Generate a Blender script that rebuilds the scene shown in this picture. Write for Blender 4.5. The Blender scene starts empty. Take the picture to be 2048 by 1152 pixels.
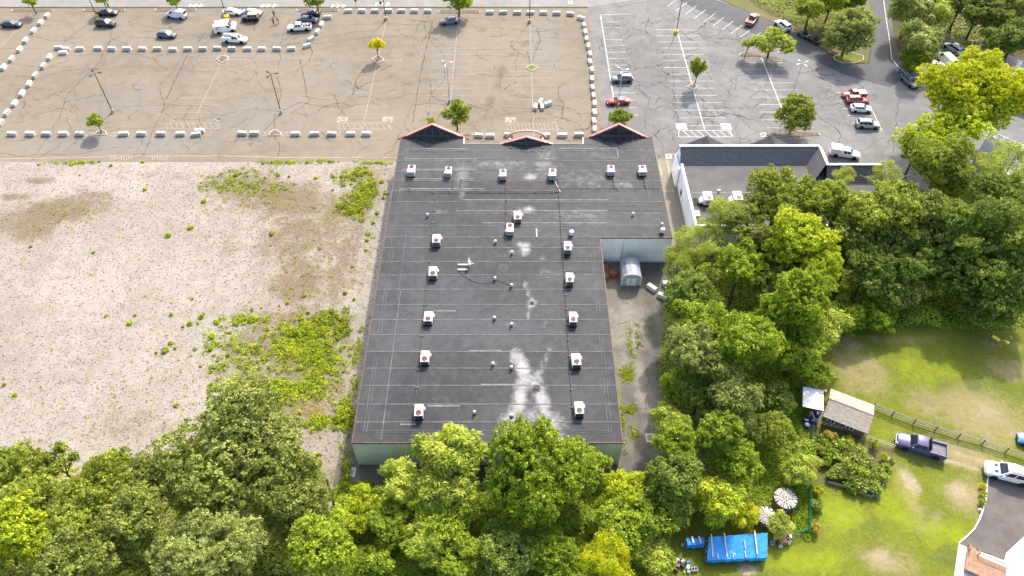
import bpy, bmesh, math, random
import numpy as np
from mathutils import Vector, Matrix

random.seed(11)
RNG = np.random.default_rng(11)
SC = bpy.context.scene
COL = SC.collection

# ------------------------------------------------------------------ camera
CAM_H = 95.0                      # drone height, metres
PITCH = math.atan(1696 / 1500)    # camera tilt below the horizontal
FOC = 1500.0                      # focal length in photo pixels (2048 wide)
cam_data = bpy.data.cameras.new('camera')
cam_data.sensor_width = 36.0
cam_data.lens = FOC / 2048 * 36.0
cam_data.clip_start = 0.5
cam_data.clip_end = 3000
cam = bpy.data.objects.new('camera', cam_data)
COL.objects.link(cam)
cam.location = (0, 0, CAM_H)
cam.rotation_euler = (math.pi / 2 - PITCH, 0, 0)
SC.camera = cam

# ------------------------------------------------------------------ sky, sun, exposure
SUN_EL = math.radians(43)
SUN_AZ = math.radians(21)         # clockwise from +Y
world = bpy.data.worlds.new('World')
SC.world = world
world.use_nodes = True
wn = world.node_tree
bg = wn.nodes['Background']
sky = wn.nodes.new('ShaderNodeTexSky')
sky.sky_type = 'NISHITA'
sky.sun_disc = False
sky.sun_elevation = SUN_EL
sky.sun_rotation = SUN_AZ
sky.air_density = 1.0
sky.dust_density = 4.0
sky.ozone_density = 1.0
wn.links.new(sky.outputs[0], bg.inputs[0])
bg.inputs[1].default_value = 0.15
sd = bpy.data.lights.new('sun', 'SUN')
sd.energy = 2.3
sd.angle = math.radians(2.0)
sd.color = (1.0, 0.94, 0.85)
sun = bpy.data.objects.new('sun', sd)
COL.objects.link(sun)
sdir = Vector((math.sin(SUN_AZ) * math.cos(SUN_EL), math.cos(SUN_AZ) * math.cos(SUN_EL), math.sin(SUN_EL)))
sun.rotation_euler = (-sdir).to_track_quat('-Z', 'Y').to_euler()
sun.location = (60, 200, 200)
SC.view_settings.view_transform = 'Standard'
SC.view_settings.look = 'None'
SC.view_settings.gamma = 1
SC.view_settings.use_curve_mapping = False
SC.view_settings.exposure = 1.28
SC.cycles.max_bounces = 6
SC.cycles.diffuse_bounces = 3
SC.cycles.transmission_bounces = 4
SC.cycles.transparent_max_bounces = 6

# ------------------------------------------------------------------ survey: photo pixel -> metres on a level at height z
SP, CP = math.sin(PITCH), math.cos(PITCH)
def at(px, py, z=0.0):
    u, v = px - 1024.0, py - 576.0
    d = FOC * SP + v * CP
    f = FOC * CP - v * SP
    s = (CAM_H - z) / d
    return Vector((u * s, f * s, z))
def mpp(py, z=0.0):               # metres per photo pixel across, at that row
    return (CAM_H - z) / (FOC * SP + (py - 576.0) * CP)
def mppy(py, z=0.0):              # metres per photo pixel in depth
    d = FOC * SP + (py - 576.0) * CP
    return FOC / d / d * (CAM_H - z)

# ------------------------------------------------------------------ object helpers
LABELS = {}
def tag(o, label=None, cat=None, group=None, kind=None):
    if label: o['label'] = label
    if cat: o['category'] = cat
    if group: o['group'] = group
    if kind: o['kind'] = kind
    return o
def thing(name, label, cat, loc=(0, 0, 0), rz=0.0, group=None):
    o = bpy.data.objects.new(name, None)
    o.empty_display_size = 0.3
    COL.objects.link(o)
    o.location = loc
    o.rotation_euler = (0, 0, rz)
    return tag(o, label, cat, group)
def place(name, me, parent=None, loc=(0, 0, 0), rot=(0, 0, 0), scale=(1, 1, 1)):
    o = bpy.data.objects.new(name, me)
    COL.objects.link(o)
    o.parent = parent
    o.location = loc
    o.rotation_euler = rot
    o.scale = scale
    return o
ORD = ['first', 'second', 'third', 'fourth', 'fifth', 'sixth', 'seventh', 'eighth', 'ninth', 'tenth', 'eleventh',
       'twelfth', 'thirteenth', 'fourteenth', 'fifteenth', 'sixteenth', 'seventeenth', 'eighteenth', 'nineteenth', 'twentieth']

class MB:
    """collects simple shapes, builds one mesh object"""
    def __init__(s):
        s.v = []; s.f = []; s.mi = []; s.cur = 0
    def m(s, i):
        s.cur = i; return s
    def add(s, vs, fs):
        n = len(s.v)
        s.v += [tuple(p) for p in vs]
        for f in fs:
            s.f.append(tuple(i + n for i in f)); s.mi.append(s.cur)
        return s
    def box(s, x0, x1, y0, y1, z0, z1, rz=0.0, c=None):
        vs = [(x0, y0, z0), (x1, y0, z0), (x1, y1, z0), (x0, y1, z0), (x0, y0, z1), (x1, y0, z1), (x1, y1, z1), (x0, y1, z1)]
        if rz:
            c = c or ((x0 + x1) / 2, (y0 + y1) / 2)
            ca, sa = math.cos(rz), math.sin(rz)
            vs = [(c[0] + (x - c[0]) * ca - (y - c[1]) * sa, c[1] + (x - c[0]) * sa + (y - c[1]) * ca, z) for x, y, z in vs]
        return s.add(vs, [(3, 2, 1, 0), (4, 5, 6, 7), (0, 1, 5, 4), (1, 2, 6, 5), (2, 3, 7, 6), (3, 0, 4, 7)])
    def cbox(s, cx, cy, cz, sx, sy, sz, rz=0.0):
        return s.box(cx - sx / 2, cx + sx / 2, cy - sy / 2, cy + sy / 2, cz - sz / 2, cz + sz / 2, rz)
    def chbox(s, x0, x1, y0, y1, z0, z1, b):
        """box with chamfered top and vertical edges"""
        def ring(z, i):
            return [(x0 + b + i, y0 + i, z), (x1 - b - i, y0 + i, z), (x1 - i, y0 + b + i, z), (x1 - i, y1 - b - i, z),
                    (x1 - b - i, y1 - i, z), (x0 + b + i, y1 - i, z), (x0 + i, y1 - b - i, z), (x0 + i, y0 + b + i, z)]
        vs = ring(z0, 0) + ring(z1 - b, 0) + ring(z1, b * .8)
        fs = [tuple(range(7, -1, -1)), tuple(range(16, 24))]
        for k in (0, 8):
            for i in range(8):
                j = (i + 1) % 8
                fs.append((k + i, k + j, k + 8 + j, k + 8 + i))
        return s.add(vs, fs)
    def prism(s, poly, z0, z1):
        n = len(poly)
        vs = [(p[0], p[1], z0) for p in poly] + [(p[0], p[1], z1) for p in poly]
        fs = [tuple(range(n - 1, -1, -1)), tuple(range(n, 2 * n))]
        fs += [(i, (i + 1) % n, n + (i + 1) % n, n + i) for i in range(n)]
        return s.add(vs, fs)
    def tube(s, path, rad, n=6, cap=True):
        path = [Vector(p) for p in path]
        if not hasattr(rad, '__len__'): rad = [rad] * len(path)
        vs = []; up = None
        for i, p in enumerate(path):
            t = (path[min(i + 1, len(path) - 1)] - path[max(i - 1, 0)]).normalized()
            if up is None:
                up = t.orthogonal().normalized()
            a = (up - t * up.dot(t)).normalized(); up = a
            b = t.cross(a)
            for k in range(n):
                w = 2 * math.pi * k / n
                vs.append(p + (a * math.cos(w) + b * math.sin(w)) * rad[i])
        fs = []
        for i in range(len(path) - 1):
            for k in range(n):
                l = (k + 1) % n
                fs.append((i * n + k, i * n + l, (i + 1) * n + l, (i + 1) * n + k))
        if cap:
            fs.append(tuple(range(n - 1, -1, -1)))
            fs.append(tuple((len(path) - 1) * n + k for k in range(n)))
        return s.add(vs, fs)
    def lathe(s, prof, n=12, c=(0, 0, 0), closed=False):
        vs = []; fs = []
        for r, z in prof:
            for k in range(n):
                w = 2 * math.pi * k / n
                vs.append((c[0] + r * math.cos(w), c[1] + r * math.sin(w), c[2] + z))
        m = len(prof)
        for i in range(m - 1):
            for k in range(n):
                l = (k + 1) % n
                fs.append((i * n + k, i * n + l, (i + 1) * n + l, (i + 1) * n + k))
        if prof[0][0] > 1e-6: fs.append(tuple(range(n - 1, -1, -1)))
        if prof[-1][0] > 1e-6: fs.append(tuple((m - 1) * n + k for k in range(n)))
        return s.add(vs, fs)
    def loft(s, secs, cap=True):
        n = len(secs[0]); vs = [p for q in secs for p in q]; fs = []
        for i in range(len(secs) - 1):
            for k in range(n):
                l = (k + 1) % n
                fs.append((i * n + k, i * n + l, (i + 1) * n + l, (i + 1) * n + k))
        if cap:
            fs.append(tuple(range(n - 1, -1, -1)))
            fs.append(tuple((len(secs) - 1) * n + k for k in range(n)))
        return s.add(vs, fs)
    def quad(s, a, b, c, d):
        return s.add([a, b, c, d], [(0, 1, 2, 3)])
    def mesh(s, name, mats, smooth=False):
        me = bpy.data.meshes.new(name)
        me.from_pydata(s.v, [], s.f)
        if not isinstance(mats, (list, tuple)): mats = [mats]
        for m in mats: me.materials.append(m)
        if len(mats) > 1: me.polygons.foreach_set('material_index', s.mi)
        bm = bmesh.new(); bm.from_mesh(me)
        bmesh.ops.recalc_face_normals(bm, faces=bm.faces)
        bm.to_mesh(me); bm.free()
        if smooth:
            me.polygons.foreach_set('use_smooth', [True] * len(me.polygons))
            try: me.set_sharp_from_angle(angle=math.radians(35))
            except Exception: pass
        me.update()
        return me
    def build(s, name, mats, parent=None, loc=(0, 0, 0), rz=0.0, smooth=False):
        return place(name, s.mesh(name, mats, smooth), parent, loc, (0, 0, rz))

def fast_mesh(name, verts, quads, mat, attrs=None, smooth=False):
    """numpy verts (n,3), quads (m,4) -> mesh; attrs: face float attributes"""
    me = bpy.data.meshes.new(name)
    nv, nf = len(verts), len(quads); k = quads.shape[1]
    me.vertices.add(nv); me.loops.add(nf * k); me.polygons.add(nf)
    me.vertices.foreach_set('co', np.ascontiguousarray(verts, dtype=np.float32).ravel())
    me.loops.foreach_set('vertex_index', np.ascontiguousarray(quads, dtype=np.int32).ravel())
    me.polygons.foreach_set('loop_start', np.arange(0, nf * k, k, dtype=np.int32))
    for key, (dom, val) in (attrs or {}).items():
        a = me.attributes.new(key, 'FLOAT', dom)
        a.data.foreach_set('value', np.ascontiguousarray(val, dtype=np.float32))
    me.materials.append(mat)
    me.update(calc_edges=True)
    me.polygons.foreach_set('use_smooth', [bool(smooth)] * nf)
    me.validate()
    return me

# ------------------------------------------------------------------ materials
class NT:
    def __init__(s, name):
        s.mat = bpy.data.materials.new(name); s.mat.use_nodes = True
        s.t = s.mat.node_tree; s.n = s.t.nodes; s.b = s.n['Principled BSDF']
        s.pos = None
    def link(s, a, b): s.t.links.new(a, b)
    def val(s, sock, v):
        if hasattr(v, 'is_output') or isinstance(v, bpy.types.NodeSocket): s.link(v, sock)
        else: sock.default_value = v
    def world(s):
        return s.n.new('ShaderNodeNewGeometry').outputs['Position']
    def obj(s):
        return s.n.new('ShaderNodeTexCoord').outputs['Object']
    def rand(s):
        return s.n.new('ShaderNodeObjectInfo').outputs['Random']
    def attr(s, name):
        a = s.n.new('ShaderNodeAttribute'); a.attribute_name = name
        return a.outputs['Fac']
    def noise(s, vec, scale, detail=3, rough=.55, dist=0.0):
        x = s.n.new('ShaderNodeTexNoise')
        s.link(vec, x.inputs['Vector']); x.inputs['Scale'].default_value = scale
        x.inputs['Detail'].default_value = detail; x.inputs['Roughness'].default_value = rough
        x.inputs['Distortion'].default_value = dist
        return x.outputs[0]
    def voro(s, vec, scale, feat='F1', out=0, rnd=1.0):
        x = s.n.new('ShaderNodeTexVoronoi'); x.feature = feat
        s.link(vec, x.inputs['Vector']); x.inputs['Scale'].default_value = scale
        x.inputs['Randomness'].default_value = rnd
        return x.outputs[out]
    def math(s, op, a, b=0.0, c=None):
        x = s.n.new('ShaderNodeMath'); x.operation = op
        s.val(x.inputs[0], a); s.val(x.inputs[1], b)
        if c is not None: s.val(x.inputs[2], c)
        return x.outputs[0]
    def vmul(s, a, v):
        x = s.n.new('ShaderNodeVectorMath'); x.operation = 'MULTIPLY'
        s.link(a, x.inputs[0]); x.inputs[1].default_value = v
        return x.outputs[0]
    def step(s, v, lo, hi, a=0.0, b=1.0):
        x = s.n.new('ShaderNodeMapRange'); x.interpolation_type = 'SMOOTHSTEP'
        s.val(x.inputs[0], v); x.inputs[1].default_value = lo; x.inputs[2].default_value = hi
        x.inputs[3].default_value = a; x.inputs[4].default_value = b
        return x.outputs[0]
    def mix(s, f, a, b, mode='MIX'):
        x = s.n.new('ShaderNodeMix'); x.data_type = 'RGBA'; x.blend_type = mode
        s.val(x.inputs[0], f)
        for k, v in ((6, a), (7, b)):
            if isinstance(v, (tuple, list)): x.inputs[k].default_value = tuple(v)[:3] + (1,)
            else: s.link(v, x.inputs[k])
        return x.outputs[2]
    def gain(s, col, f):
        """multiply a colour by a float socket"""
        x = s.n.new('ShaderNodeVectorMath'); x.operation = 'SCALE'
        s.link(col, x.inputs[0]); s.val(x.inputs['Scale'], f)
        return x.outputs[0]
    def bump(s, h, strength=.4, dist=.05):
        x = s.n.new('ShaderNodeBump'); s.link(h, x.inputs['Height'])
        x.inputs['Strength'].default_value = strength; x.inputs['Distance'].default_value = dist
        s.link(x.outputs[0], s.b.inputs['Normal'])
    def done(s, col, rough=.8, metal=0.0, spec=.3, coat=0.0):
        if isinstance(col, (tuple, list)): s.b.inputs['Base Color'].default_value = tuple(col)[:3] + (1,)
        else: s.link(col, s.b.inputs['Base Color'])
        s.val(s.b.inputs['Roughness'], rough)
        s.b.inputs['Metallic'].default_value = metal
        s.b.inputs['Specular IOR Level'].default_value = spec
        if coat: s.b.inputs['Coat Weight'].default_value = coat; s.b.inputs['Coat Roughness'].default_value = .08
        return s.mat

MATS = {}
def plain(name, c, rough=.7, var=.18, scale=2.5, metal=0.0, spec=.3, bump=0.0, coat=0.0, rnd=0.0, dirt=None):
    """small-object material: colour with uneven wear, optional per-object lightness spread"""
    if name in MATS: return MATS[name]
    t = NT(name); p = t.obj()
    n = t.noise(p, scale, 4)
    col = t.mix(t.step(n, .3, .7), [x * (1 - var) for x in c], [min(1, x * (1 + var)) for x in c])
    if dirt:
        col = t.mix(t.step(t.noise(p, scale * .6, 5, .7), .52, .72, 0, .7), col, dirt)
    if rnd:
        col = t.gain(col, t.math('MULTIPLY_ADD', t.rand(), 2 * rnd, 1 - rnd))
    if bump: t.bump(t.noise(p, scale * 6, 4), bump, .03)
    MATS[name] = t.done(col, rough, metal, spec, coat)
    return MATS[name]

def ground(name, c1, c2, big=.05, mid=.5, fine=5.0, amt=.35, masks=(), speck=None, rough=.9, bump=.3, streak=None):
    """outdoor surface in world space; masks: (attribute, colour, noise scale, strength)"""
    t = NT(name); p = t.world()
    n = t.math('MULTIPLY_ADD', t.noise(p, big, 4, .6), .6, t.math('MULTIPLY', t.noise(p, mid, 5, .65), .4))
    col = t.mix(t.step(n, .38, .62), c1, c2)
    if streak:
        sx, sy, c, st = streak
        q = t.vmul(p, (sx, sy, 1))
        col = t.mix(t.step(t.noise(q, 1.0, 4, .6), .5, .72, 0, st), col, c)
    f = t.noise(p, fine, 4, .7)
    col = t.gain(col, t.math('MULTIPLY_ADD', f, 2 * amt, 1 - amt))
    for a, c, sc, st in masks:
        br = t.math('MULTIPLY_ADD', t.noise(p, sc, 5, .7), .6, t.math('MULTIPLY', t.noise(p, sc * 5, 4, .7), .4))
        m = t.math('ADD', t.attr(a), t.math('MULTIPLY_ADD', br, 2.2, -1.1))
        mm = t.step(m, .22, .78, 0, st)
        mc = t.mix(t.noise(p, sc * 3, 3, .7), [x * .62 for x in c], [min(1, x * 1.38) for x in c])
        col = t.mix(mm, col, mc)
    for sp in (speck or ()):
        sc, lo, hi, c, st = sp
        col = t.mix(t.step(t.noise(p, sc, 2, .5), lo, hi, 0, st), col, c)
    if bump: t.bump(f, bump, .08)
    return t.done(col, rough, 0, .2)

def leafmat(name, d, m, l, trans=.36, rough=.55, k=2.3):
    d, m, l = [(min(.8, c[0] * k * 1.04), min(.8, c[1] * k * .95), c[2] * k * .72) for c in (d, m, l)]
    t = NT(name)
    x = t.math('ADD', t.attr('tint'), t.math('MULTIPLY_ADD', t.rand(), .24, -.12))
    col = t.mix(t.step(x, .12, .5), d, m)
    col = t.mix(t.step(x, .5, .88), col, l)
    t.done(col, rough, 0, .25)
    tr = t.n.new('ShaderNodeBsdfTranslucent')
    tc = t.mix(.35, col, (min(1, l[0] * 1.1), min(1, l[1] * 1.15), l[2] * .6))
    t.link(tc, tr.inputs[0])
    ms = t.n.new('ShaderNodeMixShader'); ms.inputs[0].default_value = trans
    t.link(t.b.outputs[0], ms.inputs[1]); t.link(tr.outputs[0], ms.inputs[2])
    t.link(ms.outputs[0], t.n['Material Output'].inputs[0])
    return t.mat

LEAF = {
    'oak': leafmat('leaf_oak', (.046, .064, .014), (.094, .122, .028), (.18, .212, .066)),
    'olive': leafmat('leaf_olive', (.060, .084, .013), (.128, .166, .024), (.228, .27, .055)),
    'maple': leafmat('leaf_maple', (.042, .070, .015), (.092, .134, .028), (.175, .228, .055)),
    'locust': leafmat('leaf_locust', (.090, .122, .022), (.165, .205, .040), (.25, .29, .075), .42),
    'sumac': leafmat('leaf_sumac', (.074, .108, .014), (.145, .192, .026), (.245, .288, .055), .4),
    'vine': leafmat('leaf_vine', (.058, .098, .010), (.125, .182, .018), (.225, .285, .036), .38),
    'gray': leafmat('leaf_gray', (.078, .102, .034), (.148, .182, .062), (.24, .275, .11)),
    'blue': leafmat('leaf_blue', (.058, .082, .020), (.115, .146, .036), (.20, .232, .072)),
    'yellow': leafmat('leaf_yellow', (.120, .155, .010), (.245, .275, .012), (.37, .375, .025), .5),
    'lime': leafmat('leaf_lime', (.090, .130, .010), (.185, .240, .015), (.30, .345, .032), .4),
    'gold': leafmat('leaf_gold', (.24, .19, .006), (.42, .34, .010), (.50, .42, .02), .5),
    'weed': leafmat('leaf_weed', (.075, .105, .010), (.155, .195, .016), (.25, .285, .03), .42),
    'dry': leafmat('leaf_dry', (.15, .12, .03), (.24, .20, .05), (.32, .28, .08), .3),
}
BARK = plain('bark', (.09, .07, .05), .9, .35, 3, bump=.6)
# ================================================================== THE SETTING
def ellipses(xy, items):
    """soft patches: items (px, py, rx_px, ry_px, turn_deg, weight) -> 0..1 at each world point"""
    out = np.zeros(len(xy))
    for px, py, rx, ry, rot, w in items:
        c = at(px, py); a = math.radians(rot)
        dx = (xy[:, 0] - c.x) / mpp(py); dy = -(xy[:, 1] - c.y) / mppy(py)
        u = (dx * math.cos(a) + dy * math.sin(a)) / rx
        v = (-dx * math.sin(a) + dy * math.cos(a)) / ry
        out = np.maximum(out, w * np.clip(1.25 - np.sqrt(u * u + v * v) * .75, 0, 1))
    return out
def sheet(name, x0, x1, y0, y1, z, step, mat, masks, bumps=0.0):
    nx, ny = int((x1 - x0) / step) + 1, int((y1 - y0) / step) + 1
    X, Y = np.meshgrid(np.linspace(x0, x1, nx), np.linspace(y0, y1, ny))
    xy = np.stack([X.ravel(), Y.ravel()], 1)
    Z = np.full(len(xy), z)
    if bumps:
        for k in range(40):
            a, b, ph = RNG.uniform(-.5, .5), RNG.uniform(-.5, .5), RNG.uniform(0, 6.28)
            Z += bumps / 12 * np.sin(a * xy[:, 0] + b * xy[:, 1] + ph)
        Z = np.maximum(Z, z * .6)
    i = np.arange(nx * ny).reshape(ny, nx)
    q = np.stack([i[:-1, :-1].ravel(), i[:-1, 1:].ravel(), i[1:, 1:].ravel(), i[1:, :-1].ravel()], 1)
    at_ = {k: ('POINT', ellipses(xy, v)) for k, v in masks.items()}
    me = fast_mesh(name, np.column_stack([xy, Z]), q, mat, at_, smooth=True)
    o = place(name, me)
    return tag(o, kind='structure')
def flat(name, pts, z, mat, th=.0):
    mb = MB()
    mb.add([(p[0], p[1], z) for p in pts], [tuple(range(len(pts)))])
    o = mb.build(name, mat)
    return tag(o, kind='structure')
def P(*pts):
    return [at(x, y) for x, y in pts]

M_floor = ground('woodland_floor', (.06, .058, .020), (.09, .078, .035), .06, .5, 3, .5, bump=.6)
gs = MB(); gs.add([(-900, -700, 0), (900, -700, 0), (900, 1300, 0), (-900, 1300, 0)], [(0, 1, 2, 3)])
tag(gs.build('ground', M_floor), kind='structure')

# ---- west car park: pale worn asphalt
ASPH_W = ground('worn_tan_asphalt', (.228, .192, .142), (.175, .148, .112), .035, .35, 4, .16,
                masks=[('smudge_shadow', (.13, .115, .095), .5, .75), ('grey', (.20, .19, .175), .25, .8)],
                speck=[(1.6, .66, .8, (.16, .145, .12), .5)], streak=(.02, .5, (.20, .18, .15), .55), bump=.15)
west_lot = sheet('parking_lot', -165, 19.2, 117.4, 178.2, .02, .8, ASPH_W, {
    'smudge_shadow': [(1055, 86, 16, 7, -20, .8), (1022, 111, 14, 7, -30, .6), (1004, 144, 9, 14, 15, .85), (994, 172, 9, 9, 0, .7),
               (980, 205, 9, 16, 10, .8), (969, 236, 7, 9, 0, .6), (1093, 50, 8, 4, 0, .6), (145, 86, 10, 3, 0, .6), (190, 60, 30, 3, -40, .45),  # ends with a lamp post's cast shadow painted dark among the smudges
               (1055, 182, 8, 4, 0, .5), (540, 218, 25, 5, 0, .45), (225, 228, 14, 5, 0, .5), (770, 137, 16, 8, 0, .4), (1060, 255, 10, 20, 10, .5),
               (600, 235, 26, 6, 0, .35), (305, 135, 120, 6, 0, .5), (870, 160, 20, 4, 0, .7), (820, 110, 14, 4, 0, .7), (960, 60, 20, 6, 0, .6), (640, 120, 24, 4, 0, .6), (480, 160, 20, 5, 0, .6), (370, 190, 16, 4, 0, .6), (280, 170, 16, 4, 0, .6), (1120, 200, 14, 8, 0, .6), (850, 240, 12, 5, 0, .6), (560, 245, 40, 4, 0, .5), (400, 70, 60, 6, 0, .5), (560, 70, 50, 6, 0, .5), (250, 50, 50, 5, 0, .5), (690, 190, 60, 8, 5, .4), (310, 250, 150, 5, 0, .35)],
    'grey': [(1090, 90, 50, 90, 0, .5), (900, 120, 60, 90, 10, .42), (700, 25, 400, 12, 0, .55), (250, 290, 260, 25, 0, .6),
             (520, 230, 160, 60, 0, .45), (660, 150, 90, 60, 0, .4), (250, 200, 120, 60, 0, .42), (1130, 150, 30, 110, 0, .3)]})
ASPH_E = ground('grey_asphalt', (.155, .152, .146), (.212, .206, .196), .05, .4, 4, .18,
                speck=[(1.2, .64, .8, (.10, .10, .10), .6), (.12, .55, .75, (.12, .12, .122), .55)], streak=(.25, .03, (.14, .14, .14), .5), bump=.15)
east_pts = P((1172, -60), (1360, -60)) + P((1440, 0), (1560, 52), (1640, 98), (1690, 128), (1738, 128), (1748, 60), (1736, -60), (1778, -60), (1786, 60), (1800, 120), (1822, 148), (1870, 105), (1890, 70), (1960, 80), (2140, 170), (2140, 330), (1760, 420), (1395, 470))
east_pts = [(19.2, 200)] + [(p.x, p.y) for p in east_pts[1:]] + [(19.2, 97)]
east_lot = flat('parking_lot', east_pts, .02, ASPH_E)
ASPH_NEW = ground('dark_new_asphalt', (.085, .087, .092), (.115, .115, .116), .08, .5, 5, .2, bump=.15)
flat('dark_asphalt_band', P((1375, -20), (1412, -6), (1500, 22), (1560, 52), (1645, 100), (1690, 132), (1690, 150), (1600, 108), (1470, 52), (1400, 22), (1340, -10)), .03, ASPH_NEW)
flat('access_road', P((1690, 150), (1690, 128), (1738, 128), (1748, 60), (1736, -80), (1778, -80), (1786, 60), (1800, 120), (1822, 150), (1780, 175)), .034, ASPH_NEW)
# ---- road along the top
ROAD = ground('road_asphalt', (.215, .208, .195), (.265, .252, .228), .05, .4, 4, .15, streak=(.03, .4, (.17, .165, .155), .5), bump=.1)
road = flat('road', [(-260, 178.9), (19.2, 178.9), (30, 182), (45, 195), (45, 235), (-260, 235)], .03, ROAD)
# ---- grass bank in the north-east
BANK = ground('dry_bank', (.17, .14, .065), (.12, .125, .04), .08, .5, 3, .45, bump=.6)
flat('grass_bank', P((1380, -30), (1440, -1), (1560, 50), (1645, 97), (1690, 126), (1736, 126), (1746, 60), (1734, -60), (1500, -80)), .06, BANK)
# ---- gravel field
GRAVEL = ground('gravel', (.345, .303, .255), (.262, .226, .184), .05, .5, 3.0, .55,
                masks=[('dirt', (.150, .110, .055), .35, .8), ('green', (.135, .125, .025), .55, .85)],
                speck=[(2.0, .60, .70, (.11, .098, .085), .8), (3.4, .64, .74, (.26, .23, .195), .5), (.9, .64, .8, (.22, .19, .155), .5)], bump=.9, streak=(.5, .025, (.165, .135, .105), .22))
gravel = sheet('gravel_field', -135, -22.0, 40, 117.4, .015, .5, GRAVEL, {
    'dirt': [(690, 520, 40, 130, 10, .62), (600, 470, 100, 80, 0, .66), (110, 425, 110, 36, -15, 0.87), (60, 468, 50, 20, 0, 0.71), (575, 400, 120, 40, 10, 0.87), (650, 480, 90, 45, 0, 0.64), (600, 560, 70, 60, 20, 0.77), (30, 395, 40, 8, 0, 0.62),
             (560, 660, 110, 60, 0, 0.62), (80, 362, 30, 8, 0, 0.71), (500, 690, 60, 50, 0, 0.62), (430, 480, 120, 50, 20, 0.36), (660, 545, 60, 40, 0, 0.52), (640, 790, 70, 70, 0, 0.52), (330, 350, 160, 14, 0, 0.36), (250, 850, 200, 40, 0, 0.39)],
    'green': [(470, 370, 75, 26, 0, .75), (560, 385, 60, 20, 0, .55), (700, 410, 60, 35, -35, .8), (720, 350, 50, 22, 0, .7), (610, 700, 90, 75, 0, .9), (560, 790, 90, 60, 0, .85),
              (470, 700, 60, 55, 0, .5), (640, 650, 60, 25, -15, .8), (690, 835, 30, 35, 0, .7), (510, 640, 70, 14, 0, .5), (440, 740, 40, 30, 0, .5), (630, 840, 60, 40, 0, .6),
              (150, 326, 70, 4, 0, .6), (560, 326, 60, 4, 0, .6), (690, 940, 12, 50, 0, .6), (745, 560, 5, 120, 12, .35), (705, 800, 8, 120, 10, .45), (680, 960, 30, 30, 0, .7), (755, 327, 30, 4, 0, .5)]})
# ---- yard behind and beside the main building
YARD = ground('yard_asphalt', (.155, .142, .122), (.085, .082, .078), .09, .5, 4, .22,
              masks=[('moss', (.13, .15, .03), .9, .8), ('pale', (.27, .245, .205), .3, .7)], streak=(.6, .06, (.22, .2, .17), .5), bump=.2)
yard = sheet('service_yard', -22.0, 30.8, 46, 97, .032, .4, YARD, {
    'moss': [(1253, 750, 14, 16, 0, .8), (1258, 822, 12, 8, 0, .75), (1270, 850, 14, 5, -50, .65), (1262, 690, 8, 50, -14, .55), (1242, 800, 5, 90, -6, .6), (1305, 600, 30, 10, 0, .4), (1300, 640, 8, 40, 30, .45), (1256, 880, 20, 6, 20, .5), (1320, 730, 5, 90, 0, .5)],
    'pale': [(1255, 650, 40, 60, 10, .7), (1290, 780, 20, 90, -8, .7), (1250, 720, 16, 60, 0, .5), (1280, 880, 20, 40, 0, .4)]})
flat('rear_apron', [(-24.6, 45.5), (-24.4, 54), (-23.4, 57), (-22.1, 58), (-21.9, 45.5)], .036, YARD)
ALLEY = ground('alley_asphalt', (.245, .22, .18), (.20, .18, .15), .1, .6, 4, .18, bump=.15)
flat('alley', [(27.05, 97), (27.05, 117.4), (29.5, 118.5), (31.6, 118), (31.6, 93), (30.8, 88), (27.05, 88)], .040, ALLEY)
flat('forecourt', [(-9.2, 115.3), (13.6, 115.3), (13.6, 117.6), (-9.2, 117.6)], .044, ASPH_W)
# ---- back garden lawn
LAWN = ground('lawn', (.150, .170, .014), (.116, .138, .016), .12, .6, 2.6, .55,
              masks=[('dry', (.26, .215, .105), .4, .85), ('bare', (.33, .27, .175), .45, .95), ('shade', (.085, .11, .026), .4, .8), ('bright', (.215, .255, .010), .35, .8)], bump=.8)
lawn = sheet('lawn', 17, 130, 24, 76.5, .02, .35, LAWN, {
    'dry': [(1720, 740, 60, 50, 10, .75), (1960, 830, 100, 60, 10, .85), (1870, 810, 70, 35, 15, .7), (2020, 740, 50, 25, 0, .7), (1700, 690, 50, 20, 0, .6), (1920, 910, 110, 30, 18, .85), (1815, 980, 22, 60, 0, .7), (1930, 990, 50, 40, 0, .85),
            (1850, 1040, 60, 30, 0, .5), (1770, 1120, 60, 40, 0, .7), (1690, 1040, 40, 20, 0, .4), (2000, 690, 60, 16, 0, .5), (1800, 680, 90, 12, 0, .55), (1790, 900, 60, 20, 15, .4)],
    'bare': [(1820, 965, 16, 30, 0, .8), (1905, 925, 60, 5, 17, .75), (1940, 915, 60, 6, 17, .7), (1495, 1138, 20, 13, 0, .95), (1920, 985, 28, 20, 0, .6), (1760, 1112, 25, 18, 0, .6), (1975, 825, 40, 20, 10, .5), (1690, 1040, 8, 16, 0, .5), (2030, 870, 20, 8, 0, .5), (1985, 925, 60, 6, 15, .6)],
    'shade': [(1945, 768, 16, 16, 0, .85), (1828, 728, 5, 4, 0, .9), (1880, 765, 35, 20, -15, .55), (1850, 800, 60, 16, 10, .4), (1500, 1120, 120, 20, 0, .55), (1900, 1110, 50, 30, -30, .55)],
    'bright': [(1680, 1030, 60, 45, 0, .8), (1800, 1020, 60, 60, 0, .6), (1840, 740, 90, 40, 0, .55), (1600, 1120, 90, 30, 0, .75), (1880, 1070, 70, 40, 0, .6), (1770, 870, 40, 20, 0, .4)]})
SOIL = ground('garden_soil', (.15, .125, .05), (.10, .11, .03), .2, 1, 5, .4, bump=.9)
flat('garden_bed', P((1622, 852), (1700, 872), (1788, 898), (1775, 960), (1752, 1000), (1700, 985), (1640, 965), (1625, 985)), .05, SOIL)
DRIVE = ground('driveway_asphalt', (.115, .102, .097), (.155, .135, .125), .15, .6, 6, .22, bump=.2)
drive_edge = [(1977, 945), (1974, 965), (1971, 1000), (1966, 1018), (1958, 1040), (1948, 1058), (1934, 1072), (1917, 1087)]
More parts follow.
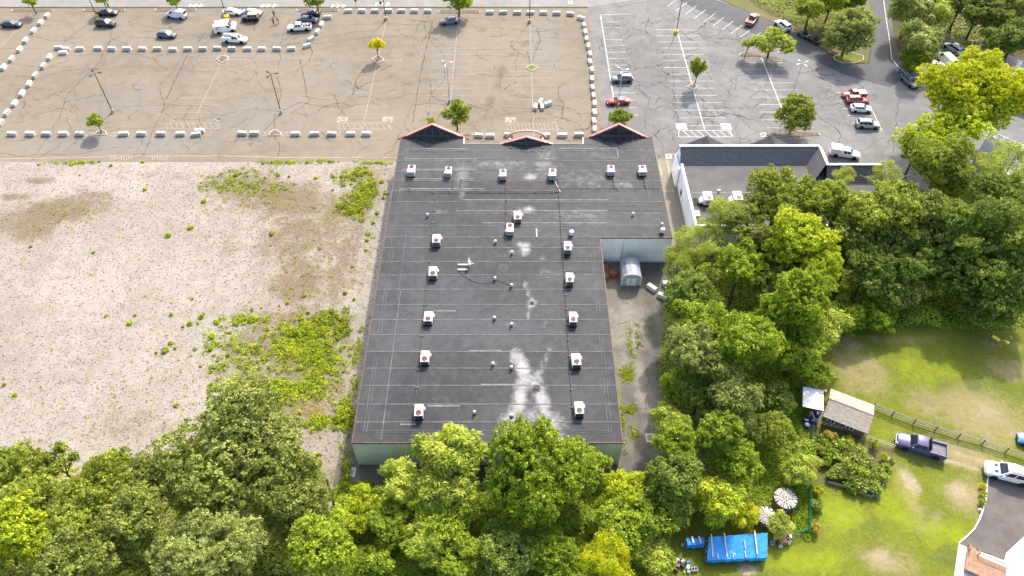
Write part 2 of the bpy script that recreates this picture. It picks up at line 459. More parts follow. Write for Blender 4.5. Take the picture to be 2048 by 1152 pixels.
driveway = flat('driveway', P(*drive_edge) + P((2010, 1120), (2140, 1180), (2140, 960)), .045, DRIVE)

# ------------------------------------------------------------------ painted markings
def paint(name, c, keep):
    t = NT(name); p = t.world()
    n = t.noise(p, 1.3, 5, .7)
    col = t.mix(t.step(n, keep, keep + .18), c, [x * .62 for x in c])
    return t.done(col, .8, 0, .2)
PAINT_OLD = paint('faded_paint', (.36, .325, .27), .44)
PAINT_NEW = paint('white_paint', (.60, .59, .56), .5)
PAINT_YEL = paint('yellow_paint', (.48, .42, .26), .45)
def unit(mat):
    m = MB(); m.add([(-.5, -.5, 0), (.5, -.5, 0), (.5, .5, 0), (-.5, .5, 0)], [(0, 1, 2, 3)])
    return m.mesh('painted_line', mat)
U_OLD, U_NEW, U_YEL = unit(PAINT_OLD), unit(PAINT_NEW), unit(PAINT_YEL)
def line(parent, a, b, w, me, z):
    a, b = Vector((a[0], a[1], 0)), Vector((b[0], b[1], 0)); d = b - a
    return place('painted_line', me, parent, ((a.x + b.x) / 2, (a.y + b.y) / 2, z), (0, 0, math.atan2(d.y, d.x)), (d.length, w, 1))
def pline(parent, p, q, w, me, z): line(parent, at(*p), at(*q), w, me, z)
ZP = .027
def stalls(parent, X, y0, y1, side, me, ln=5.4, skip=.0, w=.11, sp=2.75):
    y = y0; k = 0
    while y <= y1:
        if random.random() >= skip:
            for s in side:
                line(parent, (X + .1 * s, y + random.uniform(-.05, .05)), (X + s * ln * random.uniform(.8, 1), y), w * random.uniform(.7, 1), me, ZP)
        y += sp
# west lot: four double rows, the western ones worn nearly away
rows = [((440, 130), (400, 216), 133, 168, .45), ((772, 44), (728, 243), 124, 171, .3), ((916, 46), (902, 194), 131, 170, .2), ((1060.6, 47), (1066, 244), 124, 171, .25)]
for p, q, y0, y1, sk in rows:
    X = (at(*p).x + at(*q).x) / 2
    line(west_lot, (X, y0), (X, y1), .14, U_OLD, ZP)
    stalls(west_lot, X, y0 + 1, y1, (-1, 1), U_OLD, skip=sk)
pline(west_lot, (63, 30), (-10, 105), .13, U_OLD, ZP)
for a in range(6): pline(west_lot, (-8, 36 + a * 11), (40 - a * 8, 36 + a * 11), .1, U_OLD, ZP)
pline(west_lot, (0, 318), (205, 314), .12, U_YEL, ZP); pline(west_lot, (205, 312), (425, 312), .12, U_YEL, ZP)
pline(west_lot, (425, 311), (560, 315), .12, U_YEL, ZP); pline(west_lot, (560, 315), (725, 315), .12, U_YEL, ZP); pline(west_lot, (765, 315), (795, 315), .12, U_YEL, ZP)
for x0, n in ((222, 9), (304, 7)):
    for k in range(n): pline(west_lot, (x0 + 5 * k, 312.5), (x0 + 5 * k + 1.5, 319.5), .16, U_OLD, ZP)
def hatch(lot, x0, x1, y0, y1, n, me, dx, skew):
    pts = [(x0, y0), (x1, y0), (x1 + skew, y1), (x0 - skew * .3, y1)]
    for i in range(4): pline(lot, pts[i], pts[(i + 1) % 4], .13, me, ZP)
    for k in range(n):
        x = x0 + (x1 - x0) * (k + .5) / n
        pline(lot, (x, y0), (x + dx, y1), .13, me, ZP)
hatch(west_lot, 334, 437, 246, 257, 9, U_OLD, 5, 2)
hatch(west_lot, 678, 780, 247, 258, 9, U_OLD, 7, 2)
hatch(west_lot, 1016, 1114, 248, 260, 13, U_OLD, 5, 3)
hatch(west_lot, 158, 230, 265, 272, 9, U_OLD, -5, 2)
hatch(west_lot, 500, 600, 264, 272, 9, U_OLD, 5, 2)
# wheelchair badges: plate with the symbol built from strokes
def badge(lot, px, py, plate):
    c = at(px, py)
    g = place('accessible_symbol', None, lot, (c.x, c.y, 0)) if False else None
    m = MB()
    if plate: m.m(1).add([(-1.1, -1.0, 0), (1.1, -1.0, 0), (1.1, 1.0, 0), (-1.1, 1.0, 0)], [(0, 1, 2, 3)])
    m.m(0)
    z = .004
    def st(a, b, w=.09):
        d = Vector((b[0] - a[0], b[1] - a[1], 0)); n = Vector((-d.y, d.x, 0)).normalized() * w
        A, B = Vector((a[0], a[1], z)), Vector((b[0], b[1], z))
        m.add([A - n, B - n, B + n, A + n], [(0, 1, 2, 3)])
    for k in range(8):
        a0, a1 = math.radians(150 + k * 30), math.radians(180 + k * 30)
        st((.48 * math.cos(a0), -.3 + .48 * math.sin(a0)), (.48 * math.cos(a1), -.3 + .48 * math.sin(a1)))
    st((-.1, .5), (-.05, -.05)); st((-.05, -.05), (.4, -.05)); st((.4, -.05), (.6, -.6)); st((-.12, .75), (-.08, .6), .13); st((-.1, .3), (.3, .25))
    me = m.mesh('accessible_symbol', [PAINT_OLD if not plate else plain('badge_ink', (.2, .2, .21)), PAINT_OLD if lot is west_lot else PAINT_NEW])
    place('accessible_symbol', me, lot, (c.x, c.y, ZP))
for p in ((346, 238), (436, 238), (421, 267), (434, 237), (685, 239), (775, 239), (680, 266), (1021, 240), (1111, 241)): badge(west_lot, p[0], p[1], p[0] in (685, 775, 1021))
for p in ((1363, 253), (1452, 253)): badge(east_lot, p[0], p[1], True)
# corner brackets round the planting islands of the west lot
for x, y in ((445, 119.5), (757, 120.5)):
    for s in (-1, 1):
        pline(west_lot, (x + 12 * s, y), (x + 46 * s, y), .12, U_OLD, ZP); pline(west_lot, (x + 46 * s, y - 2), (x + 46 * s, y + 2), .12, U_OLD, ZP)
# east lot
pline(east_lot, (1201, 30.7), (1231, 222), .2, U_NEW, ZP)
xl = at(1215, 120).x
stalls(east_lot, xl, 133, 172, (1,), U_NEW, 5.2, .06)
pline(east_lot, (1201, 30), (1260, 28), .12, U_NEW, ZP)
x2 = (at(1352, 53).x + at(1409, 260).x) / 2
line(east_lot, (x2, 128), (x2, 168.5), .2, U_NEW, ZP); stalls(east_lot, x2, 129.3, 168.5, (-1, 1), U_NEW, 5.5, .03)
x3 = (at(1525, 112).x + at(1590, 292).x) / 2
line(east_lot, (x3, 126), (x3, 155.5), .2, U_NEW, ZP); stalls(east_lot, x3, 128.6, 155.5, (-1, 1), U_NEW, 5.5, .03)
hatch(east_lot, 1358, 1461, 261, 274, 7, U_NEW, 15, 2)
for k in range(13):
    a = (1356 + 18.4 * k, -3 + 7.6 * k); b = (a[0] - 22 - k * .1, a[1] + 17)
    pline(east_lot, a, b, .13, U_NEW, .036)
for y, x in ((186, 1672), (201, 1680), (217, 1686), (231, 1695), (246, 1702), (262, 1711)): pline(east_lot, (x, y), (x + 50, y), .13, U_NEW, ZP)
pline(east_lot, (1745, 222), (1764, 262), .15, U_NEW, ZP)
# alley box and lettering strip
for p, q in (((1340, 309), (1362, 308)), ((1333, 314), (1340, 309)), ((1333, 314), (1339, 349)), ((1339, 349), (1358, 349))): pline(east_lot, p, q, .14, U_YEL, .046)
for k in range(4): pline(east_lot, (1329 + 5 * k, 382), (1332 + 5 * k, 382), .35, U_YEL, .046)
pline(east_lot, (1318, 330), (1324, 350), .2, U_YEL, .046)
# road: edge line, dashes and triple arrow heads
line(road, (-150, 183.2), (-18, 183.2), .13, U_NEW, .037)
for x in (382, 392, 520, 532, 548, 676, 768): pline(road, (x, 12), (x + 8, 11), .35, U_NEW, .037)
def chevrons(px, py, s):
    c = at(px, py)
    for k in range(3):
        m = MB(); m.add([(-.5, .75, 0), (.1, .75, 0), (.7, 0, 0), (.1, -.75, 0), (-.5, -.75, 0), (.1, 0, 0)], [(0, 1, 2, 5), (5, 2, 3, 4)])
        o = m.build('arrow_marking', PAINT_NEW, road, (c.x + (k - 1) * 1.4 * s, c.y, .037)); o.scale = (s, 1, 1)
for x, y in ((391, 11), (537, 11.5), (676, 12), (764, 8)): chevrons(x, y, 1)

# ------------------------------------------------------------------ cracks in the pavements
def strips(paths, z):
    V, Q = [], []
    for pts, w in paths:
        if len(pts) < 3: continue
        pts = np.array(pts); d = np.gradient(pts, axis=0); l = np.linalg.norm(d, axis=1)[:, None] + 1e-6
        n = np.column_stack([-d[:, 1], d[:, 0]]) / l
        ww = w * 1.25 * RNG.uniform(.2, 1.35, len(pts))[:, None]
        b = len(V)
        a = pts + n * ww; c = pts - n * ww
        for i in range(len(pts)): V += [(a[i, 0], a[i, 1], z), (c[i, 0], c[i, 1], z)]
        for i in range(len(pts) - 1): Q.append((b + 2 * i, b + 2 * i + 1, b + 2 * i + 3, b + 2 * i + 2))
    return np.array(V), np.array(Q)
def walk(x, y, h, length, wob, keep=None):
    pts = [(x, y)]; h0 = h
    for i in range(int(length / .55)):
        h += RNG.normal(0, wob); h += (h0 - h) * .12
        x += .55 * math.cos(h); y += .55 * math.sin(h)
        if keep and not keep(x, y): break
        pts.append((x, y))
    return pts
CRACK = plain('crack_fill', (.085, .073, .058), .9, .3, .5)
CRACK_D = plain('crack_tar', (.085, .082, .078), .85, .3, .5)
w_in = lambda x, y: -135 < x < 18.6 and 117.8 < y < 177.8
paths = []
for y in np.arange(119.5, 177, 4.1):
    x = -132 + RNG.uniform(0, 20)
    while x < 15:
        L = RNG.uniform(6, 34)
        paths.append((walk(x, y + RNG.normal(0, .3), 0, L, .16, w_in), RNG.uniform(.022, .07)))
        x += L + RNG.uniform(1, 16)
for k in range(120):
    x, y = RNG.uniform(-110, 17), RNG.uniform(119, 175)
    p = walk(x, y, math.pi / 2 * RNG.choice([1, -1]) + RNG.normal(0, .5), RNG.uniform(3, 15), .34, w_in)
    paths.append((p, RNG.uniform(.025, .085)))
    if RNG.random() < .6 and len(p) > 4:
        q = p[len(p) // 2]; paths.append((walk(q[0], q[1], RNG.uniform(0, 6.3), RNG.uniform(2, 9), .3, w_in), RNG.uniform(.02, .06)))
for X in (-47, -17.5, -74, -96): paths.append((walk(X, 119, math.pi / 2 + .02, 56, .12, w_in), .06))
# long dark cracks that can be traced in the photograph
for pl in ([(558, 225), (600, 205), (640, 213), (700, 212), (745, 206), (770, 215)], [(625, 270), (640, 275), (660, 281), (640, 262)], [(600, 120), (607, 150), (612, 175), (612, 190), (625, 205)],
           [(820, 40), (865, 45), (845, 130), (830, 215), (825, 250)], [(1054, 103), (1062, 130), (1080, 80), (1073, 55)], [(1062, 243), (1068, 228), (1080, 215)], [(222, 228), (250, 213), (300, 211), (340, 210), (420, 211)],
           [(690, 160), (720, 178), (760, 187), (800, 178)], [(375, 110), (350, 160), (330, 205)], [(735, 130), (712, 160), (705, 190)]):
    w = [at(*p) for p in pl]; pts = []
    for a, b in zip(w[:-1], w[1:]):
        n = max(3, int((b - a).length / .7))
        for i in range(n): q = a.lerp(b, i / n); pts.append((q.x + RNG.normal(0, .1), q.y + RNG.normal(0, .1)))
    paths.append((pts, .09))
V, Q = strips(paths, .0245)
tag(place('pavement_cracks', fast_mesh('pavement_cracks', V, Q, CRACK), west_lot), kind='stuff')
def e_in(x, y):
    return 19.8 < x < 96 and 118 < y < 184 and (y < 182 - max(0, x - 52) * .93 or x > 84 and y < 150)
paths = []
for k in range(140):
    x, y = RNG.uniform(21, 92), RNG.uniform(119, 182)
    if not e_in(x, y): continue
    p = walk(x, y, RNG.uniform(0, 6.3), RNG.uniform(4, 17), .38, e_in); w = RNG.uniform(.03, .11)
    if len(p) < 4: continue
    paths.append((p, w))
    for j in range(RNG.integers(1, 4)):
        q = p[RNG.integers(len(p))]; paths.append((walk(q[0], q[1], RNG.uniform(0, 6.3), RNG.uniform(2, 8), .45, e_in), w * .75))
for cx, cy, r in ((1245, 95, 14), (1320, 210, 14), (1300, 45, 10), (1440, 205, 16), (1690, 250, 16), (1735, 200, 14), (1520, 190, 14), (1650, 185, 16)):
    c = at(cx, cy)
    for k in range(7): paths.append((walk(c.x + RNG.normal(0, r * .06), c.y + RNG.normal(0, r * .1), RNG.uniform(0, 6.3), RNG.uniform(2, 6), .6, e_in), .05))
for X, Y0, Y1 in ((30.5, 119, 178), (46.5, 119, 165)): paths.append((walk(X, Y0, math.pi / 2, Y1 - Y0, .2, e_in), .06))
for pl in ([(1800, 188), (1790, 250), (1785, 310)], [(1345, 130), (1352, 220), (1362, 290)], [(1470, 230), (1510, 262), (1535, 268)], [(1310, 160), (1345, 180), (1350, 240)]):
    w = [at(*p) for p in pl]; pts = []
    for a, b in zip(w[:-1], w[1:]):
        n = max(3, int((b - a).length / .7))
        for i in range(n): q = a.lerp(b, i / n); pts.append((q.x + RNG.normal(0, .12), q.y + RNG.normal(0, .12)))
    paths.append((pts, .09))
V, Q = strips(paths, .0245)
tag(place('pavement_cracks', fast_mesh('pavement_cracks', V, Q, CRACK_D), east_lot), kind='stuff')
paths = []
for X in (28.6,): paths.append((walk(X, 90, math.pi / 2 + .02, 24, .2), .07))
V, Q = strips(paths, .0445); tag(place('pavement_cracks', fast_mesh('pavement_cracks', V, Q, CRACK_D), bpy.data.objects['alley']), kind='stuff')
paths = [(walk(15.5, 75.5, .05, 6, .3), .06), (walk(18.5, 57, 1.35, 26, .15), .07), (walk(17, 84, -.6, 6, .4), .05), (walk(16.5, 65, 1.2, 9, .4), .05), (walk(20, 60, 1.7, 12, .3), .04)]
V, Q = strips(paths, .037); tag(place('pavement_cracks', fast_mesh('pavement_cracks', V, Q, CRACK_D), yard), kind='stuff')

# loose stones on the gravel field
N = 15000
sx = RNG.uniform(-104, -23, N); sy = RNG.uniform(46, 117, N); ss = RNG.uniform(.05, .13, N)
base = np.array([(1, 0, 0), (0, 1, 0), (-1, 0, 0), (0, -1, 0), (0, 0, .8)], float)
ang = RNG.uniform(0, 6.28, N); V = np.zeros((N, 5, 3))
for i, b in enumerate(base):
    k = ss * RNG.uniform(.7, 1.4, N)
    V[:, i, 0] = sx + k * (b[0] * np.cos(ang) - b[1] * np.sin(ang)); V[:, i, 1] = sy + k * (b[0] * np.sin(ang) + b[1] * np.cos(ang)); V[:, i, 2] = .01 + b[2] * k
T = np.array([(0, 1, 4), (1, 2, 4), (2, 3, 4), (3, 0, 4)])
Q = (np.arange(N)[:, None, None] * 5 + T).reshape(-1, 3)
tint = np.repeat(RNG.uniform(0, 1, N), 4)
t = NT('loose_stone'); M_stone = t.done(t.mix(t.attr('tint'), (.09, .08, .068), (.28, .25, .215)), .9)
me = fast_mesh('loose_stones', V.reshape(-1, 3), Q, M_stone, {'tint': ('FACE', tint)})
tag(place('loose_stones', me), 'loose pale stones strewn over the gravel field', 'stones', kind='stuff')
# ================================================================== MAIN BUILDING
XL, XN, XR = -21.4, 14.8, 26.95        # west wall, rear-wing east wall, front-block east wall
YB, YN, YM, YF = 51.0, 90.0, 115.2, 117.5
RZ = 6.1
bld = thing('main_building', 'large flat black roofed building with pale green metal walls and three red gables', 'building', ((XL + XN) / 2, (YB + YF) / 2, 0))
bx, by = bld.location.x, bld.location.y
def B(mb, name, mats, parent=bld, smooth=False):   # geometry given in world metres
    mb.v = [(x - bx, y - by, z) for x, y, z in mb.v]
    return mb.build(name, mats, parent, smooth=smooth)
def Sub(mb, name, mats, parent, smooth=False):     # sub-part: parent sits at the building origin
    mb.v = [(x - bx, y - by, z) for x, y, z in mb.v]
    return mb.build(name, mats, parent, smooth=smooth)
M_green = plain('green_metal_siding', (.72, .77, .67), .45, .07, .6, metal=.0, spec=.4, rnd=.05)
M_blue = plain('pale_metal_siding', (.86, .89, .89), .45, .06, .6, spec=.4, rnd=.04)
M_trim_w = plain('pale_trim', (.66, .68, .66), .5, .08)
M_cope = plain('red_brown_coping', (.11, .07, .06), .6, .25, 1.5)
M_red = plain('red_gable_trim', (.30, .07, .06), .55, .2, 1.2)
M_pink = plain('faded_pink_capping', (.50, .25, .23), .6, .15, 1.2)
M_dkwall = plain('gable_back_boarding', (.055, .058, .065), .8, .3, 1.2)
M_black = plain('black_metal', (.02, .02, .022), .5, .2)

core = MB()
core.prism([(XL + .1, YB + .1), (XN - .1, YB + .1), (XN - .1, YN + .1), (XR - .1, YN + .1), (XR - .1, YF - .1), (13.7, YF - .1), (13.7, YM - .1), (-9.3, YM - .1), (-9.3, YF - .1), (XL + .1, YF - .1)], 0.0, RZ - .16)
B(core, 'wall', plain('wall_core', (.5, .48, .44), .8))

# ribbed metal panels: one mesh per panel width, copied along each wall
def panel_mesh(w, h, mat, name='wall_panel'):
    mb = MB(); prof = []
    n = 3; step = w / n
    for i in range(n):
        x = i * step
        prof += [(x, 0), (x + step * .62, 0), (x + step * .72, -.045), (x + step * .90, -.045)]
    prof.append((w, 0))
    vs = [(x, y, 0) for x, y in prof] + [(x, y, h) for x, y in prof]; k = len(prof)
    mb.add(vs, [(i, i + 1, k + i + 1, k + i) for i in range(k - 1)])
    return mb.mesh(name, mat)
def clad(x0, y0, x1, y1, mat, h=RZ - .2, z0=.05):
    d = Vector((x1 - x0, y1 - y0, 0)); n = max(1, round(d.length / .92)); w = d.length / n
    me = panel_mesh(w, h - z0, mat); a = math.atan2(d.y, d.x)
    for i in range(n):
        p = Vector((x0, y0, 0)) + d * (i / n)
        place('wall_panel', me, bld, (p.x - bx, p.y - by, z0), (0, 0, a))
clad(XL, YB, XN, YB, M_green)                       # rear
clad(XN, YN, XR, YN, M_blue)                        # notch
clad(XN, YB, XN, YN, M_green)                       # east side of the rear wing
clad(XR, YN, XR, YF, M_blue)                        # east side of the front block
clad(XL, YF, XL, YB, M_green)                       # west
for x, y in ((XL, YB), (XN, YB), (XR, YN)):
    B(MB().cbox(x, y, (RZ - .2) / 2, .16, .16, RZ - .25), 'corner_trim', M_trim_w)
B(MB().box(XN + .1, XR, YN - .07, YN + .0, .02, .32), 'base_trim', plain('grey_green_trim', (.40, .47, .46), .6))
# shop fronts on the street side
front = MB()
for x0, x1, y in ((XL + .3, -9.5, YF - .09), (-9, 13.5, YM - .09), (14, XR - .3, YF - .09)):
    front.m(0).box(x0, x1, y, y + .12, .02, 4.6)
B(front, 'shop_front', plain('brick_front', (.33, .20, .15), .85))
for x0, x1, y in ((XL + .3, -9.5, YF), (-9, 13.5, YM), (14, XR - .3, YF)):
    n = int((x1 - x0) / 2.4)
    for k in range(n):
        a = x0 + (k + .15) * (x1 - x0) / n; b = x0 + (k + .85) * (x1 - x0) / n
        B(MB().box(a, b, y + .03, y + .06, .5, 3.1), 'shop_window', plain('shop_glass', (.03, .04, .05), .1, .1, spec=.6))

# roof membrane sheets with lapped joints
def roofmat():
    t = NT('roof_membrane'); p = t.world()
    n = t.math('MULTIPLY_ADD', t.noise(p, .09, 4, .6), .5, t.math('MULTIPLY', t.noise(p, .8, 5, .7), .5))
    col = t.mix(t.step(n, .36, .64), (.027, .029, .033), (.056, .058, .062))
    col = t.gain(col, t.math('MULTIPLY_ADD', t.rand(), .34, .83))
    f = t.noise(p, 3.0, 5, .7)
    col = t.gain(col, t.math('MULTIPLY_ADD', f, .5, .75))
    q = t.vmul(p, (.9, .07, 1))
    col = t.mix(t.step(t.noise(q, 1, 3, .6), .55, .8, 0, .3), col, (.08, .08, .08))
    br = t.noise(p, .9, 7, .75, .6)
    m = t.math('ADD', t.attr('dust'), t.math('MULTIPLY_ADD', br, 1.5, -.75))
    col = t.mix(t.step(m, .18, 1.05, 0, .9), col, t.mix(t.noise(p, 2.5, 4), (.24, .24, .23), (.46, .45, .43)))
    # round dried puddles
    v = t.voro(p, .35); ring = t.math('MULTIPLY', t.step(v, .25, .32), t.step(v, .42, .34))
    col = t.mix(t.math('MULTIPLY', ring, t.step(t.noise(p, .12, 2), .54, .66, 0, .10)), col, (.22, .22, .21))
    sp = t.step(t.noise(p, 5, 2, .4), .74, .8, 0, .6)
    col = t.mix(sp, col, (.3, .3, .29))
    t.bump(f, .25, .03)
    return t.done(col, .72, 0, .3)
M_roof = roofmat()
DUST = [(1045, 735, 14, 38, -22, 1.1), (1028, 715, 8, 18, -15, .9), (1078, 745, 10, 28, 12, .6), (1040, 790, 14, 50, 8, .95), (1085, 800, 13, 50, -14, .95), (1065, 765, 16, 18, 0, .8), (1022, 840, 22, 22, 0, .9), (1100, 850, 30, 30, 0, .8), (1065, 830, 30, 30, 0, .55),
        (1092, 720, 5, 30, 20, .6), (1064, 606, 9, 9, 0, .95), (1058, 585, 5, 20, -8, .6), (1050, 570, 6, 9, 0, .7), (1058, 625, 5, 16, 10, .6), (1050, 498, 11, 14, 20, .95), (1040, 490, 8, 6, 0, .8), (1090, 650, 7, 5, 0, .75), (1120, 660, 4, 9, 0, .5),
        (1057, 420, 14, 7, 0, .9), (1045, 423, 24, 9, 0, .55), (1062, 354, 16, 10, 0, .7), (925, 345, 14, 30, 0, .55), (925, 380, 10, 20, 0, .5), (1000, 330, 90, 14, 0, .4), (1180, 360, 80, 22, 0, .4), (1250, 370, 40, 14, 0, .4), (880, 424, 10, 4, 0, .6), (895, 424, 5, 3, 0, .6), (1150, 430, 70, 16, 0, .35), (1090, 325, 30, 40, 0, .45),
        (1085, 516, 10, 6, 0, .5), (1100, 545, 40, 10, 0, .3), (990, 483, 6, 5, 0, .6), (1024, 505, 7, 6, 0, .6), (1023, 571, 7, 6, 0, .6), (989, 636, 8, 5, 0, .5), (1023, 649, 8, 6, 0, .6), (986, 728, 8, 6, 0, .5), (1200, 300, 60, 20, 0, .3)]
def dust(xy):
    out = np.zeros(len(xy))
    for px, py, rx, ry, rot, w in DUST:
        c = at(px, py, RZ); a = math.radians(rot)
        dx = (xy[:, 0] - c.x) / mpp(py, RZ); dy = -(xy[:, 1] - c.y) / mppy(py, RZ)
        u = (dx * math.cos(a) + dy * math.sin(a)) / rx; v = (-dx * math.sin(a) + dy * math.cos(a)) / ry
        out = np.maximum(out, w * np.clip(1.2 - np.sqrt(u * u + v * v) * .72, 0, 1))
    return out
def membrane(x0, x1, y0, y1, z):
    nx, ny = max(2, int((x1 - x0) / .6)), max(2, int((y1 - y0) / .5))
    X, Y = np.meshgrid(np.linspace(x0, x1, nx), np.linspace(y0, y1, ny))
    xy = np.stack([X.ravel(), Y.ravel()], 1)
    Z = z + .012 * (1 - (Y.ravel() - y0) / (y1 - y0)) + .004 * np.sin(X.ravel() * 1.7 + y0)
    i = np.arange(nx * ny).reshape(ny, nx)
    q = np.stack([i[:-1, :-1].ravel(), i[:-1, 1:].ravel(), i[1:, 1:].ravel(), i[1:, :-1].ravel()], 1)
    # downturned lap edge
    v = np.column_stack([xy[:, 0] - bx, xy[:, 1] - by, Z])
    lip = v[:nx].copy(); lip[:, 2] -= .012; k = len(v); v = np.vstack([v, lip])
    q = np.vstack([q, [(k + j, k + j + 1, j + 1, j) for j in range(nx - 1)]])
    d = np.append(dust(xy), dust(xy[:nx]))
    return place('membrane_sheet', fast_mesh('membrane_sheet', v, q, M_roof, {'dust': ('POINT', d)}, smooth=False), bld)
deck = MB(); deck.prism([(XL, YB), (XN, YB), (XN, YN), (XR, YN), (XR, YF), (13.6, YF), (13.6, YM), (-9.2, YM), (-9.2, YF), (XL, YF)], RZ - .2, RZ - .03)
B(deck, 'roof_deck', M_cope)
M_seam = plain('pale_lap_sealant', (.16, .16, .157), .8, .3, .8)
M_seam2 = plain('faint_lap_sealant', (.15, .15, .15), .8, .3, .8)
M_peri = plain('perimeter_lap_sealant', (.10, .10, .10), .8, .35, .7)
M_tape = plain('black_lap_tape', (.012, .012, .013), .6, .2)
def seam(x0, x1, y0, y1, z, m): return B(MB().box(x0, x1, y0, y1, z, z + .012), 'lap_seam', m)
ys = [YB]
while ys[-1] < YN - 3.2: ys.append(ys[-1] + random.uniform(2.85, 3.15))
ys[-1] = YN if YN - ys[-1] < 1.6 else ys[-1]
if ys[-1] != YN: ys.append(YN)
for a, b in zip(ys[:-1], ys[1:]):
    membrane(XL + .06, XN - .06, a, b, RZ)
    if a > YB:
        seam(XL + .1, XN - .1, a - .02, a + .10, RZ + .018, M_seam2)
        if random.random() < .15:
            q = random.uniform(XL + 5, XN - 12); seam(q, q + random.uniform(4, 9), a + .09, a + .30, RZ + .02, M_seam)
ys2 = [YN]
while ys2[-1] < YM - 3.2: ys2.append(ys2[-1] + random.uniform(2.7, 3.0))
ys2.append(YM)
for a, b in zip(ys2[:-1], ys2[1:]):
    xm = random.uniform(-2, 12)
    membrane(XL + .06, xm, a, b, RZ); membrane(xm, XR - .06, a, b, RZ + .004)
    seam(XL + .1, XR - .1, a - .02, a + .10, RZ + .022, M_seam2)
for x0, x1 in ((XL + .06, -9.25), (13.65, XR - .06)): membrane(x0, x1, YM, YF - .05, RZ)
# bright and black laps seen on the front block (px row, px from, px to)
for py, x0, x1, m in ((298, 812, 936, M_seam), (318, 810, 953, M_seam), (339, 805, 950, M_seam), (358, 802, 948, M_seam), (378, 798, 970, M_seam), (400, 925, 1216, M_seam), (422, 912, 1216, M_seam), (446, 965, 1218, M_seam),
                      (320, 955, 1120, M_tape), (340, 955, 1010, M_tape), (360, 948, 1105, M_tape), (380, 968, 1118, M_tape), (420, 1216, 1330, M_tape), (490, 1148, 1196, M_tape), (515, 1130, 1200, M_tape), (543, 1131, 1202, M_tape), (339, 1070, 1092, M_seam), (622, 866, 912, M_seam), (812, 855, 920, M_seam), (849, 800, 832, M_seam),
                      (297, 1116, 1234, M_seam), (316, 1202, 1238, M_seam)):
    a, b = at(x0, py, RZ), at(x1, py, RZ)
    seam(a.x, b.x, a.y - .13, a.y + .13, RZ + .028, m)
a, b = at(1234, 297, RZ), at(1238, 316, RZ); seam(a.x - .1, a.x + .1, b.y, a.y, RZ + .03, M_seam)
a = at(1115, 300, RZ); b = at(1119, 378, RZ); seam(a.x - .16, a.x + .16, b.y, a.y, RZ + .04, M_tape)
for p, q in (((1255, 412), (1269, 412)), ((1255, 412), (1256, 420)), ((1269, 412), (1269, 420)), ((905, 378), (905, 358)), ((920, 378), (921, 358))):
    a, b = at(*p, RZ), at(*q, RZ); seam(min(a.x, b.x) - .09, max(a.x, b.x) + .09, min(a.y, b.y) - .09, max(a.y, b.y) + .09, RZ + .034, M_tape)
# double perimeter strips
for off in (1.25, 1.7):
    seam(XL + off, XL + off + .09, YB + 1.6, YF - 2, RZ + .04, M_peri)
    seam(XN - off - .09, XN - off, YB + 1.6, YN + 2, RZ + .04, M_peri)
    seam(XR - off - 1.0, XR - off - .92, YN + 7 + off, YF - .5, RZ + .04, M_seam2 if off > 1.5 else M_peri)
for off in (1.5, 1.8): seam(XL + 1.2, XN - 1.2, YB + off, YB + off + .09, RZ + .044, M_peri)
seam(-17.6, -17.5, YB + .4, 78, RZ + .037, M_seam2); seam(-17.9, -17.85, 76, 92, RZ + .037, M_seam2)
# coping along the exposed edges
cp = [((XL, YB), (XN, YB)), ((XN, YB), (XN, YN)), ((XN, YN), (XR, YN)), ((XR, YN), (XR, YF)), ((XL, YF), (XL, YB))]
for (x0, y0), (x1, y1) in cp:
    m = MB(); e = .10
    if y0 == y1: m.box(min(x0, x1) - e, max(x0, x1) + e, y0 - e, y0 + .07, RZ - .22, RZ + .07)
    else: m.box(x0 - (e if x0 < 0 else .07), x0 + (.07 if x0 < 0 else e), min(y0, y1) + .075, max(y0, y1) - .075, RZ - .22, RZ + .068)
    B(m, 'edge_coping', M_cope)
B(MB().box(-9.25, 13.65, YM - .05, YM + .1, RZ - .25, RZ + .06), 'edge_coping', plain('grey_edge', (.2, .2, .2)))
for x in (-9.2, 13.6): B(MB().box(x - .08, x + .08, YM + .11, YF - .2, RZ - .25, RZ + .08), 'edge_coping', M_trim_w)

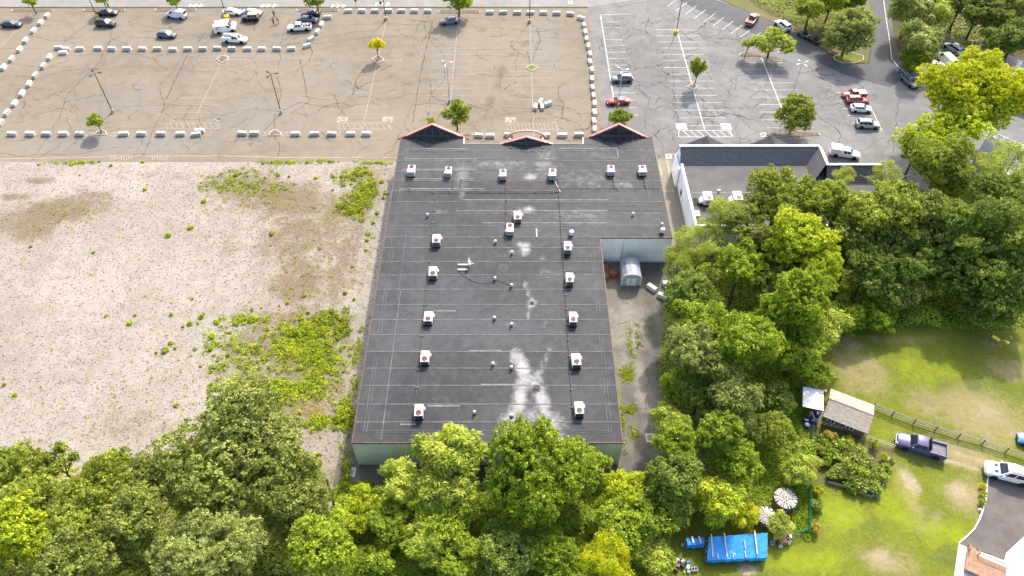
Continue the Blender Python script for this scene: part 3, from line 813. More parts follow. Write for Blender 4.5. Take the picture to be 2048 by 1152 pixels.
# three open-backed street gables
def gable(cx, half, y, apex, drop, posts, plinth):
    m = MB(); z0 = RZ + .05
    m.add([(cx - half, y, z0), (cx + half, y, z0), (cx, y, apex), (cx - half, y + .12, z0), (cx + half, y + .12, z0), (cx, y + .12, apex)], [(0, 1, 2), (5, 4, 3), (0, 3, 4, 1), (1, 4, 5, 2), (2, 5, 3, 0)])
    g = B(m, 'gable_wall', M_dkwall)
    # street-side pitched hood behind it
    for s in (-1, 1):
        h = MB(); L = math.hypot(half, apex - z0)
        nx, nz = s * (apex - z0) / L, half / L
        p0, p1 = Vector((cx + s * (half + .25), y, z0 - .12)), Vector((cx, y, apex))
        o = Vector((nx, 0, nz)) * .10
        h.add([p0 + Vector((0, -.12, 0)), p1 + Vector((0, -.12, 0)), p1 + Vector((0, -.12, 0)) + o, p0 + Vector((0, -.12, 0)) + o, p0 + Vector((0, .45, 0)), p1 + Vector((0, .45, 0)), p1 + Vector((0, .45, 0)) + o, p0 + Vector((0, .45, 0)) + o],
              [(0, 1, 2, 3), (7, 6, 5, 4), (0, 4, 5, 1), (3, 2, 6, 7), (0, 3, 7, 4), (1, 5, 6, 2)])
        Sub(h, 'gable_capping', M_pink, g)
        r = MB(); q = Vector((nx, 0, nz)) * -.22
        a0, a1 = p0 + Vector((0, -.10, 0)), p1 + Vector((0, -.10, 0))
        r.add([a0, a1, a1 + q, a0 + q, a0 + Vector((0, .06, 0)), a1 + Vector((0, .06, 0)), a1 + q + Vector((0, .06, 0)), a0 + q + Vector((0, .06, 0))], [(0, 1, 2, 3), (7, 6, 5, 4), (3, 2, 6, 7), (0, 3, 7, 4)])
        Sub(r, 'gable_fascia', M_red, g)
        if plinth:
            for k, (dx, dz) in enumerate(((.35, -.15), (.95, -.35), (-.15, .12))):
                Sub(MB().box(cx + s * (half + dx) - .24, cx + s * (half + dx) + .24, y - .15, y + .3, RZ + dz - .1, RZ + dz + .26), 'gable_foot', M_red, g)
    Sub(MB().box(cx - half * .88, cx + half * .88, y - .10, y - .04, z0 + .32, z0 + .42), 'tie_rail', plain('dull_grey_rail', (.16, .17, .18)), g)
    for dx in posts:
        top = apex - abs(dx) / half * (apex - z0) - .2
        Sub(MB().tube([(cx + dx, y - .1, top), (cx + dx, y - drop * (1 if dx == 0 else .8), RZ + .05)], .07, 5), 'brace', M_cope, g)
        Sub(MB().cbox(cx + dx, y - drop * (1 if dx == 0 else .8), RZ + .08, .5, .5, .12), 'brace_foot', M_black, g)
    # raised cricket edge on the membrane
    for s in (-1, 1):
        a = Vector((cx + s * half * .8, y - .3, RZ + .05)); b = Vector((cx - s * .0, y - drop - 1.3, RZ + .05))
        Sub(MB().tube([a, b], .06, 4), 'cricket_edge', M_seam, g)
    return g
gable(-15.15, 5.6, YF - .2, 9.1, 1.6, (-2.9, 0, 2.9), True)
gable(20.3, 5.3, YF - .2, 9.1, 1.6, (-2.7, 0, 2.7), True)
gm = gable(2.75, 4.85, YM + .0, 7.75, 1.3, (-3, 0, 3), False)
# round-headed sign arch in front of the middle gable
ar = MB()
arc = [(2.75 + 4.0 * math.cos(w), 6.0 + 2.3 * math.sin(w)) for w in np.linspace(.25, math.pi - .25, 15)]
vs = [(x, YM + 1.3, z) for x, z in arc] + [(x, YM + 1.7, z) for x, z in arc] + [(2.75 + (x - 2.75) * .93, YM + 1.3, z - .2) for x, z in arc] + [(2.75 + (x - 2.75) * .93, YM + 1.7, z - .2) for x, z in arc]
n = len(arc)
fs = []
for i in range(n - 1): fs += [(i, i + 1, n + i + 1, n + i), (2 * n + i, 3 * n + i, 3 * n + i + 1, 2 * n + i + 1), (i, 2 * n + i, 2 * n + i + 1, i + 1), (n + i, n + i + 1, 3 * n + i + 1, 3 * n + i)]
ar.add(vs, fs); Sub(ar, 'arch_capping', M_pink, gm)
for x in (-.4, 5.9): Sub(MB().box(x - .2, x + .2, YM + 1.3, YM + 1.7, .02, 6.3), 'arch_post', M_trim_w, gm)
B(MB().tube([(XN + 4.1, YN - .1, .5), (XN + 4.1, YN - .1, 4.8)], .04, 5), 'downpipe', plain('grey_pipe', (.35, .38, .4)))
B(MB().tube([(XL + .9, YB - .12, .1), (XL + 1.9, YB - .12, 4.5)], .03, 5), 'conduit', plain('white_pipe', (.7, .7, .7)))

# ------------------------------------------------------------------ roof plant
M_ac = plain('cream_sheet_metal', (.74, .68, .62), .5, .08, 2, rnd=.06, dirt=(.5, .44, .38))
M_grill = plain('dark_coil_grille', (.05, .055, .06), .5, .3, 8)
M_fan = plain('maroon_fan_ring', (.13, .03, .032), .5, .3, 4)
M_pad = plain('black_rubber_pad', (.02, .02, .02), .8)
def ac_protos(flip):
    """meshes of one packaged unit, fan end towards -y (or +y when flipped)"""
    P_ = {}
    s = -1 if flip else 1
    P_['casing'] = MB().chbox(-.62, .62, -.98, .98, .18, 1.12, .04).mesh('casing', M_ac)
    f = MB(); f.lathe([(.40, 0), (.40, .07), (.33, .07), (.33, .02)], 16, (0, -.45 * s, 1.121)); P_['fan_ring'] = f.mesh('fan_ring', M_fan)
    b = MB().m(1)
    b.lathe([(.33, 0)], 16, (0, -.45 * s, 1.128))
    b.m(0).lathe([(.10, 0), (.10, .06), (.0, .06)], 8, (0, -.45 * s, 1.13))
    for k in range(4):
        w = k * math.pi / 2 + .4; c, d = math.cos(w), math.sin(w)
        b.add([(c * .08 - d * .05, -.45 * s + d * .08 + c * .05, 1.14), (c * .31 - d * .11, -.45 * s + d * .31 + c * .11, 1.15), (c * .31 + d * .11, -.45 * s + d * .31 - c * .11, 1.18), (c * .08 + d * .05, -.45 * s + d * .08 - c * .05, 1.17)], [(0, 1, 2, 3)])
    P_['fan'] = b.mesh('fan', [plain('fan_blade', (.16, .09, .085)), plain('fan_pit', (.09, .02, .022))])
    g = MB(); y = -1.0
    if not flip:
        for k in range(7): g.box(-.54, .54, y - .02, y + .0, .26 + k * .105, .32 + k * .105)
    else:
        for k in range(3): g.box(-.5 + k * .36, -.2 + k * .36, y - .02, y, .3, .95)
    P_['coil_grille'] = g.mesh('coil_grille', M_grill if not flip else plain('vent_louvre', (.33, .32, .31)))
    P_['intake_hood'] = MB().add([(.62, .2, .75), (.62, .7, .75), (.86, .7, .6), (.86, .2, .6), (.62, .2, 1.02), (.62, .7, 1.02), (.86, .7, .72), (.86, .2, .72)], [(0, 1, 2, 3), (4, 7, 6, 5), (0, 3, 7, 4), (1, 5, 6, 2), (3, 2, 6, 7)]).mesh('intake_hood', M_ac)
    P_['skid'] = MB().box(-.66, -.5, -.9, .9, 0, .18).box(.5, .66, -.9, .9, 0, .18).box(-.5, .5, -1.15, -.95, 0, .07).mesh('skid', M_pad)
    return P_
AC_A, AC_B = ac_protos(False), ac_protos(True)
def ac_unit(px, py, flip, label):
    p = at(px, py, RZ + .75)
    t = thing('air_conditioner', label, 'air conditioner', (p.x, p.y, RZ + .03), random.uniform(-.05, .05), 'rooftop air conditioners on the black roof')
    t.scale = (random.uniform(.94, 1.06), random.uniform(.95, 1.05), random.uniform(.92, 1.1))
    for k, me in (AC_B if flip else AC_A).items():
        o = place(k, me, t)
        if flip and k == 'intake_hood': o.rotation_euler = (0, 0, math.pi)
    return t
for k, (x, y) in enumerate(((823, 341), (897, 343), (1006, 348), (1105, 348), (1222, 340), (1285, 340))):
    ac_unit(x, y, True, f'cream rooftop air conditioner, {ORD[k]} from the left in the row of six nearest the gables')
ac_unit(1035, 433, False, 'cream rooftop air conditioner mid-roof, upper one of the touching pair')
ac_unit(1020, 458, True, 'cream rooftop air conditioner mid-roof, lower left one of the touching pair')
for k, (x, y) in enumerate(((873, 480), (866, 545), (857, 635), (850, 715), (838, 823))):
    ac_unit(x, y, False, f'cream rooftop air conditioner, {ORD[k]} from the top in the left column of five')
for k, (x, y) in enumerate(((1135, 495), (1139, 558), (1146, 637), (1152, 721), (1158, 818))):
    ac_unit(x, y, False, f'cream rooftop air conditioner, {ORD[k]} from the top in the right column of five')

M_vent = plain('galvanised_white', (.78, .78, .80), .35, .08, 3, spec=.5)
V_flash = MB().lathe([(.34, 0), (.32, .04), (.12, .06), (.10, .25)], 10).mesh('flashing', M_tape)
V_pipe = MB().lathe([(.11, .06), (.11, .52)], 10).mesh('pipe', M_vent)
V_cap = MB().lathe([(.13, .50), (.19, .52), (.20, .66), (.10, .76), (0, .78)], 10).mesh('cap', M_vent, True)
for x, y, l in ((855, 430, 'small white roof vent above the left column of air conditioners'), (1266, 428, 'small white roof vent below the black taped square'), (991, 483, 'small white roof vent, left one of the top pair in the middle of the roof'),
             (1024, 505, 'small white roof vent, right one of the top pair in the middle of the roof'), (990, 557, 'small white roof vent at the end of the black cable from the dish'), (1023, 571, 'small white roof vent to the right of the cable end'),
             (989, 636, 'small white roof vent, left one of the pair below the upper drain'), (1023, 649, 'small white roof vent, right one of the pair below the upper drain'), (986, 728, 'small white roof vent, left one of the pair beside the pale stain'),
             (1023, 735, 'small white roof vent at the left edge of the big pale stain'), (949, 825, 'small white roof vent near the rear edge, clear of the stain'), (1023, 831, 'small white roof vent near the rear edge, within the pale stain'), (1324, 449, 'thin white vent pipe above the turbine vent at the notch corner')):
    p = at(x, y, RZ + .4); t = thing('roof_vent', l, 'vent', (p.x, p.y, RZ + .03), 0, 'pipe vents on the black roof')
    place('flashing', V_flash, t); place('pipe', V_pipe, t); place('cap', V_cap, t)
for x, y, l in ((1143, 466, 'round white turbine vent right of the gas pipe'), (1325, 461, 'round white turbine vent at the notch corner of the roof')):
    p = at(x, y, RZ + .5); t = thing('turbine_vent', l, 'vent', (p.x, p.y, RZ + .03), 0, 'turbine vents on the black roof')
    MB().box(-.45, .45, -.45, .45, 0, .06).build('flashing', M_tape, t)
    MB().lathe([(.26, .05), (.26, .5)], 12).build('neck', M_vent, t)
    h = MB().lathe([(.28, .48), (.42, .6), (.45, .75), (.36, .92), (.16, 1.02), (0, 1.04)], 14).build('turbine_head', M_vent, t, smooth=True)
    for k in range(10):
        w = k * .628; MB().tube([(.44 * math.cos(w), .44 * math.sin(w), .58), (.46 * math.cos(w), .46 * math.sin(w), .75), (.34 * math.cos(w), .34 * math.sin(w), .95)], .02, 4).build('vane', M_trim_w, h)
# satellite dish on a ballast frame
p = at(926, 535, RZ)
t = thing('satellite_dish', 'white satellite dish on a ballasted frame left of the roof centre', 'satellite dish', (p.x, p.y, RZ + .03))
fm = MB()
for y in (-.55, .55): fm.box(-.85, .85, y - .16, y + .16, .0, .12)
fm.build('ballast_block', plain('ballast_concrete', (.50, .48, .36), .9), t)
MB().box(-.85, -.78, -.4, .4, .05, .10).box(.78, .85, -.4, .4, .05, .10).build('frame', M_black, t)
MB().tube([(.8, .3, .1), (.85, .3, 1.0)], .04, 6).build('mast', M_vent, t)
dm = MB(); prof = [(0, 0), (.25, .02), (.45, .08), (.6, .17), (.62, .17), (.45, .06), (.25, 0), (0, -.02)]
dm.lathe(prof, 16)
R = Matrix.Rotation(math.radians(75), 4, 'Y') @ Matrix.Identity(4)
dm.v = [tuple(R @ Vector(v) + Vector((.9, .3, 1.05))) for v in dm.v]
d = dm.build('reflector', plain('dish_white', (.8, .8, .82), .35), t, smooth=True)
MB().tube([(.95, .3, .6), (1.75, .1, .75), (1.8, .1, .82)], .03, 5).tube([(.95, .75, 1.1), (1.75, .1, .8)], .015, 4).build('feed_arm', M_vent, d)
cable = [at(x, y, RZ + .07) for x, y in ((915, 541), (928, 552), (945, 562), (962, 567), (978, 566), (990, 559), (1003, 564), (1012, 568), (1023, 572))]
c0 = cable[0]; m = MB().tube([v - c0 for v in cable], .025, 5)
tag(m.build('cable', M_black, None, c0), 'black cable curving across the roof from the satellite dish', 'cable')
# drains
for x, y, r, l in ((1064, 606, .35, 'upper roof drain inside a white splash stain'), (1073, 777, .62, 'lower rusty roof drain in the middle of the big pale stain')):
    p = at(x, y, RZ); t = thing('roof_drain', l, 'drain', (p.x, p.y, RZ + .04))
    MB().lathe([(r, 0), (r, .05), (r * .75, .06), (r * .7, .0)], 14).build('ring', plain('rusty_iron', (.14, .11, .09), .9, .4, 6), t)
    MB().lathe([(r * .7, .01), (r * .5, .16), (0, .2)], 10).build('strainer', plain('drain_grate', (.08, .07, .06), .8, .4, 8), t)
p, q = at(1073, 458, RZ + .1), at(1073, 474, RZ + .1)
tag(MB().tube([(0, -(p - q).length / 2, 0), (0, (p - q).length / 2, 0)], .09, 6).build('loose_pipe', M_vent, None, (p + q) / 2), 'loose white pipe lying on the roof right of the paired air conditioners', 'pipe')
# gas pipes on blocks
M_gas = plain('rusty_gas_pipe', (.115, .08, .068), .8, .35, 2)
M_blk = plain('timber_block', (.20, .15, .11), .9)
def gas(pts, l):
    o = Vector((pts[0][0], pts[0][1], RZ + .02)); t = thing('gas_pipe', l, 'pipe', o, 0, 'gas pipes on the black roof')
    loc = [Vector((x - o.x, y - o.y, .2)) for x, y in pts]
    MB().tube(loc, .05, 6).build('pipe', M_gas, t)
    for a, b in zip(loc[:-1], loc[1:]):
        n = max(1, int((b - a).length / 3.2))
        for k in range(n + 1):
            c = a.lerp(b, (k + .3) / (n + .6)); ang = math.atan2(b.y - a.y, b.x - a.x)
            MB().box(-.1, .1, -.22, .22, 0, .135).build('support_block', M_blk, t, (c.x, c.y, 0), ang)
gas([(-13.45, 55.8), (-13.55, 100.6)], 'rusty gas pipe running along the left column of air conditioners')
gas([(8.35, 55.6), (8.4, 78), (8.3, 106)], 'rusty gas pipe running along the right column of air conditioners')
gas([(-15, 101.3), (8, 101.3), (8, 102.2), (26.4, 102.2)], 'rusty gas pipe crossing the whole roof from side to side')
gas([(-1.05, 88.8), (-1.0, 106.5)], 'short rusty gas pipe feeding the paired air conditioners')
gas([(18.4, 102.4), (18.3, 107)], 'short rusty gas pipe stub under the fifth unit of the front row')
gas([(23.9, 102.4), (24.1, 107.4)], 'short rusty gas pipe stub under the rightmost unit of the front row')
gas([(-18.4, 101.5), (-18.6, 106.4), (-18.4, 106.6)], 'short rusty gas pipe stub under the leftmost unit of the front row')
p = at(1113, 372, RZ + .1); tag(MB().tube([(-.5, 2.2, .1), (.6, -1.6, .1)], .06, 5).build('condensate_pipe', M_vent, None, (p.x, p.y, RZ + .02)), 'thin white drain pipe slanting from the fourth front air conditioner', 'pipe')

# ================================================================== NEIGHBOUR BUILDING
nb = thing('shop_building', 'white walled shop building with grey shingle parapet roof and two gabled porches', 'building', (45, 105, 0))
bx, by = 45, 105
M_white = plain('white_stucco', (.74, .76, .78), .8, .06, .4)
M_shing = plain('grey_shingle', (.125, .123, .124), .9, .14, 2.5, bump=.5)
M_shing2 = plain('lightened_shingle', (.15, .148, .148), .9, .14, 2.5, bump=.5)  # grey shingle with its colour lightened for inner slopes turned from the sun
M_flatr = plain('grey_flat_roof', (.115, .11, .105), .9, .15, .25, bump=.1)
M_wcap = plain('white_capping', (.80, .82, .85), .5, .06, .5)
NR, NF, NI, NB = 7.0, 113.4, 110.9, 93.5
w = MB(); w.prism([(31.7, NB), (68, NB), (68, 105.6), (58, 105.6), (58, 112.2), (56.5, 114.2), (31.7, 114.2)], .0, 4.45)
B(w, 'wall', M_white, nb)
B(MB().box(31.85, 67.9, NB + .1, NI + .02, 4.46, 4.52), 'flat_roof', M_flatr, nb)
B(MB().box(32.6, 56, 103.1, 103.2, 4.53, 4.55), 'lap_seam', plain('roof_lap', (.3, .29, .28)), nb)
for x0, x1, y0, y1 in ((31.55, 31.85, NB, NI - .9), (31.86, 68, NB - .1, NB + .2)):
    q = B(MB().box(x0, x1, y0, y1, 4.4, 5.5), 'parapet', M_white, nb); B(MB().box(x0 - .05, x1 + .05, y0 - .05, y1 + .05, 5.505, 5.57), 'parapet_capping', M_wcap, q)
# inner and outer shingle slopes in courses
def slope(pts, name, mat, courses=9, parent=nb):
    a, b, c, d = [Vector(p) for p in pts]          # a-b lower edge, d-c upper edge
    body = B(MB().quad(a, b, c, d), name, mat, parent)
    nrm = (b - a).cross(d - a).normalized()
    if nrm.z < 0: nrm = -nrm
    for k in range(courses):
        u0, u1 = k / courses, (k + 1) / courses
        p0, p1, p2, p3 = a.lerp(d, u0), b.lerp(c, u0), b.lerp(c, u1), a.lerp(d, u1)
        m = MB(); m.add([p0 + nrm * .07, p1 + nrm * .07, p2 + nrm * .015, p3 + nrm * .015, p0 + nrm * .01, p1 + nrm * .01], [(0, 1, 2, 3), (4, 5, 1, 0)])
        Sub(m, 'shingle_course', mat, body)
    return body
slope([(31.8, NI, 4.55), (55.4, NI, 4.55), (57.7, NF, NR), (31.8, NF, NR)], 'inner_slope', M_shing2)
slope([(55.4, 105.9, 4.55), (55.4, NI, 4.55), (57.7, NF, NR), (57.7, 108.2, NR)], 'inner_slope', M_shing, 7)
slope([(57.8, 105.9, 4.55), (68, 105.9, 4.55), (68, 108.2, NR), (57.8, 108.2, NR)], 'inner_slope', M_shing2, 7)
slope([(68, 110.6, 3.4), (60.2, 110.6, 3.4), (57.9, 108.3, NR), (68, 108.3, NR)], 'outer_slope', M_shing)
slope([(60.4, 110.6, 3.4), (60.4, 116, 3.4), (57.9, NF, NR), (57.9, 108.3, NR)], 'outer_slope', M_shing)
slope([(60.2, 116.0, 3.4), (31.6, 116.0, 3.4), (31.6, NF + .1, NR), (57.9, NF + .1, NR)], 'outer_slope', M_shing)
B(MB().add([(31.7, 111, 4.4), (31.7, 116, 3.4), (31.7, NF + .1, NR)], [(0, 1, 2)]), 'gable_end', M_white, nb)
for k in range(9):
    x0 = 31.5 + k * 2.93; x1 = x0 + 2.9
    B(MB().box(x0, x1, NF - .12, NF + .36, NR - .02, NR + .14), 'ridge_capping', M_wcap, nb)
B(MB().box(57.6, 58.1, 108.3, NF - .14, NR - .02, NR + .13), 'ridge_capping', M_wcap, nb)
for k in range(4): B(MB().box(57.62 + k * 2.6, 57.62 + k * 2.6 + 2.57, 107.8, 108.28, NR - .02, NR + .12), 'ridge_capping', M_wcap, nb)
B(MB().box(31.2, 31.58, 110, 114.4, 0.02, 4.4), 'pilaster', M_wcap, nb)
for y in (111.5, 106.5): B(MB().box(31.62, 31.69, y - .5, y + .5, 1.0, 2.2), 'window', plain('shop_glass', (.03, .04, .05), .1), nb)
for cx in (37.2, 49.6):
    y0, y1, hw, ez = NF + .4, 116.6, 3.9, 4.9
    for s in (-1, 1):
        slope([(cx + s * hw, y0, ez), (cx + s * hw, y1, ez), (cx, y1, NR + .02), (cx, y0, NR + .02)][::s], 'porch_roof', plain('porch_shingle', (.055, .055, .058), .9, .3, 1.2), 7)
    B(MB().add([(cx - hw + .1, y1 - .1, ez), (cx + hw - .1, y1 - .1, ez), (cx, y1 - .1, NR - .08)], [(0, 1, 2)]), 'porch_gable', M_white, nb)
    for s in (-1, 1): B(MB().box(cx + s * 3.4 - .15, cx + s * 3.4 + .15, y1 - .5, y1 - .2, .02, ez), 'porch_post', M_white, nb)
# plant on the neighbour's roof
def big_unit(px, py, l):
    p = at(px, py, 5.3); t = thing('air_conditioner', l, 'air conditioner', (p.x, p.y, 4.53), 0, 'air conditioners on the shop roof')
    MB().chbox(-.75, .85, -1.1, 1.2, .35, 1.5, .04).build('casing', M_ac, t)
    f = MB().lathe([(.42, 0), (.42, .07), (.34, .07), (.34, .01)], 16, (.2, -.5, 1.501)).build('fan_ring', M_grill, t)
    g = MB()
    for k in range(6): g.box(-.55, .7, -1.13, -1.10, .5 + k * .15, .59 + k * .15)
    g.build('coil_grille', plain('grey_coil', (.25, .27, .27)), t)
    MB().add([(-.75, -.9, .5), (-.75, .5, .5), (-1.5, .3, .5), (-1.5, -.8, .5), (-.75, -.9, 1.2), (-.75, .5, 1.2), (-1.4, .3, .75), (-1.4, -.8, .75)], [(3, 2, 1, 0), (4, 5, 6, 7), (0, 1, 5, 4), (1, 2, 6, 5), (2, 3, 7, 6), (3, 0, 4, 7)]).build('intake_hood', M_ac, t)
    MB().box(-.8, .9, -1.2, 1.3, 0, .34).build('curb', M_black, t)
big_unit(1414, 398, 'large white air conditioner with intake hood on the grey shop roof')
big_unit(1473, 397, 'white air conditioner half hidden by the tree on the grey shop roof')
p = at(1413, 401, 4.53); tag(MB().box(-2.4, 3.4, -1.5, .6, 0, .05).build('walkway_pad', plain('walkway_pad', (.035, .033, .032), .9, .3), None, (p.x, p.y, 4.525)), 'dark walkway pad under the air conditioners on the shop roof', 'roof pad')
p = at(1438, 379, 4.9); t = thing('exhaust_pipe', 'white bent exhaust pipe standing on the grey shop roof', 'vent', (p.x, p.y, 4.53))
MB().lathe([(.3, 0), (.28, .3), (.12, .35)], 10).build('flashing', M_vent, t); MB().tube([(0, 0, .3), (0, 0, .7), (.25, .25, 1.1)], .11, 8).build('pipe', M_vent, t)
p = at(1394, 427, 4.8); t = thing('roof_hatch', 'small white roof curb by the left parapet of the shop', 'roof hatch', (p.x, p.y, 4.53))
MB().box(-.35, .35, -.6, .6, 0, .35).build('curb', M_vent, t); MB().box(-.4, .4, -.65, .65, .352, .42).build('lid', M_vent, t)

# grey-roofed buildings at the right edge
def flat_block(name, label, pts, h, roofc):
    global bx, by
    c = sum((Vector((p[0], p[1], 0)) for p in pts), Vector()) / len(pts)
    t = thing(name, label, 'building', c); bx, by = c.x, c.y
    q = [(c.x + (p[0] - c.x) * .985, c.y + (p[1] - c.y) * .985) for p in pts]
    B(MB().prism(q, 0, h - .1), 'wall', plain('pale_block_wall', (.42, .43, .42), .8), t)
    B(MB().prism(pts, h - .09, h), 'roof', roofc, t)
    n = len(pts)
    for i in range(n):
        a, b = Vector((pts[i][0], pts[i][1], h)), Vector((pts[(i + 1) % n][0], pts[(i + 1) % n][1], h))
        B(MB().tube([a.lerp(b, .01), a.lerp(b, .99)], .14, 4), 'coping', M_wcap, t)
    return t
M_paleroof = plain('pale_grey_roof', (.36, .38, .38), .85, .1, .2)
t = flat_block('warehouse', 'low pale grey roofed building behind the yellow tree at the right edge', [at(x, y, 4.2)[:2] for x, y in ((1950, 312), (1978, 262), (2120, 322), (2100, 390), (2040, 362))], 4.2, M_paleroof)
a, b = at(2008, 272, 4.25), at(2024, 290, 4.25)
B(MB().tube([a, b], .08, 5), 'roof_pipe', M_vent, t)
c = at(2040, 296, 4.3); B(MB().box(c.x - 1.6, c.x + 1.6, c.y - .8, c.y + .8, 4.21, 4.4), 'skylight', M_vent, t); B(MB().box(c.x - 1.4, c.x + 1.4, c.y - .65, c.y + .65, 4.405, 4.43), 'skylight_pane', plain('skylight_pane', (.3, .33, .35), .2), t)
t = flat_block('storage_building', 'pale roofed storage building cut by the upper right edge, beyond the yellow tree', [at(x, y, 3.6)[:2] for x, y in ((2012, 168), (2046, 122), (2120, 150), (2100, 205))], 3.6, M_paleroof)
bx, by = 0, 0
# ================================================================== VEGETATION
def unit_vecs(n):
    v = RNG.normal(size=(n, 3)); return v / np.linalg.norm(v, axis=1)[:, None]
def leaf_quads(c, nrm, size, aspect, tint):
    """diamond leaves at c facing nrm"""
    n = len(c)
    r = unit_vecs(n); t = np.cross(nrm, r); t /= np.linalg.norm(t, axis=1)[:, None] + 1e-9
    b = np.cross(nrm, t)
    s = (size * RNG.uniform(.7, 1.35, n))[:, None]
    droop = nrm * s * .18
    V = np.stack([c - t * s - droop, c + b * s * aspect, c + t * s - droop, c - b * s * aspect], 1).reshape(-1, 3)
    Q = np.arange(n * 4).reshape(n, 4)
    return V, Q, tint
def star_leaves(c, nrm, L, wid, tint, k=9):
    """rosettes of long drooping compound leaves"""
    n = len(c); Vs, Ts = [], []
    r = unit_vecs(n); t0 = np.cross(nrm, r); t0 /= np.linalg.norm(t0, axis=1)[:, None] + 1e-9
    b0 = np.cross(nrm, t0)
    for j in range(k):
        a = (2 * math.pi * j / k + RNG.uniform(-.25, .25, n))[:, None]
        d = t0 * np.cos(a) + b0 * np.sin(a); e = -t0 * np.sin(a) + b0 * np.cos(a)
        s = (L * RNG.uniform(.7, 1.2, n))[:, None]
        w = wid * s / L
        mid = c + d * s * .55 + nrm * s * .18; tip = c + d * s - nrm * s * .22
        Vs.append(np.stack([c + d * .05, mid + e * w, tip, mid - e * w], 1)); Ts.append(tint + RNG.normal(0, .17, n))
    V = np.concatenate(Vs).reshape(-1, 3); Q = np.arange(len(V)).reshape(-1, 4)
    return V, Q, np.concatenate(Ts)
def crown_arrays(lobes, style, leaf, dens):
    """lobes (x,y,z,r,squash): clumps of leaves spread over and inside the lobes"""
    full = []
    for x, y, z, r, q in lobes:                                   # each bulge carries smaller bulges
        full.append((x, y, z, r * .84, q))
        if r > 1.0:
            k = 9 if r > 2.2 else 6
            for j in range(k):
                d = unit_vecs(1)[0]; d[2] = abs(d[2]) if RNG.random() < .7 else d[2]
                w = RNG.uniform(.28, .46) * r
                full.append((x + d[0] * r * .78, y + d[1] * r * .78, z + d[2] * r * .78 * q, w, q))
    lobes = full
    L = np.array([(a, b, c, r) for a, b, c, r, q in lobes]); SQ = np.array([q for *_, q in lobes])
    C, Nn, T = [], [], []
    for i, (x, y, z, r) in enumerate(L):
        n = int(7.6 * r * r / (leaf * leaf * 9) * dens) + 10            # clumps on this lobe
        u = unit_vecs(n * 2); u = u[u[:, 2] > -.75][:n]
        rad = r * np.where(RNG.random(len(u)) < .78, RNG.uniform(.82, 1.08, len(u)), RNG.uniform(.45, .82, len(u)))
        p = np.column_stack([x + u[:, 0] * rad, y + u[:, 1] * rad, z + u[:, 2] * rad * SQ[i]])
        # drop clumps buried in other lobes
        keep = np.ones(len(p), bool)
        for j in range(len(L)):
            if j != i:
                q = (p - L[j, :3]) / np.array([1, 1, SQ[j]])
                keep &= np.linalg.norm(q, axis=1) > L[j, 3] * .70
        p, u = p[keep], u[keep]
        keep = p[:, 2] > .25; p, u = p[keep], u[keep]
        C.append(p); Nn.append(u); T.append(np.clip(RNG.normal(.47, .2, len(p)), 0, 1) + RNG.normal(0, .09))
    return np.concatenate(C), np.concatenate(Nn), np.concatenate(T)
def crown_mesh(name, lobes, species, style, leaf, dens=1.0):
    C, Nn, T = crown_arrays(lobes, style, leaf, dens)
    if style == 'star':
        nr = Nn * .6 + np.array([0, 0, .8]) + RNG.normal(0, .4, Nn.shape); nr /= np.linalg.norm(nr, axis=1)[:, None]
        keep = RNG.random(len(C)) < .7; C, nr, T = C[keep], nr[keep], T[keep]
        V, Q, t = star_leaves(C, nr, leaf * 2.4, leaf * .27, T, 9)
        me = fast_mesh(name, V, Q, LEAF[species], {'tint': ('FACE', t)})
        return me
    m = 10 if style != 'fine' else 16
    spread = leaf * (1.4 if style != 'fine' else 2.0)
    off = unit_vecs(len(C) * m) * (RNG.random(len(C) * m) ** .4)[:, None] * spread
    off[:, 2] *= .6
    cc = np.repeat(C, m, 0) + off
    nn = np.repeat(Nn, m, 0) * .55 + off / spread * .5 + RNG.normal(0, .55, cc.shape) + np.array([0, 0, .3])
    nn /= np.linalg.norm(nn, axis=1)[:, None]
    tt = np.repeat(T, m) + RNG.normal(0, .16, len(cc))
    sz = leaf * (.62 if style != 'fine' else .42)
    V, Q, t = leaf_quads(cc, nn, sz, .62 if style != 'fine' else .4, tt)
    if style == 'leaf':                                             # coarse inner leaves added to block light, tinted darker as crown shade
        for x, y, z, r, q in lobes:
            n = int(26 + r * 16)
            c = unit_vecs(n) * (RNG.random(n) ** .4 * r * .66)[:, None] * np.array([1, 1, q]) + np.array([x, y, z])
            v2, q2, t2 = leaf_quads(c, unit_vecs(n), max(.2, r * .16), .8, RNG.normal(.3, .12, n))
            Q = np.vstack([Q, q2 + len(V)]); V = np.vstack([V, v2]); t = np.append(t, t2)
    return fast_mesh(name, V, Q, LEAF[species], {'tint': ('FACE', t)})
def trunk_mesh(h0, tops, r0, seed):
    rr = random.Random(seed); mb = MB()
    fork = Vector((rr.uniform(-.2, .2), rr.uniform(-.2, .2), h0))
    mb.tube([(0, 0, -.05), (0, 0, .25), fork * .5 + Vector((rr.uniform(-.1, .1), 0, 0)), fork], [r0 * 1.5, r0 * 1.1, r0 * .95, r0 * .85], 8)
    for t in tops:
        t = Vector(t); mid = fork.lerp(t, .5) + Vector((rr.uniform(-.3, .3), rr.uniform(-.3, .3), .3))
        mb.tube([fork - Vector((0, 0, .2)), mid, t], [r0 * .6, r0 * .36, r0 * .1], 6)
        for k in range(2):
            q = mid.lerp(t, rr.uniform(.2, .7)); e = q + Vector((rr.uniform(-1, 1), rr.uniform(-1, 1), rr.uniform(.2, .9))) * (t - fork).length * .3
            mb.tube([q, e], [r0 * .22, r0 * .06], 4)
    return mb.mesh('trunk', BARK)
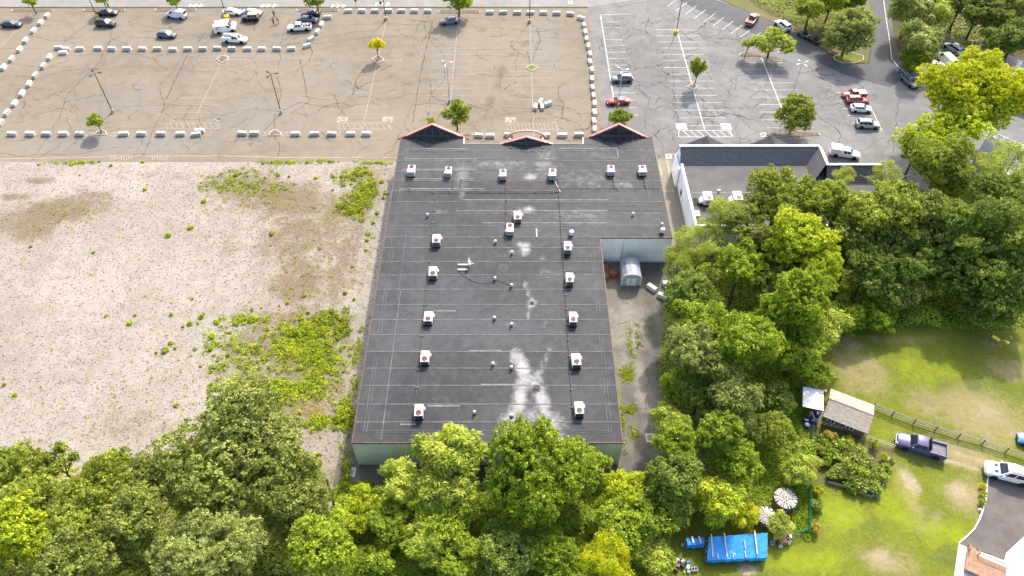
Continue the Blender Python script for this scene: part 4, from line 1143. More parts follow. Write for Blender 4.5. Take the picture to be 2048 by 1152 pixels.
def auto_lobes(R, zc, sq, n):
    """a small heart and many uneven bulges thrown out round it"""
    out = [(0, 0, zc, R * .56, sq)]
    n += 4
    for k in range(n):
        a = 2 * math.pi * (k * .618 + random.uniform(-.08, .08)) * 1.0
        el = random.uniform(-.45, 1.1)
        d = R * random.uniform(.42, .74); r = R * random.choice([.22, .28, .34, .42]) * random.uniform(.9, 1.1)
        d = min(d, R * 1.02 - r)
        out.append((d * math.cos(a) * math.cos(el), d * math.sin(a) * math.cos(el), zc + d * math.sin(el) * sq, r, sq))
    return out
# crown library: shared meshes, one set per size class and habit; trees scale, turn and tint them
LIB = {}
def library(style, R):
    cls = 's' if R < 3.2 else 'm' if R < 6.6 else 'l'
    if style == 'star': cls = 's' if R < 2.6 else 'm'
    if style == 'fine': cls = 'm'
    key = (style, cls)
    if key not in LIB:
        r0, leaf, n, k = {('leaf', 's'): (2.3, .17, 6, 4), ('leaf', 'm'): (4.8, .235, 9, 6), ('leaf', 'l'): (8.5, .27, 13, 3),
                          ('star', 's'): (2.0, .26, 6, 2), ('star', 'm'): (4.2, .42, 8, 3), ('fine', 'm'): (3.8, .27, 8, 3)}[key]
        LIB[key] = []
        for _ in range(k):
            lb = auto_lobes(r0, 20.0, .85, n)
            me = crown_mesh('crown', lb, 'oak', style, leaf, 1.0)
            co = np.empty(len(me.vertices) * 3, np.float32); me.vertices.foreach_get('co', co); co[2::3] -= 20.0; me.vertices.foreach_set('co', co); me.update()
            LIB[key].append([me, r0, [(l[0], l[1], l[2] - 20.0, l[3]) for l in lb], 0])
    pool = LIB[key]; e = min(pool, key=lambda q: q[3] + random.random() * .5); e[3] += 1
    return e
def tree(label, species, px, py, zc, rpx, style='leaf', sq=.85, leaf=None, lobes=None, name='tree', cat='tree', group='trees of the wood', n=None, dens=1.0, bare=False):
    p = at(px, py, zc); s = mpp(py, zc); R = rpx * s
    base = Vector((p.x, p.y, 0))
    t = thing(name, label, cat, base, 0, group)
    if lobes:
        lb = []
        for x, y, z, r in lobes:
            q = at(x, y, z); lb.append((q.x - base.x, q.y - base.y, z, r * mpp(y, z), sq))
        place('crown', crown_mesh('crown', lb, species, style, leaf or .28, dens), t)
        tops = [(l[0], l[1], l[2]) for l in lb[1:9]]
    else:
        me, r0, lb, _ = library(style, R)
        k = R / r0; a = random.uniform(0, 6.28); sx, sy, sz = k * random.uniform(.93, 1.07), k * random.uniform(.93, 1.07), k * sq / .85
        o = place('crown', me, t, (0, 0, zc), (0, 0, a), (sx, sy, sz))
        o.material_slots[0].link = 'OBJECT'; o.material_slots[0].material = LEAF[species]
        ca, sa = math.cos(a), math.sin(a)
        tops = [(l[0] * sx * ca - l[1] * sy * sa, l[0] * sx * sa + l[1] * sy * ca, zc + l[2] * sz) for l in lb[1:7]]
    tops = [q for q in tops if q[2] > zc * .5] or [(0, 0, zc)]
    h0 = max(.2, min(zc - R * .45 * sq, zc * .6)); r1 = max(.04, min(.38, R * .05))
    place('trunk' if zc > 1.6 else 'stem', trunk_mesh(h0, tops, r1, px), t)
    return t

W = 'wood at the lower left'
tree('huge spreading dark olive oak standing largest at the edge of the gravel', 'oak', 480, 912, 8.5, 176, sq=.62, n=13, group=W)
tree('small round olive tree at the gravel edge, left of the huge oak', 'olive', 113, 925, 8, 48, group=W)
tree('olive tree cut by the left edge just below the gravel', 'olive', 35, 930, 8, 58, group=W)
tree('olive oak between the gravel and the blue-green tree', 'olive', 195, 975, 8.5, 72, group=W)
tree('yellowish olive tree, second row from the gravel at far left', 'olive', 66, 1000, 9, 72, group=W)
tree('bright yellow-green tree filling the left edge near the bottom', 'lime', 30, 1070, 10, 92, 'leaf', group=W)
tree('yellow-olive tree right of the bright tree at the left edge', 'olive', 150, 1048, 9, 60, group=W)
tree('dark blue-green tree below the olive oaks', 'blue', 270, 1042, 10, 84, group=W)
tree('pale blue-green tree at the bottom edge, second from left', 'blue', 164, 1122, 11, 82, group=W)
tree('mid green tree overlapping the lower front of the huge oak', 'locust', 410, 985, 9.5, 74, group=W)
tree('grey-green tree at the bottom edge below the huge oak', 'gray', 415, 1120, 11.5, 128, sq=.7, n=12, group=W)
tree('green oak at the lower right of the huge oak', 'oak', 590, 1002, 9, 90, group=W)
tree('tall green tree at the bottom edge left of the brambles', 'vine', 640, 1095, 9, 84, group=W)
tree('dark olive tree tucked behind the huge oak on its left', 'oak', 305, 952, 7.5, 58, group=W)
tree('little olive tree at the gravel edge, touching the huge oak', 'olive', 232, 932, 7, 42, group=W)

W = 'brush behind the main building'
tree('feathery light green tree hiding the left part of the rear wall', 'sumac', 802, 962, 5.5, 52, 'star', group=W)
tree('feathery light green tree reaching over the rear roof edge', 'sumac', 900, 912, 7.5, 72, 'star', group=W)
tree('feathery tree with large leaves left of the vine covered tree', 'sumac', 893, 978, 5.5, 60, 'star', group=W)
tree('big vine covered tree rising in front of the rear wall', 'vine', 1074, 945, 8.5, 118, sq=1.0, n=13, group=W)
tree('side growth of vines against the right end of the rear wall', 'vine', 1172, 940, 6.5, 58, group=W)
tree('dense bramble mound below the feathery trees', 'vine', 777, 1042, 3.5, 56, sq=.7, group=W, name='bush', cat='bush')
tree('smooth vine covered mound left of the big vine tree', 'vine', 886, 1060, 4, 76, sq=.7, group=W, name='bush', cat='bush')
tree('yellow-green bush beside the rear corner of the yard', 'lime', 725, 1008, 2.5, 40, sq=.7, group=W, name='bush', cat='bush')
tree('green bush by the leaning trunk near the yard corner', 'lime', 700, 1046, 2.5, 42, sq=.7, group=W, name='bush', cat='bush')
tree('green bush at the bottom edge left of the star-leaved shrub', 'vine', 757, 1122, 3, 48, sq=.75, group=W, name='bush', cat='bush')
tree('pale star-leaved shrub rising from the vines near the bottom edge', 'sumac', 845, 1093, 5, 48, 'star', group=W, name='bush', cat='bush')
tree('vine covered bush at the bottom edge right of the star-leaved shrub', 'vine', 918, 1118, 3.5, 56, sq=.75, group=W, name='bush', cat='bush')
tree('dark vine mound at the bottom edge below the big vine tree', 'maple', 1018, 1108, 4, 80, sq=.7, group=W, name='bush', cat='bush')
tree('green vine bush just left of the bright yellow tree', 'vine', 1104, 1112, 4, 60, sq=.75, group=W, name='bush', cat='bush')
tree('bright yellow feathery tree at the bottom edge', 'yellow', 1216, 1118, 6, 62, 'fine', group=W)
tree('green bush directly above the bright yellow tree', 'vine', 1240, 1058, 5, 68, sq=.8, group=W, name='bush', cat='bush')
tree('light yellow-green bush at the right rear corner of the building', 'lime', 1256, 988, 4.5, 62, sq=.8, group=W, name='bush', cat='bush')
tree('green bush between the building corner and the woodpile tarp', 'vine', 1306, 1030, 5, 60, sq=.85, group=W, name='bush', cat='bush')
tree('green bush left of the small blue tarp', 'sumac', 1305, 1108, 3.4, 54, 'star', sq=.8, group=W, name='bush', cat='bush')

W = 'wood between the yard and the gardens'
tree('yellow tipped tree leaning over the yard drain', 'sumac', 1338, 846, 6, 44, 'star', group=W)
tree('green tree below the yellow tipped tree by the yard', 'vine', 1353, 892, 7, 60, group=W)
tree('green tree at the yard edge level with the rear wall', 'maple', 1350, 957, 7, 64, group=W)
tree('rounded green tree in the middle of the lower wood', 'vine', 1474, 928, 5, 60, group=W)
tree('green tree just above the rounded one in the lower wood', 'vine', 1440, 866, 7.5, 58, group=W)
tree('dark feathery tree right of the yard drain', 'blue', 1470, 795, 8, 66, 'star', group=W)
tree('tall tree with greyish crown beside the service yard', 'gray', 1385, 705, 10, 70, group=W)
tree('bright green tree right of the greyish crowned tree', 'vine', 1490, 690, 10, 82, sq=.95, group=W)
tree('vine draped tree left of the lawn', 'vine', 1590, 706, 5.5, 66, sq=.95, group=W)
tree('low vine draped tree at the lawn corner above the hut', 'vine', 1624, 746, 3, 40, group=W)
tree('small dark bush left of the hut', 'maple', 1556, 796, 3, 42, group=W, name='bush', cat='bush')
tree('olive shrub in the clearing left of the garden', 'olive', 1552, 864, 3.5, 46, group=W, name='bush', cat='bush')
tree('pale feathery sapling beside the green mesh fence', 'sumac', 1600, 938, 2.5, 40, 'star', leaf=.24, group=W, name='bush', cat='bush')
tree('yellow-green feathery tree behind the blue tarp', 'lime', 1432, 1000, 3.6, 60, 'star', group=W)
tree('small golden shrub hanging over the blue tarp', 'yellow', 1492, 1030, 2.2, 32, 'star', leaf=.26, group=W, name='bush', cat='bush')
tree('light feathery sapling in front of the smaller log stack', 'locust', 1558, 1048, 1.8, 30, 'star', leaf=.24, group=W, name='bush', cat='bush')
tree('green bush left of the yellow-green feathery tree', 'maple', 1350, 1018, 3.4, 52, group=W, name='bush', cat='bush')
tree('pale locust tree over the shop corner, lower one', 'locust', 1404, 482, 9, 55, 'fine', group=W)
tree('pale locust tree at the notch corner of the main building', 'locust', 1356, 530, 7, 46, 'fine', group=W)
tree('pale locust tree in front of the shop air conditioners', 'locust', 1450, 436, 10, 50, 'fine', group=W)
tree('large oak standing against the shop roof', 'olive', 1562, 400, 11, 80, n=11, group=W)
tree('oak right of the large one against the shop roof', 'olive', 1646, 402, 11, 62, group=W)
tree('dark oak below the large oak by the shop', 'oak', 1496, 462, 10, 58, group=W)
tree('yellow-green tree in the middle of the upper wood', 'lime', 1598, 480, 12, 82, n=11, group=W)
tree('green tree below the dark oak', 'vine', 1482, 536, 9, 66, group=W)
tree('dark green tree at the edge of the service yard', 'maple', 1380, 596, 8, 62, group=W)
tree('bright tree behind the greyish crowned tree', 'vine', 1400, 648, 8.5, 70, group=W)
tree('vine hung yellow-green tree in the heart of the wood', 'vine', 1590, 610, 10, 82, sq=1.0, group=W)
tree('golden tinted tree right of the yellow-green tree', 'lime', 1640, 540, 11, 58, group=W)
tree('feathery green tree above the lawn corner', 'sumac', 1640, 655, 5.5, 58, 'star', group=W)
tree('very dark tree in the hollow of the wood', 'maple', 1535, 580, 7, 56, group=W)
tree('oak below the dead branches', 'olive', 1724, 436, 11, 74, group=W)
tree('oak right of the dead branches', 'olive', 1792, 424, 11, 74, group=W)
tree('pale locust behind the dead branches', 'locust', 1772, 356, 8, 40, 'fine', group=W)
tree('pale locust by the shop roof end', 'locust', 1690, 352, 8, 24, 'fine', group=W)
tree('yellowish round tree below the big yellow tree', 'olive', 1880, 338, 11, 82, n=10, group=W)
tree('huge dark maple at the right edge above the lawn', 'maple', 1962, 508, 7.8, 128, sq=1.0, n=14, group=W)
tree('maple behind the huge one at the right edge', 'maple', 2010, 412, 10, 84, group=W)
tree('lower skirt maple at the lawn edge on the far right', 'maple', 1985, 600, 4.5, 84, group=W)
tree('dark maple in the hollow above the lawn', 'maple', 1815, 530, 6.5, 62, group=W)
tree('shadowy tree in the hollow left of the dark maple', 'maple', 1735, 540, 8, 62, group=W)
tree('blue-green tree low in the hollow above the lawn', 'blue', 1806, 586, 4, 50, group=W)
tree('vine covered mound at the upper lawn edge', 'vine', 1757, 628, 2.6, 46, group=W, name='bush', cat='bush')
tree('green bush at the upper left lawn corner', 'vine', 1690, 634, 3, 50, group=W, name='bush', cat='bush')
tree('golden leaved tree glimpsed left of the huge maple', 'yellow', 1890, 398, 9, 36, group=W)
tree('pale feathery locust at the right edge by the warehouse', 'locust', 2018, 332, 9, 62, 'fine', group=W)
tree('green filler tree between the huge maple and the oaks', 'oak', 1865, 440, 10, 70, group=W)

W = 'trees round the north-east lot'
yt = tree('big bright yellow-green tree in front of the parked vans', 'yellow', 1925, 215, 9, 100, lobes=[(1925, 225, 8, 55), (1963, 132, 14, 42), (1862, 158, 12, 34), (1910, 168, 13, 46), (2004, 178, 13, 48), (2042, 170, 13, 44), (1960, 190, 11, 40), (2030, 210, 11, 30), (1940, 160, 13, 40), (1985, 160, 13, 38), (1895, 195, 11, 36), (1985, 205, 11, 36)], sq=.75, group=W, dens=1.5)
low = [(at(x, y, z).x - yt.location.x, at(x, y, z).y - yt.location.y, z, r * mpp(y, z), .75) for x, y, z, r in ((1925, 250, 9, 52), (1842, 284, 7, 46), (1880, 262, 8, 44), (1998, 226, 10, 38), (1940, 215, 10, 40))]
place('crown', crown_mesh('crown', low, 'lime', 'leaf', .28, 1.2), yt)
tree('green tree joined to the lower left of the bright yellow-green tree', 'vine', 1838, 296, 7, 46, group=W)
tree('large spreading grey-green tree on the kerbed lawn island', 'gray', 1700, 66, 5.5, 56, 'leaf', leaf=.36, n=10, group=W)
tree('dark tree on the bank left of the spreading tree', 'olive', 1622, 20, 5, 42, group=W)
tree('yellowish tree at the top edge by the access road', 'lime', 1662, 6, 6, 40, group=W)
tree('dark tree at the top edge beside the access road', 'maple', 1708, 2, 6, 34, group=W)
tree('feathery sumac tree right of the access road', 'blue', 1838, 86, 5.5, 52, 'star', leaf=.42, group=W)
tree('feathery sumac tree at the top edge right of the access road', 'blue', 1822, 22, 6.5, 50, 'star', leaf=.42, group=W)
tree('green sumac above the silver minivan', 'sumac', 1872, 24, 6, 42, 'star', leaf=.42, group=W)
tree('low green tree over the kerb by the dark parked car', 'vine', 1832, 118, 3.5, 36, group=W)
tree('dark tree behind the silver minivan', 'blue', 1956, 30, 6, 48, group=W)
tree('dark green tree right of the silver minivan', 'maple', 1992, 84, 5, 42, group=W)
tree('dark tree at the upper right corner', 'blue', 2012, 22, 7, 58, group=W)
tree('dark green tree at the right edge above the storage building', 'maple', 2030, 80, 6, 52, group=W)
tree('green tree on the top edge between the two dark trees', 'oak', 1925, 4, 7, 48, group=W)

W = 'car park trees'
tree('yellow-green tree on the kerbed strip at the upper left corner', 'lime', 60, 2, 3.4, 20, leaf=.28, group=W)
tree('green tree on the second kerbed strip along the road', 'lime', 206, -3, 3.6, 18, leaf=.28, group=W)
tree('green tree on the third kerbed strip along the road', 'vine', 349, 1, 3.4, 19, leaf=.28, group=W)
tree('green tree on the fourth kerbed strip behind the dark blue car', 'olive', 632, -2, 4.0, 30, leaf=.3, group=W)
tree('round green tree on the fifth kerbed strip behind the single grey car', 'vine', 916, 0, 4.4, 37, leaf=.3, group=W)
tree('small golden yellow tree on a pointed island in the empty lot', 'gold', 754, 90, 3.6, 17, leaf=.22, sq=1.05, n=6, dens=.8, group=W)
tree('small reddish green tree on a pointed island beside the block row', 'olive', 191, 243, 3.0, 21, leaf=.24, group=W)
tree('reddish green tree behind the left gable', 'olive', 913, 228, 4.0, 31, leaf=.28, n=7, group=W)
tree('little bush at the left shoulder of the left gable', 'vine', 862, 243, 2.4, 13, leaf=.2, group=W, name='bush', cat='bush')
tree('green tree behind the right gable', 'olive', 1241, 234, 3.6, 28, leaf=.28, group=W)
tree('narrow upright green tree on a diamond island in the grey lot', 'olive', 1395, 140, 4.2, 18, leaf=.26, sq=1.7, n=7, group=W)
tree('wide flat topped tree on the curved island in the grey lot', 'locust', 1545, 80, 4.6, 44, leaf=.3, lobes=[(1545, 76, 4.8, 26), (1520, 86, 4.4, 22), (1567, 84, 4.5, 22), (1552, 68, 5.2, 20), (1575, 98, 3.8, 16), (1530, 98, 3.8, 15)], sq=.55, dens=.75, group=W)
tree('small sapling leaning on the tip of the curved island', 'locust', 1496, 88, 3.2, 15, leaf=.22, dens=.8, group=W)
tree('full round green tree on the kerbed strip by the shop porch', 'olive', 1592, 228, 4.2, 44, leaf=.3, n=9, group=W)

W = 'wood between the yard and the gardens'
tree('olive filler tree hiding the back wall of the shop, left one', 'olive', 1600, 462, 7.5, 62, group=W)
tree('olive tree hiding the back wall of the shop, below the dead branches', 'oak', 1712, 482, 8, 64, group=W)
tree('dark oak hiding the right end of the shop back wall', 'oak', 1790, 470, 8, 62, group=W)
tree('shadowy low tree in the darkest hollow above the lawn', 'maple', 1770, 585, 4.5, 50, group=W)
tree('low green tree closing the wood beside the vine hung tree', 'vine', 1545, 650, 6, 56, group=W)
tree('dark low tree behind the rounded green tree', 'maple', 1400, 790, 5, 52, group=W)
tree('green low tree at the yard edge below the greyish crown', 'vine', 1360, 770, 4.5, 46, group=W)
tree('low dark bush in the gap beside the olive shrub', 'maple', 1500, 860, 3.5, 46, group=W, name='bush', cat='bush')
# dead branches above the oaks
p = at(1768, 372, 11); t = thing('dead_tree', 'bare white dead branches sticking out among the oaks', 'tree', (p.x, p.y, 0))
m = MB(); M_dead = plain('dead_wood', (.45, .40, .36), .9, .2)
m.tube([(0, 0, 0), (.1, 0, 6), (0, 0, 10.5)], [.25, .2, .12], 6)
for e in ((3.0, 1.5, 14.5), (1.6, 2.4, 14.8), (-.6, 1.2, 14.2), (-2.6, .4, 13.4), (-4.5, 1, 12.6), (.6, 2.6, 13.2), (3.6, .6, 13)):
    e = Vector(e); s = Vector((0, 0, 9 + random.random() * 1.5)); mid = s.lerp(e, .55) + Vector((0, 0, .5))
    m.tube([s, mid, e], [.12, .08, .03], 5)
    m.tube([mid, mid + Vector((random.uniform(-1, 1), .5, 1.2))], [.05, .02], 4)
m.build('trunk', M_dead, t)
p0, p1 = at(660, 985, 3.5), at(672, 1030, .2)
t = thing('leaning_trunk', 'bare leaning tree trunk at the rear yard corner', 'tree', p1)
MB().tube([(0, 0, -.2), (p0 - p1) * .5 + Vector((.1, 0, 0)), (p0 - p1) * 1.6], [.2, .17, .1], 7).build('trunk', BARK, t)

# ------------------------------------------------------------------ undergrowth of the woods
def inside(x, y, poly):
    c = np.zeros(len(x), bool); n = len(poly)
    for i in range(n):
        x0, y0 = poly[i][:2]; x1, y1 = poly[(i + 1) % n][:2]
        k = ((y0 > y) != (y1 > y)) & (x < (x1 - x0) * (y - y0) / (y1 - y0 + 1e-9) + x0); c ^= k
    return c
def undergrowth(label, poly, n, hmax, species, leaf=.3):
    xs, ys = [p[0] for p in poly], [p[1] for p in poly]
    x = RNG.uniform(min(xs), max(xs), n * 2); y = RNG.uniform(min(ys), max(ys), n * 2)
    k = inside(x, y, poly); x, y = x[k][:n], y[k][:n]
    h = np.zeros(len(x)); g = np.zeros((len(x), 2)); tb = np.full(len(x), .45)
    for j in range(140):
        cx, cy, r = RNG.uniform(min(xs), max(xs)), RNG.uniform(min(ys), max(ys)), RNG.uniform(.9, 2.8)
        d2 = (x - cx) ** 2 + (y - cy) ** 2; e = np.clip(1 - d2 / (r * r), 0, 1) ** .5 * r * .8
        b = e > h; h = np.where(b, e, h); tb = np.where(b, RNG.normal(.48, .15), tb)
        g[b, 0] = (x[b] - cx) / r; g[b, 1] = (y[b] - cy) / r
    z = np.minimum(h, hmax) * RNG.uniform(.75, 1.05, len(x)) + RNG.uniform(.05, .35, len(x))
    nn = np.column_stack([g[:, 0] * .8, g[:, 1] * .8, np.ones(len(x))]) + RNG.normal(0, .4, (len(x), 3)); nn /= np.linalg.norm(nn, axis=1)[:, None]
    V, Q, t = leaf_quads(np.column_stack([x, y, z]), nn, leaf * .6, .6, tb + RNG.normal(0, .12, len(x)))
    me = fast_mesh('undergrowth', V, Q, LEAF[species], {'tint': ('FACE', t)})
    return tag(place('undergrowth', me), label, 'undergrowth', kind='stuff')
undergrowth('tangled low vines covering the ground behind the main building', [(-24, 30), (19, 27), (20.5, 40), (25, 44.5), (27, 46), (22, 50.5), (17, 49), (2, 48), (-14, 47.5), (-20, 46.5), (-24, 48)], 60000, 1.8, 'vine')
undergrowth('leafy brush under the trees at the lower left', [(-75, 30), (-24, 30), (-24.5, 47), (-27, 52), (-40, 50), (-75, 50)], 36000, 1.6, 'olive')
e_poly = [(22.5, 50), (27, 46), (33, 44), (41, 44), (43, 58), (41, 66), (47, 70), (50, 75), (80, 75), (105, 80), (105, 112), (70, 108), (70, 92), (33, 91), (27, 86), (24, 76), (23, 64)]
undergrowth('tangled brush under the trees between yard and gardens', e_poly, 85000, 1.9, 'vine')
undergrowth('brush on the bank and behind the parked vans', [(103, 215), (100.5, 190), (97, 170), (95.5, 160), (98, 152), (103, 156), (110, 160), (140, 150), (160, 190), (150, 215)], 22000, 1.8, 'blue', .5)
undergrowth('weeds on the slope above the dark asphalt', [(60, 190), (62, 179), (74, 165), (78, 161), (84, 163), (87, 175), (88, 200), (60, 205)], 9000, .9, 'olive', .4)

# ------------------------------------------------------------------ weeds on the gravel and in the yard
def tuft_mesh(species, k):
    r = RNG.uniform(.3, .5); n = 70
    u = unit_vecs(n); u[:, 2] = np.abs(u[:, 2]); p = u * r * RNG.uniform(.5, 1, n)[:, None] * np.array([1, 1, .8]); p[:, 2] += .04
    nn = u * .6 + RNG.normal(0, .4, u.shape) + np.array([0, 0, .3]); nn /= np.linalg.norm(nn, axis=1)[:, None]
    V, Q, t = leaf_quads(p, nn, .15, .5, np.clip(RNG.normal(.5, .2, n), 0, 1))
    return fast_mesh('weed_tuft', V, Q, LEAF[species], {'tint': ('FACE', t)})
TUFTS = {s: [tuft_mesh(s, k) for k in range(5)] for s in ('weed', 'lime', 'vine')}
def tuft(px, py, s, species, label, group, z=.01):
    p = at(px, py, .2); o = place('weed_tuft', random.choice(TUFTS[species]), None, (p.x, p.y, z), (0, 0, random.uniform(0, 6.28)), (s, s, s * random.uniform(.8, 1.2)))
    return tag(o, label, 'weed', group)
lone = [(381, 454), (385, 596), (185, 504), (160, 348), (60, 492), (210, 630), (270, 629), (343, 629), (402, 632), (395, 644), (432, 643), (380, 647), (365, 652), (342, 685), (425, 672), (432, 645), (350, 695), (420, 697), (405, 628), (257, 646),
        (29, 790), (7, 768), (350, 810), (420, 742), (455, 710), (470, 645), (335, 470), (545, 467), (628, 414), (640, 495), (725, 440), (737, 468), (680, 395), (540, 490), (555, 350), (470, 350), (578, 352), (530, 355), (615, 325), (640, 324), (660, 323), (525, 325), (545, 324),
        (630, 355), (665, 352), (705, 345), (770, 384), (765, 362), (768, 395), (755, 425), (745, 445), (290, 378), (405, 402), (735, 480), (730, 500), (706, 533), (710, 598), (610, 590), (575, 605), (690, 585), (145, 327), (165, 325), (220, 329), (76, 328), (285, 322), (330, 700), (313, 705)]
for x, y in lone:
    tuft(x + random.uniform(-2, 2), y + random.uniform(-1, 1), random.uniform(.7, 1.5), random.choice(['weed', 'lime', 'weed']), 'small lone green weed tuft growing out of the bare gravel', 'lone weed tufts on the gravel')
def weed_patch(label, ells, n, species, leaf=.17, hh=.55):
    """a thicket of weeds too dense to count, lumpy in height"""
    C = []
    for px, py, rx, ry, w in ells:
        m = int(n * w); c = at(px, py)
        a = RNG.normal(0, .5, (m, 2)); C.append(np.column_stack([c.x + a[:, 0] * rx * mpp(py), c.y + a[:, 1] * ry * mppy(py)]))
    C = np.concatenate(C); k = 26
    r = RNG.uniform(.2, .7, len(C)) * (leaf / .16) ** .5; tb = RNG.normal(.5, .17, len(C))
    u = unit_vecs(len(C) * k); u[:, 2] = np.abs(u[:, 2])
    p = np.repeat(np.column_stack([C, np.zeros(len(C))]), k, 0) + u * np.repeat(r, k)[:, None] * np.array([1, 1, hh / .55]); p[:, 2] += .05
    nn = u * .6 + RNG.normal(0, .4, u.shape) + np.array([0, 0, .3]); nn /= np.linalg.norm(nn, axis=1)[:, None]
    V, Q, t = leaf_quads(p, nn, leaf, .5, np.repeat(tb, k) + RNG.normal(0, .12, len(p)))
    return tag(place('weeds', fast_mesh('weeds', V, Q, LEAF[species], {'tint': ('FACE', t)})), label, 'weeds', kind='stuff')
weed_patch('bright green weed patch in the upper right of the gravel', [(705, 415, 26, 22, .3), (735, 375, 22, 20, .3), (720, 345, 25, 14, .15), (690, 365, 40, 12, .1), (725, 400, 24, 24, .3)], 190, 'weed')
weed_patch('olive weed patch in the upper middle of the gravel', [(450, 365, 50, 18, .4), (530, 378, 60, 14, .3), (500, 345, 60, 8, .2)], 120, 'olive', .13, .35)
weed_patch('dense yellow-green weed patch left of the building', [(620, 660, 60, 18, .3), (600, 690, 50, 26, .3), (640, 725, 60, 26, .35), (560, 780, 60, 25, .35), (630, 770, 55, 40, .25), (690, 830, 22, 28, .15), (640, 845, 30, 16, .1), (500, 640, 40, 10, .1), (470, 740, 55, 60, .16), (520, 700, 60, 60, .16), (430, 690, 30, 40, .06)], 330, 'lime', .16, .4)
weed_patch('bright green weeds inside the dense patch left of the building', [(650, 640, 40, 16, .4), (610, 665, 35, 12, .3), (680, 660, 18, 18, .2), (640, 700, 45, 18, .2), (690, 840, 20, 20, .2)], 130, 'weed', .19, .6)
weed_patch('thin weeds strung along the edge of the gravel and car park', [(150, 325, 60, 2, .3), (560, 325, 50, 3, .3), (640, 323, 40, 2, .2), (750, 326, 40, 3, .3)], 90, 'weed', .12, .3)
weed_patch('weeds sprouting along the west wall and yard corner', [(700, 800, 6, 80, .3), (715, 700, 4, 60, .2), (692, 950, 8, 40, .3), (684, 985, 20, 18, .4), (730, 968, 40, 4, .2)], 120, 'weed', .13, .35)
weed_patch('creeping green weeds along the cracks of the service yard', [(1253, 750, 12, 16, .4), (1259, 820, 12, 9, .25), (1242, 845, 5, 40, .2), (1270, 868, 10, 12, .15), (1262, 700, 5, 40, .15), (1320, 740, 2, 60, .15), (1275, 680, 8, 30, .1)], 110, 'weed', .11, .2)
weed_patch('rough grass and weeds in the clearing left of the green mesh fence', [(1600, 860, 25, 50, .5), (1560, 960, 50, 60, .6), (1600, 1020, 18, 50, .4), (1590, 800, 20, 40, .3), (1530, 880, 40, 30, .3)], 420, 'vine', .15, .35)

weed_patch('tiny sparse weeds dotted thinly over the whole gravel field', [(300, 560, 330, 160, .3), (250, 800, 230, 90, .35), (600, 480, 130, 120, .35), (450, 700, 150, 90, .4), (150, 420, 160, 70, .15), (740, 480, 14, 140, .15)], 190, 'lime', .07, .14)
weed_patch('ragged dry grass tufts among the gravel weeds', [(560, 700, 120, 90, .5), (500, 400, 120, 45, .35), (620, 800, 90, 70, .4), (130, 430, 90, 40, .2), (610, 560, 90, 70, .3)], 160, 'dry', .10, .18)
# ================================================================== CAR PARK THINGS
M_conc = plain('cast_concrete', (.54, .51, .46), .9, .14, 1.5, rnd=.2, bump=.3, dirt=(.34, .31, .26))
blk = MB(); blk.chbox(-.93, .93, -.40, .40, 0, .74, .05)
BLK = blk.mesh('body', M_conc)
LOOP = MB().tube([(-.12, 0, .72), (-.12, 0, .80), (.12, 0, .80), (.12, 0, .72)], .02, 5).mesh('lifting_loop', M_black)
GROOVE = MB().box(-.75, .75, -.05, .05, .742, .765).mesh('key_ridge', M_conc)
def block(px, py, rz, label, group='concrete blocks set out on the car park', z=.02, tilt=0.0):
    p = at(px, py, .4)
    t = thing('concrete_block', label, 'concrete block', (p.x, p.y, z), rz + random.uniform(-.10, .10), group)
    t.scale = (random.uniform(.96, 1.04), random.uniform(.95, 1.05), random.uniform(.93, 1.05))
    place('body', BLK, t); place('key_ridge', GROOVE, t); place('lifting_loop', LOOP, t)
    return t
def brow(pts, rz, what, z=.02):
    for k, p in enumerate(pts): block(p[0], p[1], p[2] if len(p) > 2 else rz, f'concrete block, {ORD[k]} {what}')
brow([(24, 267), (60.5, 267), (93, 267), (127, 267), (160, 267)], 0, 'from the left in the lower row, left of the reddish tree')
brow([(247, 267), (283, 267), (322, 267), (361, 267)], 0, 'to the right of the reddish tree in the lower row')
block(392, 268, .3, 'tilted concrete block, nearer one of the crossed pair in the lower row')
block(399, 261, .1, 'concrete block, farther one of the crossed pair in the lower row')
brow([(485, 266), (509, 266)], 0, 'of the two left of the triangular island')
brow([(591, 267), (629, 267), (664, 267), (702, 267), (733, 267)], 0, 'to the right of the triangular island in the lower row')
brow([(958, 270), (980.5, 271), (1017.5, 269)], 0, 'from the left between the left gable and the sign arch')
brow([(1091, 270), (1124.5, 270), (1158, 269)], 0, 'to the right of the sign arch')
col = [(1162, 36, -.5), (1168, 50), (1170.5, 64), (1173, 77.5), (1176.5, 92), (1180, 108), (1180, 123), (1184, 139.5), (1184, 157.5), (1185, 175), (1187, 191), (1189, 207), (1189, 224.5), (1188, 242), (1189, 259)]
brow(col, math.pi / 2, 'from the top in the column dividing tan and grey lots')
brow([(697, 21), (724, 21), (750, 21), (777, 21), (803, 21), (829, 21.5), (856, 21.5)], 0, 'from the left in the top row before the round tree')
brow([(980, 24), (1006.5, 24), (1035, 24.5), (1061, 24.5), (1087, 25), (1113.5, 26), (1141, 27.5, -.1)], 0, 'from the left in the top row after the round tree')
brow([(655, 34, .15), (643, 48, 1.5), (635, 63, 1.45), (622, 77, 1.0), (614, 91, .6)], 0, 'from the top in the curve beside the white pickup')
brow([(117, 95), (132, 97.5), (126, 105)], 0, 'of the three bunched at the left end of the middle row')
brow([(160, 97), (196, 96), (224, 97), (254, 97), (285, 97), (315, 97), (346, 98), (376, 97), (406, 97), (435, 96), (464, 97), (495, 97), (524, 97), (554, 97), (583, 97)], 0, 'from the left in the long middle row')
brow([(94, 30), (81, 44), (67, 60.5), (51, 80), (39, 98), (23, 117), (7, 134)], 1.55, 'from the top in the outer left column')
